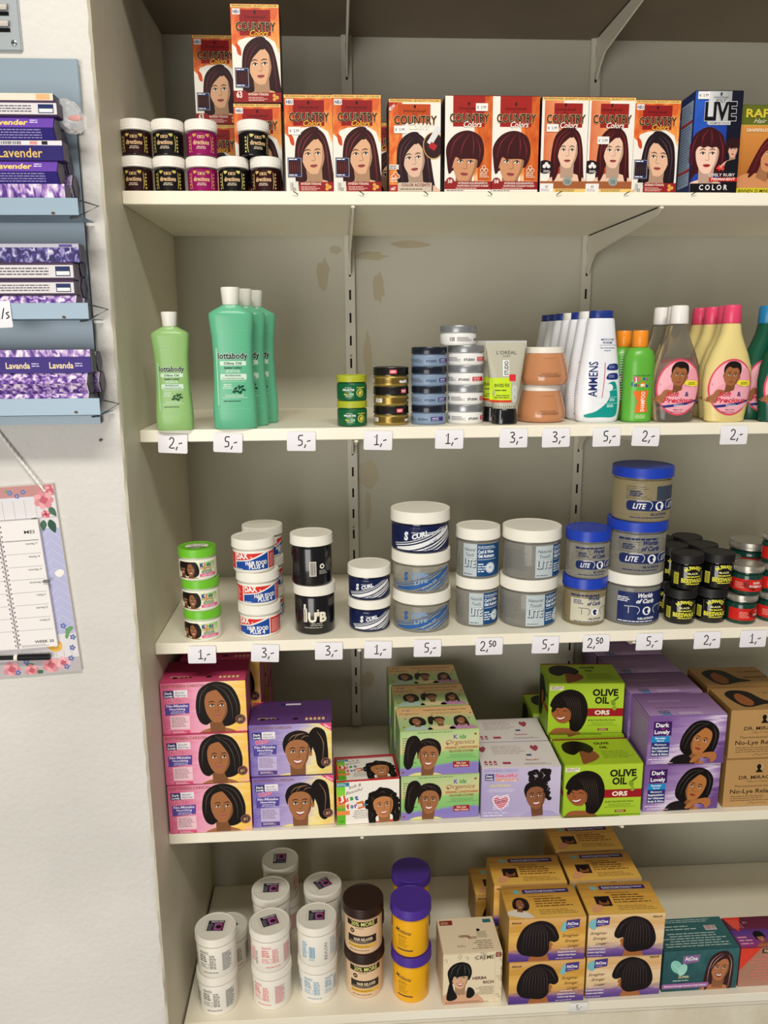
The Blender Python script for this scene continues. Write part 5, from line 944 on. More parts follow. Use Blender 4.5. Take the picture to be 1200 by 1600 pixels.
def beeswax(a, R, h):
    y = '#e4de4c'; a.arc('MURRAYS', 0, h*.42, R*.62, h*.17, y, 2, span=78, b=.035); a.T('BLACK', 0, h*.6, h*.09, '#e8e4a0', 2, w=R*.7, b=.03); a.micro(-R*.6, h*.44, R*1.3, h*.08, 1, y, 2, al='c', f=.7); a.T('BEESWAX', 0, h*.2, h*.2, y, 2, w=R*1.5, b=.035); a.micro(-R*.6, h*.09, R*1.3, h*.07, 1, y, 2, al='c', f=.6)
    a.rect(-R*1.3, h*.08, R*.36, h*.55, y, 1); a.bars(-R*1.27, h*.1, R*.3, h*.5, '#2c2a10', 2, n=8); a.line([(-R*1.5, h*.1), (-R*1.5, h*.9)], .5, '#3c3c1c', 1)
def formula(a, R, h): a.rect(-R*2, h*.1, R*4, h*.72, '#c8241c', .8); a.T('SUPER', 5, h*.56, h*.13, '#f0e8e0', 2, w=R*.5, b=.02); a.T('FORMULA', 5, h*.34, h*.15, '#f4ece4', 2, w=R*.95, b=.03); [a.line([(-R*.3, h*(.75-.1*k)), (-R*.6, h*(.6-.1*k)), (R*.1, h*(.3-.06*k))], 1.2, '#3a100e', 2) for k in range(3)]; a.micro(-R*1.25, h*.24, R*.7, h*.4, 5, '#e8b0a0', 2, f=.35)
def relax_white(col, bar):
    def f(a, R, h):
        for q in (-16, 24, 66, -58):
            if q in (66,): continue
            if q == 24 and bar: a.rect(q-8, h*.16, 20, h*.66, '#d8d6d0', 1); a.micro(q-7, h*.18, 18, h*.62, 14, col, 2, f=.5, seed=8); continue
            a.T('REALISTIC', q, h*.82, 3.2, col, 2, w=17, b=.02); a.rect(q-9, h*.8, 18, .5, col, 2); a.micro(q-9, h*.5, 16, h*.26, 4, col, 2, f=.55); a.rect(q-9, h*.3, 17, h*.16, col, 1); a.rect(q-8.4, h*.31, 15.8, h*.14, '#ece9e0', 1.5); a.micro(q-7.6, h*.32, 14, h*.12, 3, col, 2, f=.45)
            a.micro(q+10, h*.28, 13, h*.5, 9, col, 2, f=.5, seed=4)
        a.T('REVLON', -33, h*.45, 4.6, '#3a3a44', 2, w=26, rot=90); a.micro(-18, h*.12, 36, h*.06, 1, col, 2)
    return f
def relax_blue(a, R, h): a.T('REVLON', 20, h*.46, 6, '#4a4a54', 2, w=34, rot=90); a.bars(-14, h*.26, 11, h*.4, '#4c9cc8', 2); a.micro(-28, h*.2, 11, h*.6, 10, '#6cb0d4', 2, f=.6); a.micro(26, h*.24, 16, h*.62, 12, '#8cb8d0', 2, f=.5); a.micro(-14, h*.16, 12, h*.07, 2, '#4c9cc8', 2)
def relax_sticker(a, R): s = R*.55; a.rect(-s, -s*.72, s*2, s*1.5, '#dcd8cf', 1); a.rect(-s*.72, -s*.6, s*1.5, s*1.3, '#2b2730', 2); a.rect(-s*.1, -s*.5, s*.8, s*.85, '#a85c98', 3); a.rect(s*.54, -s*.5, s*.16, s*.85, '#8c2c60', 3.3); a.ell(s*.3, -s*.1, s*.26, s*.24, '#2a1820', 4); a.T('REVLON', s*.1, s*.44, s*.2, '#e6e0e8', 3, w=s*1.1, b=.02); a.micro(-s*.64, -s*.5, s*.45, s*.8, 5, '#8c8894', 3)
def more20(a, R, h): w = R*2.1; wrap(a, R, h, '#e2c29e', .3); a.rect(-w/2+3, h*.8, w*.86, h*.17, '#2c1f16', 1); a.T('20% MORE', -1, h*.83, h*.12, '#e4e484', 2, w=w*.62, b=.035); a.ell(-R*.62, h*.66, 4.6, 4.6, '#1e1612', 2); a.T('N', -R*.62, h*.63, 4, '#e6d0b0', 3, w=4, b=.02); a.micro(-R*.42, h*.74, 22, 2.4, 1, '#6a5240', 2); a.rect(-R*.9, h*.28, w*.78, h*.24, '#2c231c', 1); a.T('HAIR RELAXER', 0, h*.37, h*.09, '#e2cfb2', 2, w=w*.5, b=.03); a.micro(-R*.8, h*.3, w*.66, h*.05, 2, '#c0ac90', 2); a.rect(-R*.9, h*.14, w*.8, h*.11, '#e4b44c', 1); a.micro(-R*.86, h*.16, w*.7, h*.06, 2, '#6a4c20', 2); a.micro(-R*.8, h*.04, w*.7, h*.05, 1, '#4a382a', 2)
def motions(a, R, h): x = -R*.5; a.T('Motions', x, h*.64, h*.12, '#3c2434', 2, w=R*.95, sh=.4, b=.02, rot=-8); a.micro(x-9, h*.5, 20, h*.08, 2, '#6a4a20', 2, f=.4); a.micro(x-9, h*.22, 20, h*.26, 7, '#a07820', 2, f=.35); a.rect(x-11, h*.13, R*.9, h*.035, '#3c2a3c', 2); a.micro(R*.86, h*.2, 12, h*.6, 12, '#b08820', 2, f=.35)
def fructis(a, R, h): a.T('FRUCTIS', -R*.25, h*.56, h*.14, '#f0f4ec', 2, w=R*.8, b=.035); a.micro(-R*.5, h*.76, R*.6, h*.07, 1, '#d8e8d0', 2); a.T('POLISHING', R*.62, h*.74, h*.09, '#e4d84c', 2, w=R*.6, b=.03); a.T('STYLE', -R*.25, h*.44, h*.06, '#a8c8a0', 2, w=R*.5); a.T('Wax', -R*.42, h*.22, h*.15, '#dcd84c', 2, b=.04, w=R*.3); a.rect(-R*.2, h*.2, R*.3, h*.2, '#8cbc94', 2); a.micro(-R*.46, h*.08, R*.6, h*.1, 2, '#c8d8c0', 2); a.ell(R*.55, h*.4, R*.26, R*.26, '#d0cc5c', 2, rot=30); a.ell(R*.55, h*.4, R*.2, R*.2, '#0f5c34', 2.4); a.ell(R*.56, h*.4, R*.12, R*.16, '#dcc848', 2.8, rot=-30)
def taft(a, R, h): wrap(a, R, h, GM(((0, '#8c7438'), (.5, '#c9b46c'), (1, '#9a8444')), a=14, b=0, c=-6.4, rough=.25, metal=.6)); a.bars(-R*.35, h*.14, R*.9, h*.62, '#5c4a20', 1.5, n=22); a.T('taft', -R*.05+R*1.0, h*.2, h*.5, '#eceae4', 3, w=R*.6, b=.05, ol='#4a4038'); a.rect(R*1.5, h*.2, R*.6, h*.6, '#3c3020', 2); a.rect(-R*1.5, h*.14, R*.5, h*.72, '#e4e0d4', 2); a.micro(-R*1.46, h*.2, R*.4, h*.6, 4, '#5c5a54', 3)
def studio(blue):
    def f(a, R, h):
        a.T('STUDIO', -R*.25, h*.24, h*.28, '#3c4c68' if blue else '#2b2b2e', 2, w=R*.62, b=.045); a.rect(R*.22, h*.16, R*.8, h*.56, '#3a2a7c' if blue else '#d8242c', 1.5, r=.6); a.T('INDIVIST' if blue else 'MAXIMUM', R*.5, h*.46, h*.14, '#f0eef4', 3, w=R*.4, b=.03); a.micro(R*.28, h*.22, R*.6, h*.16, 2, '#d8d4e4', 3); a.ell(R*1.2, h*.5, h*.18, h*.18, '#dfe4ea' if blue else '#bcbcbc', 2); a.ell(R*1.2, h*.5, h*.12, h*.12, '#3c4c68' if blue else '#efeeec', 2.4)
        q = -R*1.6; a.bars(q-R*.4, h*.2, R*.3, h*.5, '#3c3c40', 2, n=6); a.micro(q, h*.16, R*.9, h*.56, 5, '#5c5c64', 2, f=.5)
    return f
def sheen(a, R, h):
    a.T('ULTRA SHEEN', R*.12, h*.62, h*.16, '#4c2418', 2, w=R*1.4, b=.02); a.T('JOHNSON', R*.1, h*.84, h*.06, '#6a4030', 2, w=R*.7); a.T('Gro Natural', R*.1, h*.5, h*.07, '#c8a04c', 2, w=R*.7, sh=.3); a.T('Cond Natural', R*.1, h*.4, h*.06, '#b8904c', 2, w=R*.6, sh=.3); a.micro(-R*.4, h*.16, R, h*.18, 4, '#6a4434', 2, al='c', f=.4)
def lotta(sc):
    def f(a, w, H):
        k = w; dk = '#123c2c'; wh = '#cfe8d4'; A2 = a; ym = H*.5
        a.rect(-k*.46, H*.2, k*.03, H*.46, '#a9dcb8', 1)
        a.T('lottabody', .5, H*.575, H*.05, '#10241e', 3, w=k*.84, b=.03, ol='#e4f2e6', ow=.03)
        a.rect(-k*.36, H*.52, k*.74, H*.036, wh, 2); a.T('Olive Oil', 0, H*.528, H*.02, '#2c4c3c', 3, w=k*.5, b=.03); a.T('Setting Lotion', 0, H*.495, H*.016, dk, 3, w=k*.5, b=.03); a.micro(-k*.25, H*.462, k*.5, H*.026, 2, wh, 3, al='c', f=.5)
        a.rect(-k*.36, H*.405, k*.74, H*.048, wh, 2, r=1.6); a.T('PROFESSIONAL', 0, H*.433, H*.013, '#24483a', 3, w=k*.46, b=.03); a.T('Concentrated Formula', 0, H*.412, H*.011, '#24483a', 3, w=k*.62, b=.02); a.rect(-k*.32, H*.39, k*.68, .5, wh, 2)
        a.micro(-k*.32, H*.33, k*.3, H*.045, 3, wh, 3, al='c', f=.5)
        for x, y, r in ((.06, .335, 40), (.16, .345, 100), (.24, .35, 20), (.12, .31, 150), (.2, .305, 60), (.28, .325, -20), (.02, .31, 10)): a.ell(k*x, H*y, k*.07, k*.03, '#10402c', 3, rot=r, n=10)
        a.line([(k*.0, H*.295), (k*.14, H*.325), (k*.28, H*.36)], .6, '#10402c', 3); a.micro(-k*.34, H*.255, k*.72, H*.032, 3, wh, 3, al='c', f=.4); a.micro(-k*.3, H*.225, k*.66, H*.014, 1, '#1e5040', 3, f=.5); a.rect(-k*.5, H*.17, k, .4, '#8fd0a4', 1); a.rect(-k*.5, H*.8, k, .4, '#8fd0a4', 1)
    return f
def ammens(a, w, H):
    a.T('AMMENS', -w*.1, H*.42, w*.19, '#1c2a6c', 3, w=H*.34, rot=90, b=.035); a.line([(w*.02, H*.24), (w*.055, H*.42), (w*.06, H*.58)], 1.1, '#c82c3c', 3); a.T('MEDICATED', w*.1, H*.79, H*.018, '#20306c', 3, w=w*.3, b=.03); a.T('POWDER', w*.1, H*.76, H*.018, '#20306c', 3, w=w*.22, b=.03); a.rect(-w*.08, H*.745, w*.4, .4, '#20306c', 2); a.T('Talco Desodorante', w*.1, H*.715, H*.012, '#20306c', 3, w=w*.34, b=.02); a.T('Corporal', w*.1, H*.69, H*.012, '#20306c', 3, w=w*.15, b=.02)
    for y in (.51, .42): a.blob([(w*.12, H*y), (w*.12, H*y+H*.035), (w*.18, H*y+H*.055), (w*.36, H*y+H*.055), (w*.37, H*y)], '#1f2f74', 2); a.micro(w*.15, H*y+2, w*.18, H*.03, 2, '#aab4d8', 3, f=.4)
    a.blob([(w*.14, H*.36), (w*.2, H*.39), (w*.32, H*.39), (w*.38, H*.3), (w*.4, H*.15), (w*.34, H*.055), (0, H*.05), (-w*.3, H*.048), (-w*.34, H*.075), (-w*.1, H*.11), (w*.12, H*.19), (w*.2, H*.27)], '#16938c', 2); a.ell(w*.18, H*.34, w*.085, H*.036, '#e8ecec', 2.6)
    for y in (.315, .245, .185): a.rect(-w*.1, H*y, w*.52, .5, '#d4eeea', 3)
    a.micro(w*.2, H*.205, w*.15, H*.03, 2, '#d8f0ec', 3, f=.5); a.micro(w*.14, H*.145, w*.2, H*.03, 2, '#d8f0ec', 3, f=.5)
    for y in range(int(H*.22), int(H*.72), 4):
        for e in (-1, 1): a.line([(e*w*.47, y), (e*w*.54, y+.6)], .7, '#c9ccd6', 1)
def jfm_b(a, w, H):
    a.T('Soft & Beautiful', 0, H*.62, 2.6, '#2c5c28', 3, w=w*.6, sh=.3)
    for ch, x, y, c, bg in (('J', -.2, .555, '#e8f4d8', '#d8447c'), ('u', -.06, .575, '#e8783c', None), ('s', .07, .57, '#2c5ca0', None), ('t', .17, .56, '#b03c8c', None), ('f', -.3, .49, '#2c5ca0', None), ('o', -.2, .485, '#1c3c8c', None), ('r', -.1, .48, '#d8442c', None), ('m', .03, .485, '#f4f0e0', '#d87c2c'), ('e', .18, .475, '#2c4ca0', None), ('!', .28, .48, '#b03c8c', None)):
        if bg: a.rect(w*x-3.4, H*y-1, 7, 8, bg, 2, rot=10)
        a.T(ch, w*x, H*y, 5.6, c, 3, b=.05, rot=8)
    a.poly([(-w*.28, H*.42), (w*.26, H*.43), (w*.18, H*.3), (w*.24, H*.14), (-w*.2, H*.13), (-w*.12, H*.28)], '#e8702c', 2); a.T('SHAMPOO', w*.13, H*.28, 6.4, '#f6f4e8', 3, w=H*.27, rot=90, b=.04); a.micro(-w*.2, H*.05, w*.42, H*.06, 3, '#d8f0b8', 3, al='c', f=.4)
def baby(sub):
    def f(a, w, H):
        cy = H*.36; a.ell(0, cy, w*.47, H*.29, '#d84c64', 1, n=40); a.ell(0, cy, w*.44, H*.27, '#f2b0bc', 1.5, n=40); a.blob([(-w*.4, H*.22), (-w*.3, H*.36), (0, H*.44), (w*.3, H*.56), (w*.42, H*.4), (w*.3, H*.2), (0, H*.12)], '#eda0b0', 1.8)
        head(a, -w*.02, cy+H*.115, w*.45, 'baby', skin='#a0663f', hair='#1f1613', lip='#a04c44', L=2, rot=-6); a.blob([(-w*.34, H*.22), (-w*.36, H*.3), (-w*.28, H*.34), (-w*.16, H*.32), (-w*.12, H*.27)], '#a0663f', 12); a.blob([(-w*.3, H*.16), (-w*.26, H*.27), (0, H*.325), (w*.3, H*.37), (w*.4, H*.3), (w*.34, H*.17), (0, H*.1)], '#f0aab8', 13)
        a.T('Soft', -w*.14, H*.27, H*.048, '#c8283c', 15, w=w*.28, sh=.3, b=.03); a.T('&', w*.17, H*.27, H*.045, '#28306c', 15, b=.03); a.T('Precious', 0, H*.205, H*.05, '#c8283c', 15, w=w*.66, sh=.25, b=.03)
        a.poly([(-w*.34, H*.175), (-w*.3, H*.15), (w*.12, H*.175), (w*.4, H*.215), (w*.41, H*.235), (w*.1, H*.2)], '#283074', 15); a.micro(-w*.1, H*.165, w*.3, H*.02, 2, '#f0eef6', 16, f=.5); a.blob([(w*.1, H*.4), (w*.14, H*.43), (w*.38, H*.425), (w*.42, H*.385), (w*.3, H*.37), (w*.14, H*.385)], '#ece03c', 16); a.micro(w*.16, H*.385, w*.2, H*.03, 2, '#5c5a20', 17, al='c', f=.5)
        a.T(sub, 0, H*.125, H*.014, '#3c2440', 15, w=w*.2, b=.02); a.micro(-w*.16, H*.1, w*.34, H*.014, 1, '#7c4458', 15)
    return f
def gel_tube(a, w, H):
    a.T('L’ORÉAL', 0, H*.84, 5, '#4a4c4c', 3, w=w*.52, b=0); a.T('PARIS', 0, H*.81, 2, '#5c5e5e', 3, w=w*.18); a.rect(-w*.1, H*.58, w*.16, H*.19, '#eceeec', 2); a.T('STUDIO', w*.04, H*.675, 6, '#2a2c2c', 3, w=H*.17, rot=90, b=.03); a.rect(-w*.42, H*.29, w*.52, H*.27, '#c4e02c', 2); a.T('INVISI FIX', -w*.12, H*.45, 5, '#23301c', 3, w=w*.38, b=.02); a.micro(-w*.3, H*.395, w*.38, H*.03, 1, '#3c5020', 3); a.micro(-w*.38, H*.31, w*.44, H*.05, 2, '#3c5020', 3, al='r'); a.rect(-w*.42, H*.265, w*.54, H*.028, '#d0402c', 2.2); a.rect(w*.06, H*.52, w*.17, H*.08, '#d83038', 2.4)
    a.T('8', w*.2, H*.27, H*.2, '#c8d0cc', 2.8, b=.03, w=w*.15); a.T('1 2 3 4 5 6 7 8 9 10', -w*.05, H*.2, 3, '#4c5250', 3, w=w*.55)
# ================================================================ THE GOODS
def place(proto, X, Y, z, rz, label, cat, group=None): return put(proto, (X, Y, z), rz, label, cat, group)
def corner(proto, w, ax, ay, z, ang, label, group, cat='box'):
    c, s = math.cos(math.radians(ang)), math.sin(math.radians(ang)); return place(proto, ax+w/2*c, ay+w/2*s, z, ang, label, cat, group)
def base_at(px, py, z, R): p = P(px, py, z=z); return p.x, p.y+R
z1, z2, z3, z4, z5 = (ZS[k]+.0003 for k in (1, 2, 3, 4, 5))

# ---------------- shelf of hair dye
W1, H1, D1 = .068, .1275, .048
def dye_box(kind, stick=None, h=H1, w=W1): return carton('hair_dye_box', w, h, D1, '#e6dfd6', country(kind), top=gold_top, left=dark_side, right=dark_side, sticker=stick, topcol='#8c1e1c', sidecol='#3a1c1a')
G1 = 'hair dye boxes on the top shelf'
pA = dye_box('A'); pB = dye_box('B'); pS = dye_box('S'); pAs = dye_box('A', (14, 80)); pSs = dye_box('S', (52, 112)); pL1 = dye_box('L', (16, 86)); pL2 = dye_box('L', (23, 70)); pK = dye_box('K', h=.1245, w=.0665); pC = dye_box('C', (16, 82), h=.1225, w=.0735)
def dy(proto, px, Y, z, lb, rz=0): return place(proto, XatY(px, Y, z), Y, z, rz, lb, 'hair dye box', G1)
dy(pB, 407, .052, z1, 'auburn hair dye box behind the dye jars, under the topmost box')
dy(pB, 403, .050, z1+H1+.0003, 'auburn hair dye box standing highest, on top of another box')
dy(pB, 343, .17, z1, 'shadowed auburn hair dye box at back left, under another one', 0)
dy(pB, 341, .17, z1+H1+.0003, 'shadowed auburn hair dye box at back left, on top of another one')
dy(pAs, 485, .006, z1, 'auburn hair dye box with price sticker, long side-parted hair, blue corner tag')
dy(pA, 559, .004, z1, 'auburn hair dye box without sticker, side-parted long hair, right of the stickered one')
dy(pB, 604, .15, z1, 'dark red hair dye box far back in the gap above the left bracket')
dy(pC, 648, .003, z1, 'hair dye box with round magnifier and grey accents band')
dy(pSs, 731, .004, z1, 'short-haired red hair dye box with white sticker at its top')
dy(pS, 803, .004, z1, 'short-haired red hair dye box without any sticker')
dy(pL1, 879, .005, z1, 'hair dye box of long red hair, sticker at the upper left corner')
dy(pL2, 950, .005, z1, 'hair dye box of long red hair, sticker beside her forehead')
dy(pK, 1020, .005, z1, 'brunette hair dye box between long red hair and blue carton')
live_p = carton('hair_dye_box', .069, .1365, .052, '#10132c', live, top=lambda a, W, D: a.rect(0, 0, W, D, '#14142c', .3), left=live_side, right=live_side, sticker=(12, 130), topcol='#15152c', sidecol='#15193c')
dy(live_p, 1113, .002, z1, 'tall blue and black hair dye box with silver panel and red-haired face', -2)
dy(live_p, 1106, .075, z1, 'blue hair dye box standing directly behind the silver-panelled one')
rp = carton('hair_dye_box', .076, .1215, .05, '#9c7434', rapid, top=lambda a, W, D: a.rect(0, 0, W, D, '#5c6420', .3), left=dark_side, topcol='#5c6420', sidecol='#5c4a20')
dy(rp, 1188, .014, z1, 'green and orange hair dye box with yellow foot, right end of top shelf')
def dyejar(col, rot=0, glow='#c8b458'): return jar('dye_jar', .0208, .0478, .0145, M('#e9e4dc', .45), M(col, .12, coat=.6), dye_label(col, glow), lz=(.002, .0305), lR=.0224, foot=.002, knurl=True)
jw = [dyejar(c, 0, g) for c, g in (('#2a1014', '#c8b458'), ('#120e12', '#bfb45c'), ('#8c1058', '#c8a050'), ('#0e0d0d', '#d0c47a'), ('#2e0f10', '#c8b070'))]
JN = ('maroon-black', 'black', 'magenta', 'jet black', 'dark red-brown')
for k, px in enumerate((217, 267, 318, 366, 417)):
    place(jw[k], XatY(px, .030, z1), .030, z1, (-6, 2, 4, 0, -8)[k], f"{JN[k]} hair dye jar with white lid, lower row, "+('next to the wall', 'second from the wall', 'third from the wall', 'fourth from the wall', 'last in the row')[k], 'jar', 'hair dye jars')
for k, (px, j) in enumerate(((213, 0), (263, 1), (315, 2), (396, 3))):
    place(jw[j], XatY(px, .030, z1+.07), .030, z1+.0482, (3, -5, 6, 24)[k], f"{JN[j]} hair dye jar with white lid, upper row, "+('leftmost', 'second', 'third', 'standing apart on two jars')[k], 'jar', 'hair dye jars')

# ---------------- shelf of bottles
def lotta_b(k, col):
    a = .0275*k; H = .155*k
    prof = [(0, a*.93, a*.52), (.002*k, a*.99, a*.56), (.02*k, a*1.02, a*.58), (.035*k, a*1.0, a*.57), (.06*k, a*.93, a*.53), (.09*k, a*.90, a*.52), (.115*k, a*.93, a*.53), (.132*k, a*1.0, a*.56), (.142*k, a*1.03, a*.57), (.1455*k, a*1.0, a*.56), (.149*k, a*.8, a*.48), (.1525*k, a*.55, a*.42), (.1548*k, a*.40, a*.40)]
    cp = [(.1552*k, .0098*k, .0098*k), (.157*k, .0104*k, .0104*k), (.175*k, .0118*k, .0118*k), (.1765*k, .0114*k, .0114*k)]
    return bottle('lotion_bottle', prof, M(col, .25, trans=.3, ior=1.35), cp, M('#e9e6df', .4), lotta(k), lw=44*k, n=3.4)
b1 = lotta_b(.965, '#a6d486'); b2 = lotta_b(1.16, '#74cfa6'); GB = 'green squeeze bottles of setting lotion'
x, y = base_at(272, 673, z2, .015); place(b1, x, y, z2, 4, 'small yellow-green squeeze bottle with white cap beside the wall', 'bottle', GB)
x, y = base_at(367, 671, z2, .0185); place(b2, x, y, z2, 3, 'large sea-green squeeze bottle with white cap, front of three', 'bottle', GB)
place(b2, x+.0135, y+.041, z2, 3, 'large sea-green squeeze bottle, middle of three in a row', 'bottle', GB); place(b2, x+.0255, y+.082, z2, 3, 'large sea-green squeeze bottle, rearmost of three in a row', 'bottle', GB)
TB = ('bottom', 'second from bottom', 'third from bottom', 'fourth from bottom', 'topmost')
def stack(proto, n, px, py, z, R, H, label, group, rots=(0,)*9, dxs=(0,)*9, names=None, cat='jar', protos=None, xy=None):
    x, y = xy or base_at(px, py, z, R)
    for k in range(n):
        nm = names[k] if names else ('lower' if k == 0 else 'upper') if n == 2 else ('bottom', 'middle', 'top')[k] if n == 3 else TB[k]
        place((protos or [proto]*n)[k], x+dxs[k], y, z+k*(H+.0002), rots[k], label.replace('@', nm), cat, group)
    return x, y
fr = jar('wax_jar', .0228, .0385, .0105, M('#a9b02a', .4), M('#0f5c34', .3), fructis, lR=.0232, neck=.001)
stack(fr, 2, 551, 667, z2, .0235, .0385, '@ of two small dark green wax jars with olive lids', 'green wax jars', rots=(4, 0))
tf = jar('wax_jar', .0272, .0292, .0125, M('#14100f', .25, coat=.4), M('#a8904c', .3, metal=.5), taft, lR=.0276, neck=.0008)
for c in tf.children:
    if c.name.startswith('lid'):
        b = B(); a = Art(10, 10)
        for q in (3,): a.rect(q, 19.5, 11, 6, '#e0505c', 1, r=1); a.T('NEW', q+5.5, 21, 3.2, '#f6e8e8', 2, b=.03, w=8)
        bake(a, b, CY(.0276), du=3); obj('lid_print', b, c)
stack(tf, 3, 613, 665, z2, .0275, .0292, '@ of three flat gold tins with black lids', 'gold wax tins', rots=(8, 24, -14))
sb = jar('wax_jar', .0274, .0292, .0102, M('#161c2a', .25, coat=.3), M('#7f93ae', .35), studio(True), lR=.0278, neck=.0008)
sw = jar('wax_jar', .0278, .0297, .0102, M('#9c9ea2', .3, metal=.6), M('#e9e8e6', .35), studio(False), lR=.0284, neck=.0008)
stack(sb, 4, 673, 664, z2, .0277, .0292, 'blue-grey flat jar with dark lid, @ of four', 'blue-grey wax jars', rots=(-12, 12, 16, 16), names=('bottom', 'second from bottom', 'third from bottom', 'top'))
x, y = stack(sw, 4, 731, 663, z2, .0283, .0297, 'white flat jar with silver lid, @ of the column', 'white wax jars', rots=(34, 30, 0, 16), names=('bottom', 'second from bottom', 'third from bottom', 'fourth from bottom'))
place(sw, x-.0125, y+.001, z2+4*.0299, 80, 'white flat jar with silver lid, perched off-centre on top of the column', 'jar', 'white wax jars')
# gel tubes standing on their caps
r = root('gel_tube'); b = B(); rs = []
for k in range(13):
    t = k/12; z = .024+t*.1; aa = .0185+.0135*t; dd = .0165*(1-t)**.8+.0007
    rs.append(sup(z, aa, dd, 2.2+t*2))
b.rings(rs, GM(((0, '#b9b6a4'), (1, '#c9cbc6')), b=1, rough=.25)); b.box(-.032, .032, -.0008, .0008, .116, .126, '#bfc2bf'); obj('tube_body', b, r)
b = B(); b.rings([sup(0, .0185, .0165, 2.4), sup(.001, .0195, .0172, 2.4), sup(.022, .0182, .0165, 2.4), sup(.0235, .0172, .0155, 2.4)], M('#101012', .2, coat=.5)); obj('cap', b, r)
b = B(); a = Art(60, 126); gel_tube(a, 60, 126)
def tfn(x, y, l):
    t = min(max((y-.024)/.1, 0), 1); aa = .0185+.0135*t; dd = .0165*(1-t)**.8+.0007; n_ = 2.2+t*2; u = min(abs(x)/aa, .985); return (x, -dd*(1-u**n_)**(1/n_)-OFF*l-2e-4, y)
bake(a, b, tfn, du=3, dv=5); obj('label', b, r)
x, y = base_at(791, 663, z2, .0165); place(r, x, y, z2, 2, 'pale grey gel tube with lime panel standing on a black cap, in front', 'tube', 'gel tubes')
place(r, x-.0085, y+.04, z2, 2, 'pale grey gel tube standing close behind the front one', 'tube', 'gel tubes')
# conical orange tubs
def sheen_jar():
    r = root('hair_cream_jar'); b = B(); b.lathe([(.030, .001), (.033, 0), (.0362, .0012), (.0382, .006), (.0385, .011), (.0372, .02), (.0345, .032), (.0318, .043), (.0305, .0475), (.029, .0482), (.028, .055)], M('#d89668', .18, trans=.25, coat=.5), 56); obj('jar_body', b, r)
    b = B(); b.lathe([(.0292, .0485), (.0296, .049), (.0296, .0568), (.0288, .0577), (.0272, .0575)], M('#ece6da', .4), 56); obj('lid', b, r)
    b = B(); a = Art(100, 48); sheen(a, 34, 40)
    def fn(x, y, l): rr = .0386-.0078*min(max((y-.006)/.034, 0), 1)*1.0+.0002+OFF*l; return (rr*math.sin(x/.034), -rr*math.cos(x/.034), y+.006)
    bake(a, b, fn, du=3, dv=4); obj('label', b, r); return r
sj = sheen_jar(); x, y = base_at(854, 661, z2, .0385); place(sj, x, y, z2, -2, 'lower of two flared orange cream jars with white lids', 'jar', 'flared orange cream jars'); place(sj, x+.003, y, z2+.0579, -5, 'upper of two flared orange cream jars with white lids', 'jar', 'flared orange cream jars')
# powder bottles
def powder(capc):
    prof = [(0, .029, .0165), (.003, .0325, .018), (.02, .0352, .0195), (.04, .0358, .0198), (.065, .0335, .0192), (.1, .0285, .018), (.135, .0232, .0165), (.155, .0205, .0155), (.1585, .0195, .015)]
    return bottle('powder_bottle', prof, M('#e9ebf2', .3), [(.1588, .0176, .0150), (.1595, .0179, .0152), (.1685, .0176, .0150), (.170, .0172, .0146)], M(capc, .35), ammens, lw=70, n=2.5, capn=2.6)
pw = powder('#1e3484'); pw2 = powder('#e6e4e0'); GP = 'white powder bottles in a row'
x, y = base_at(937, 660, z2, .019); place(pw, x, y, z2, 0, 'white powder bottle with blue cap and teal wave, frontmost', 'bottle', GP)
for k, (px, pr, nm) in enumerate(((923, pw2, 'white-capped powder bottle directly behind the front one'), (910, pw, 'blue-capped powder bottle, third from the front'), (897, pw2, 'white-capped powder bottle, fourth from the front'), (884, pw, 'blue-capped powder bottle, fifth from the front'), (873, pw, 'blue-capped powder bottle, sixth from the front'), (862, pw, 'blue-capped powder bottle at the very back of the row'))):
    Y = y+.0405*(k+1); place(pr, XatY(px, Y, z2+.165), Y, z2, 0, nm, 'bottle', GP)
prof = [(0, .0205, .0175), (.002, .0232, .0195), (.03, .0236, .02), (.09, .0238, .02), (.1, .0232, .0195), (.108, .0205, .0175), (.113, .016, .0145), (.1145, .0125, .012)]
jb = bottle('shampoo_bottle', prof, M('#5fae3a', .3), [(.1150, .0118, .0118), (.116, .0124, .0124), (.1385, .012, .012), (.14, .0112, .0112)], M('#ef8f24', .3), jfm_b, lw=46, n=2.3)
x, y = base_at(1000, 660, z2, .02); place(jb, x, y, z2, -2, 'small lime green shampoo bottle with orange cap, front one', 'bottle', 'lime shampoo bottles'); place(jb, x-.0105, y+.043, z2, 0, 'small lime green shampoo bottle with orange cap, behind its twin', 'bottle', 'lime shampoo bottles')
def oval(body, capm, sub, trans=0):
    prof = [(0, .0275, .015), (.002, .0305, .0165), (.012, .032, .0175), (.04, .0362, .0185), (.062, .0378, .019), (.085, .0355, .0188), (.105, .0285, .0175), (.122, .0208, .0158), (.135, .0158, .0142), (.146, .0138, .0135), (.149, .0132, .013)]
    return bottle('baby_oil_bottle' if trans else 'lotion_bottle', prof, M(body, .1 if trans else .25, trans=trans, ior=1.38), [(.1495, .0136, .0128), (.151, .0142, .0134), (.173, .0132, .0126), (.1758, .0124, .0118), (.1768, .0108, .0104)], M(capm, .3), baby(sub), lw=72, n=2.3)
oc = oval('#d9d3c6', '#ece9e6', 'Baby Oil', .9); oy = oval('#e2cf8a', '#e2466c', 'Baby Lotion'); og = oval('#16523c', '#1f7cae', 'Baby Gel')
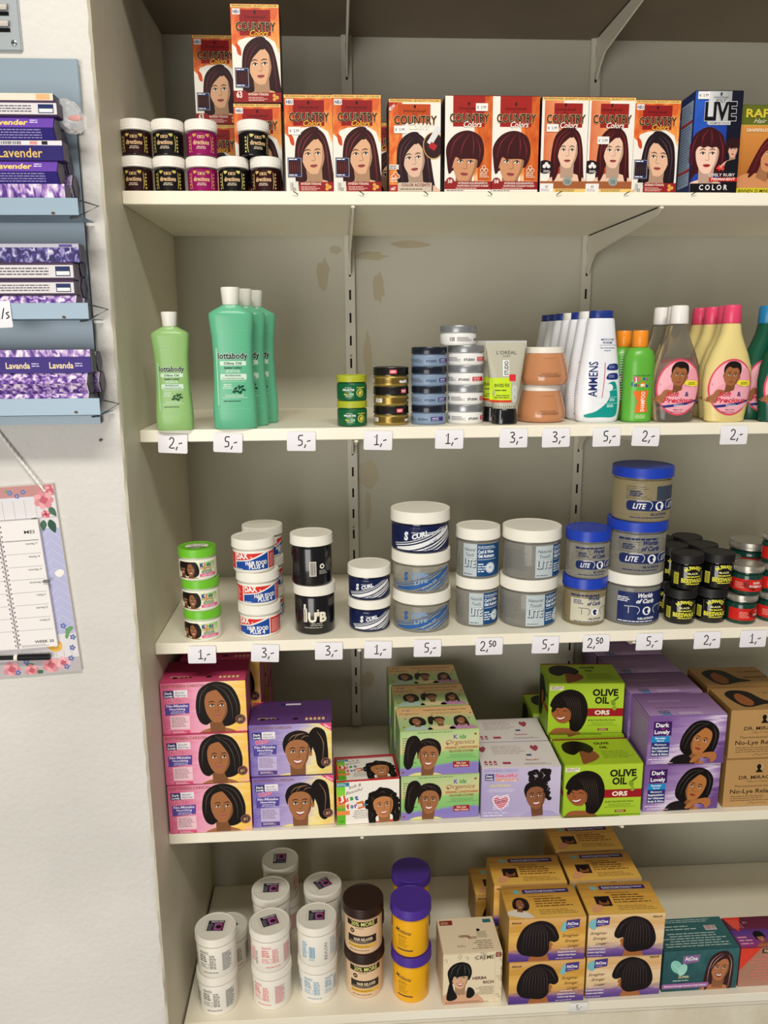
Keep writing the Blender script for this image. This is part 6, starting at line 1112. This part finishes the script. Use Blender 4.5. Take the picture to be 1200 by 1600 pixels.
for px, cp, pr, nm, gr in ((1058, (1056, 1035), oc, 'clear oil bottle with white cap', 'clear baby oil bottles'), (1139, (1135, 1114, 1095), oy, 'cream lotion bottle with pink cap', 'cream baby lotion bottles'), (1226, (1200,), og, 'dark green bottle with blue cap', 'dark green bottles')):
    x, y = base_at(px, 660, z2, .019); place(pr, x, y, z2, 0, nm+(', front one with round baby label' if pr is not og else ', front one cut by the right edge'), 'bottle', gr)
    for k, q in enumerate(cp): Y = y+.0415*(k+1); place(pr, XatY(q, Y, z2+.165), Y, z2, 0, nm+(', second in its row', ', third in its row', ', fourth in its row')[k], 'bottle', gr)

# ---------------- shelf of gel tubs
WL = M('#ebe7dc', .42)
kj = jar('hair_pomade_jar', .0290, .0500, .0135, M('#6cbc2c', .35), M('#ecebdc', .35), kids_label, lR=.0298, lidart=kids_lid, neck=.003)
stack(kj, 3, 314, 1003, z3, .029, .0500, '@ of three white jars with bright green lids beside the wall', 'green-lidded jars', rots=(-4, 2, 6), dxs=(0, -.001, -.003))
dj = jar('hair_food_tub', .0325, .0538, .0150, WL, M('#ece8dd', .4), dax_label, lR=.0345, neck=.003)
x, y = stack(dj, 3, 404, 997, z3, .0325, .0538, '@ of three white tubs with red and blue labels in front', 'red and blue labelled tubs', rots=(-16, 12, 0), dxs=(0, -.001, -.006))
stack(dj, 3, 0, 0, z3, .03, .0538, '@ of three red and blue labelled tubs at the back', 'red and blue labelled tubs', rots=(60, 70, 64), xy=(x+.0015, y+.080))
uj = jar('hair_food_tub', .0325, .0816, .0165, WL, M('#121012', .22, coat=.5), dub_label, lz=(.002, .062), lR=.0345, neck=.002)
stack(uj, 2, 492, 992, z3, .0325, .0816, '@ of two black tubs with white lids and white lettering', 'black tubs', rots=(0, 117), dxs=(0, -.003))
CLR = M('#cfccbf', .12, trans=.7, ior=1.3); CLY = M('#cbbd96', .12, trans=.68, ior=1.3); CLG = M('#bfbeb6', .12, trans=.66, ior=1.3); NAV = M('#111b40', .14, coat=.5)
s1 = jar('wave_gel_tub', .0338, .0538, .0155, WL, NAV, scurl(False, False), lR=.0356, neck=.003)
stack(s1, 2, 579, 988, z3, .0338, .0538, '@ of two small navy wave gel tubs with white lids', 'small navy gel tubs', rots=(10, -2))
s2 = jar('wave_gel_tub', .0465, .0664, .0190, WL, NAV, scurl(False, True), lR=.0485, neck=.003); s3 = jar('wave_gel_tub', .0465, .0664, .0190, WL, CLR, scurl(True, True), lR=.0485, neck=.003)
x, y = base_at(663, 989, z3, .0465)
for k, (pr, nm) in enumerate(((s3, 'wide clear gel tub with blue stripes, bottom of three'), (s3, 'wide clear gel tub with blue stripes, middle of three'), (s2, 'wide navy gel tub with white stripes, on top of clear ones'))): place(pr, x-.0012*k, y, z3+k*.0666, (-4, -2, 0)[k], nm, 'tub', 'wide wave gel tubs')
n1 = jar('curl_gel_tub', .0350, .0828, .0185, WL, CLG, natural, lR=.0366, neck=.003); n2 = jar('curl_gel_tub', .0468, .0823, .0195, WL, CLG, natural, lR=.0488, neck=.003)
stack(n1, 2, 750, 980, z3, .035, .0828, '@ of two narrow grey gel tubs with silver and blue labels', 'narrow curl gel tubs', rots=(14, -6))
stack(n2, 2, 834, 982, z3, .0468, .0823, '@ of two wide grey gel tubs with silver and blue labels', 'wide curl gel tubs', rots=(28, 40), dxs=(0, .003))
BLL = M('#1a3cae', .35)
w1 = jar('curl_gel_tub', .0352, .0800, .0175, BLL, CLY, curls('cream'), lR=.0372, neck=.003); w2 = jar('curl_gel_tub', .0352, .0800, .0175, BLL, CLR, curls('band1'), lR=.0372, neck=.003)
x, y = base_at(921, 978, z3, .0352); place(w1, x, y, z3, 0, 'small tub with blue lid and cream label, under the clear banded tub', 'tub', 'small blue-lidded tubs'); place(w2, x+.002, y, z3+.0802, 4, 'small clear tub with blue lid and navy band, on the cream-labelled tub', 'tub', 'small blue-lidded tubs')
w3 = jar('curl_gel_tub', .0468, .0874, .0185, WL, CLG, curls('full'), lR=.0492, neck=.003); w4 = jar('curl_gel_tub', .0468, .0874, .0165, BLL, CLR, curls('band1'), lR=.0492, neck=.003); w5 = jar('curl_gel_tub', .0468, .0874, .0165, BLL, CLY, curls('band2'), lR=.0492, neck=.003)
x, y = base_at(1000, 978, z3, .0468); place(w3, x, y, z3, -2, 'wide tub with white lid and full navy label, bottom of the tall stack', 'tub', 'wide tubs in the tall stack'); place(w4, x+.003, y, z3+.0876, -2, 'wide clear tub with blue lid, middle of the tall stack', 'tub', 'wide tubs in the tall stack'); place(w5, x+.007, y, z3+.1752, 2, 'yellowish clear tub with blue lid, top of the tall stack', 'tub', 'wide tubs in the tall stack')
mj = jar('beeswax_jar', .0248, .0586, .0145, M('#171615', .5), M('#0c0b0b', .12, coat=.5), beeswax, lz=(.006, .041), lR=.0262, neck=.002, knurl=True)
x, y = base_at(1070, 976, z3, .0248); GM_ = 'black beeswax jars'
for c in range(3):
    for rr in range(3):
        if c == 2 and rr < 2: continue
        for lv in range(2):
            X = x+(0, .0535, -.0535)[c]+(.007 if lv else 0)-.003*rr; Y = y+.0545*rr+(.002 if c == 1 else 0)
            place(mj, X, Y, z3+lv*.0588, (4, 0, 8)[rr]+(6 if lv else 0)-8, f"black beeswax jar, {('lower', 'upper')[lv]} level, {('front', 'second', 'back')[rr]} row, {('middle', 'right', 'left')[c]} of three columns", 'jar', GM_)
fj = jar('hair_pomade_jar', .0243, .0496, .0115, M('#a9a49a', .3, metal=.75), M('#123c30', .2, coat=.4), formula, lR=.0252, neck=.003, knurl=True); fj2 = jar('hair_pomade_jar', .0335, .0600, .0130, M('#a9a49a', .3, metal=.75), M('#123c30', .2, coat=.4), formula, lR=.0345, neck=.003, knurl=True)
x, y = base_at(1167, 976, z3, .0243); GF = 'red-banded green jars with metal lids'
place(fj, x, y, z3, 40, 'small green jar with red band and metal lid, lower of front pair', 'jar', GF); place(fj, x+.006, y, z3+.0498, -2, 'small green jar with red band and metal lid, upper of front pair', 'jar', GF)
place(fj, x+.056, y+.006, z3, 10, 'small green jar with red band at the right edge, bottom', 'jar', GF); place(fj, x+.056, y+.006, z3+.0498, 20, 'small green jar with red band at the right edge, middle', 'jar', GF); 
place(fj, x+.057, y+.006, z3+.0996, 12, 'small green jar with red band at the right edge, top', 'jar', GF)
place(fj, x-.006, y+.055, z3, 0, 'small green jar behind the front pair, lower', 'jar', GF); place(fj, x-.006, y+.055, z3+.0498, 0, 'small green jar behind the front pair, upper', 'jar', GF)
place(fj2, x+.046, y+.072, z3, 10, 'large green jar with red band at the back right, lower', 'jar', GF); place(fj2, x+.046, y+.072, z3+.0602, -20, 'large green jar with red band at the back right, upper', 'jar', GF)

# ---------------- shelf of relaxer cartons
WB = .136
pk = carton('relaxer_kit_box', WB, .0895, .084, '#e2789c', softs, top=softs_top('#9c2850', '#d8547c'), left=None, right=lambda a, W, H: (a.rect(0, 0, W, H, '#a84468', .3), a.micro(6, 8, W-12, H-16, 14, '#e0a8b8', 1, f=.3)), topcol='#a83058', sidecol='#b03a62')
zz = .0897; GK = 'pink relaxer boxes with a bobbed girl'
for k, (ax, ay, an) in enumerate(((-.2925, .001, 1.6), (-.2935, .002, .8), (-.2935, .005, 1.4))): corner(pk, WB, ax, ay, z4+k*zz, an, ('bottom', 'middle', 'top')[k]+' of three pink relaxer boxes at the front, beside the wall', GK)
for k in range(3): corner(pk, WB, -.283+.002*k, .0935, z4+k*zz, 0, ('bottom', 'middle', 'top')[k]+' of three pink relaxer boxes in the shadow behind the front stack', GK)
for k in range(3): corner(pk, WB, -.275, .181, z4+k*zz, 0, ('bottom', 'middle', 'top')[k]+' of the rearmost stack of pink relaxer boxes', GK)
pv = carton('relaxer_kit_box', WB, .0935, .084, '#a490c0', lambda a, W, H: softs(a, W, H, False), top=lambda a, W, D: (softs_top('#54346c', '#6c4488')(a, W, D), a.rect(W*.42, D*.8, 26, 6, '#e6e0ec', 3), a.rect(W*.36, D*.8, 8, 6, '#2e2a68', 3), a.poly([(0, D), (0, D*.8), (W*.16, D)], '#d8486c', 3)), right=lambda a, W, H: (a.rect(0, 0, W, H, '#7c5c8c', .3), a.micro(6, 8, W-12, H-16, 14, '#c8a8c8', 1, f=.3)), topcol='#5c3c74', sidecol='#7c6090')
for k, (ax, an) in enumerate(((-.155, .8), (-.1565, .2))): corner(pv, WB, ax, .009+.003*k, z4+k*.0937, an, ('lower', 'upper')[k]+' of two lilac relaxer boxes with a ponytailed girl', 'lilac boxes with a ponytailed girl')
jf = carton('relaxer_kit_box', .107, .0825, .075, '#ede6dc', justforme, top=jfm_top, topcol='#b8202a', sidecol='#b8202a')
GJ = 'white and red boxes with a curly-haired girl'
corner(jf, .107, -.015, .007, z4, 3, 'white and red relaxer box with a curly-haired girl, between lilac and green boxes', None)
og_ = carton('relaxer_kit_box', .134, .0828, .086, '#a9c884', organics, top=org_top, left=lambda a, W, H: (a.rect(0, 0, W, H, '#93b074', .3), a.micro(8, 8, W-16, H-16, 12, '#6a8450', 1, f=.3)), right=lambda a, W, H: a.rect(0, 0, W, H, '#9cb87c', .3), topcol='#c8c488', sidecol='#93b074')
for rw in range(3):
    for k in range(2): corner(og_, .134, .0945-.003*rw-(.0015 if k else 0), .013+.092*rw, z4+k*.083, 1.2-rw*.6, f"green and peach relaxer box, {('front', 'second', 'rearmost')[rw]} stack, {('lower', 'upper')[k]}", 'green and peach relaxer boxes')
bb = carton('relaxer_kit_box', .136, .0942, .086, '#b4a8cc', beauti, top=beau_top, topcol='#e4dcda', sidecol='#b0a4c4')
corner(bb, .136, .2315, .011, z4, -.8, 'lavender relaxer box with twist-haired girl and striped heart, in front', 'lavender boxes'); corner(bb, .136, .2325, .099, z4, 0, 'lavender relaxer box directly behind, only its white top showing', 'lavender boxes')
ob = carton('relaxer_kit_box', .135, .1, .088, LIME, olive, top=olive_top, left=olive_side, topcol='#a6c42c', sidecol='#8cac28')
GO = 'lime green relaxer boxes'
corner(ob, .135, .3705, .001, z4, -.5, 'lime green relaxer box with black hair, front lower one', GO); corner(ob, .135, .3715, .095, z4, 0, 'lime green relaxer box underneath the set-back upper one', GO); corner(ob, .135, .368, .106, z4+.1003, -3.5, 'lime green relaxer box standing set back and highest', GO); corner(ob, .135, .362, .190, z4, 0, 'lime green relaxer box in the shadow at the back', GO)
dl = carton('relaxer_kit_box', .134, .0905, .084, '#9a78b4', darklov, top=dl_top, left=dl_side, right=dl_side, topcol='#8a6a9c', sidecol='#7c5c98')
for rw in range(4):
    for k in range(2): corner(dl, .134, .5135-.002*rw, .010+.0865*rw-(.002 if k else 0), z4+k*.0907, (0.8, -1.2)[k]*(1 if rw == 0 else 0), f"purple relaxer box with black bob, {('lower', 'upper')[k]}, "+('front row', 'second row', 'third row', 'row against the back wall')[rw], 'purple relaxer boxes')
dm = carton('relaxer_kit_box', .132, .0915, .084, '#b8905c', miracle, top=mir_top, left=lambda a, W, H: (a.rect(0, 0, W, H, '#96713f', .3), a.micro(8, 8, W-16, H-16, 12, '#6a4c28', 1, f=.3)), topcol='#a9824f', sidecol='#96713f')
for rw in range(2):
    for k in range(2): corner(dm, .132, .6575+.002*k, .014+.090*rw+.002*k, z4+k*.0917, 0, f"kraft brown relaxer box, {('front', 'rear')[rw]} stack, {('lower', 'upper')[k]}", 'kraft brown relaxer boxes')

# ---------------- bottom shelf
def relax_jar(fn): return jar('hair_relaxer_tub', .0350, .0786, .0150, M('#e9e4d8', .4), M('#ece7dc', .35), fn, lz=(.003, .060), lR=.0366, lidart=relax_sticker, neck=.003)
ra = relax_jar(relax_white('#5c5a58', True)); rb = relax_jar(relax_white('#e0646c', True)); rc = relax_jar(relax_white('#5f9cc0', False)); rd = relax_jar(relax_blue); GR = 'white relaxer tubs with lid stickers'; hz = .0788
x, y = base_at(338, 1588, z5, .0345); place(ra, x, y, z5, 4, 'white relaxer tub with grey print, lower, nearest the wall', 'tub', GR); place(ra, x+.0015, y, z5+hz, -3, 'white relaxer tub with grey print, upper, nearest the wall', 'tub', GR)
x2, y2 = base_at(358, 1518, z5, .0345); place(ra, -.229, .140, z5, 40, 'single white relaxer tub half hidden behind the grey-printed pair', 'tub', GR)
x, y = base_at(424, 1579, z5, .0345); place(rb, x, y, z5, -14, 'white relaxer tub with pink print, lower of front pair', 'tub', GR); place(rb, x-.0005, y, z5+hz, 20, 'white relaxer tub with pink print, upper of front pair', 'tub', GR)
p = P(423, 1387, z=z5+2*hz); place(rb, p.x, p.y, z5, 0, 'pink-printed tub behind the front pair, lower', 'tub', GR); place(rb, p.x, p.y, z5+hz, 0, 'pink-printed tub behind the front pair, upper', 'tub', GR)
p = P(438, 1341, z=z5+2*hz); place(rb, p.x, p.y, z5, 0, 'rearmost pink-printed tub, lower one', 'tub', GR); place(rb, p.x, p.y, z5+hz, 90, 'rearmost pink-printed tub, upper one', 'tub', GR)
x, y = base_at(497, 1569, z5, .0345); place(rc, x, y, z5, -2, 'white relaxer tub with blue print, lower of front pair', 'tub', GR); place(rd, x, y, z5+hz, 0, 'white relaxer tub with blue barcode and upright lettering, upper of front pair', 'tub', GR)
p = P(504, 1380, z=z5+2*hz); place(rc, p.x, p.y, z5, 30, 'blue-printed tub behind the barcode one, lower', 'tub', GR); place(rc, p.x, p.y, z5+hz, 30, 'blue-printed tub behind the barcode one, upper', 'tub', GR)
hr = jar('hair_relaxer_tub', .0340, .0937, .0185, M('#2a1712', .35), M('#e0bd98', .35), more20, lz=(.004, .070), lR=.0375, neck=.003)
x, y = base_at(571, 1561, z5, .034); GH = 'beige tubs with brown lids'
place(hr, x, y, z5, 4, 'beige tub with dark brown lid, lower of front pair', 'tub', GH); place(hr, x-.001, y, z5+.0939, -2, 'beige tub with dark brown lid, upper of front pair', 'tub', GH); place(hr, x+.004, y+.080, z5, 40, 'beige tub with brown lid half hidden behind the front pair', 'tub', GH)
mo = jar('hair_relaxer_tub', .0332, .0962, .0185, M('#4a2c92', .38), M('#efaf12', .32), motions, lz=(.004, .072), lR=.0372, neck=.003)
x, y = base_at(645, 1568, z5, .0332); GY = 'yellow tubs with purple lids'
place(mo, x, y, z5, -4, 'yellow tub with purple lid, lower of front pair', 'tub', GY); place(mo, x-.001, y, z5+.0964, -2, 'yellow tub with purple lid, upper of front pair', 'tub', GY)
p = P(642, 1358, z=z5+.1928); place(mo, p.x, p.y, z5, 0, 'yellow tub with purple lid at the back, lower', 'tub', GY); place(mo, p.x, p.y, z5+.0964, 0, 'yellow tub with purple lid at the back, upper', 'tub', GY)
cr = carton('relaxer_kit_box', .107, .1065, .088, '#e8d8b8', creme, top=creme_top, left=lambda a, W, H: (a.rect(0, 0, W, H, '#d8c8a8', .3), a.micro(8, 10, W-16, H-20, 12, '#8c6c5c', 1, f=.3)), topcol='#ead9ba', sidecol='#d8c8a8')
corner(cr, .107, .1685, .006, z5, 1.2, 'cream relaxer box with black-haired smiling woman, next to yellow tubs', None)
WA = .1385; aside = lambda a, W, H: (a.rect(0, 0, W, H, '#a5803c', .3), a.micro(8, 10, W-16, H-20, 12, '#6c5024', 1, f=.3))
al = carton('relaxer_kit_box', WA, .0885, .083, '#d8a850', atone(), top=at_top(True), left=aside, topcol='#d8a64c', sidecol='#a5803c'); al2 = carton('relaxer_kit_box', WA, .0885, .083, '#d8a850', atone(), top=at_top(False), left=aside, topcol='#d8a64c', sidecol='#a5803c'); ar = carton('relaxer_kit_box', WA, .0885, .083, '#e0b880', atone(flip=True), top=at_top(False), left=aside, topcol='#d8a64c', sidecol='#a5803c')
GA = 'gold relaxer boxes with a black bob'; h5 = .0887
corner(al, WA, .286, -.001, z5, .6, 'gold relaxer box with bob facing right, lower front', GA); corner(al, WA, .2835, .000, z5+h5, 0, 'gold relaxer box with bob facing right, upper front, girl on top flap', GA)
corner(al2, WA, .277, .0905, z5, 0, 'gold relaxer box behind the left stack, lower', GA); corner(al2, WA, .2745, .0905, z5+h5, -1, 'gold relaxer box behind the left stack, upper', GA); corner(al2, WA, .256, .178, z5, 0, 'gold relaxer box at the far back of the left stack, lower', GA); corner(al2, WA, .256, .178, z5+h5-.0, 0, 'gold relaxer box at the far back of the left stack, upper', GA) if 0 else None
corner(ar, WA, .4285, .004, z5, .8, 'gold relaxer box with bob facing left, lower front', GA); corner(ar, WA, .4265, .002, z5+h5, -.8, 'gold relaxer box with bob facing left, upper front', GA)
for rw in (1, 2):
    for k in (0, 1): corner(ar, WA, .4215-.003*rw, .003+.0895*rw, z5+k*h5, 0, f"gold relaxer box behind the right stack, {('', 'second', 'rearmost')[rw]} row, {('lower', 'upper')[k]}", GA)
tl = carton('relaxer_kit_box', .1415, .087, .080, '#2c5458', teal, top=teal_top, topcol='#30605f', sidecol='#284c50'); corner(tl, .1415, .5725, .009, z5, .5, 'dark teal relaxer box with long-haired woman and mint leaves', None)
rdb = carton('relaxer_kit_box', .135, .083, .078, '#b0806c', redbox, top=red_top, left=lambda a, W, H: a.rect(0, 0, W, H, '#8c4444', .3), topcol='#6c2c54', sidecol='#8c4444'); corner(rdb, .135, .7175, .012, z5, 0, 'red, purple and tan relaxer box at the right edge of the bottom shelf', None)

# ---------------- hand-written price cards clipped on the shelf edges
CARDS = ((2, 271, '2,-', 'under the small yellow-green bottle', -3, 0), (2, 357, '5,-', 'under the large sea-green bottles', -3, -2), (2, 471, '5,-', 'under the empty stretch of the bottle shelf', -1, -2), (2, 591, '1,-', 'under the gold tins', -2, 0), (2, 702, '1,-', 'under the blue-grey and white flat jars', -1, 0), (2, 802, '3,-', 'under the gel tubes', 0, 0), (2, 868, '3,-', 'under the flared orange jars', 1, 0), (2, 947, '5,-', 'under the front powder bottle', 1, 0), (2, 1009, '2,-', 'under the lime shampoo bottles', -2, 0), (2, 1146, '2,-', 'under the cream lotion bottles', 0, 0),
         (3, 316, '1,-', 'under the green-lidded jars', -1, 3), (3, 415, '3,-', 'under the red and blue labelled tubs', -3, 2), (3, 514, '3,-', 'under the black tubs', -1, 2), (3, 591, '1,-', 'under the small navy gel tubs', -2, 1), (3, 668, '5,-', 'under the wide striped gel tubs', -1, 1), (3, 764, '2,50', 'under the narrow silver-labelled tubs', 0, 0), (3, 852, '5,-', 'under the wide silver-labelled tubs', -1, 0), (3, 931, '2,50', 'under the small blue-lidded tubs', 0, 0), (3, 1014, '5,-', 'under the tall stack of tubs', 0, -3), (3, 1104, '2,-', 'under the black beeswax jars', 1, 0), (3, 1176, '1,-', 'under the red-banded jars', 0, 0))
def card(X, Y, z, w, h, txt, rot, lb, fs=15.5, x0=None, col='#e9e7ec'):
    b = B(); a = Art(w, h); n = 9
    a.rect(-w/2, -h, w, h, M(col, .55), 0, r=2.2); price_mark(a, x0 if x0 is not None else (-5 if len(txt) < 4 else -14), -h*.5-fs*.42, txt, fs, 2)
    for nm_, s_ in (('f', 1),): bake(a, b, lambda x, y, l: (x, -.0012*math.sin(min(1, -y*1000/h)*PI)*.9-OFF*l, y), dv=3.2)
    a2 = Art(w, h); a2.rect(-w/2, -h, w, h, M(col, .55), 0, r=2.2); bake(a2, b, lambda x, y, l: (x, -.0012*math.sin(min(1, -y*1000/h)*PI)*.9+.0004, y), dv=3.2)
    o = obj('price_card', b); o.location = (X, Y, z); o.rotation_euler = (0, -math.radians(rot)*1.0, 0)
    tag(o, lb, 'price card', 'hand-written price cards'); return o
for sh, px, t, lb, rot, dpx in CARDS:
    z = ZS[sh]-.0045; X = XatY(px, -.002, z-.014); card(X, -.0028, z-.001*abs(rot)*.3, 43 if sh == 2 else 44, 29, t, rot, f"white price card reading {t} {lb}")
p = P(904, 1568, Y=-.006); card(p.x, -.0068, p.z+.002, 34, 18, '5,-', 1, 'thin white price card reading 5,- on the bottom shelf edge', fs=9, col='#e8e6e4')
t_ = tiers[1]; p = P(-8, 489, Y=LY-.002); card(p.x, LY-.0008, t_[2]+.002, 38, 32, '1/s', 2, 'white hand-written card on the middle tray of the incense rack', fs=13, x0=-1)
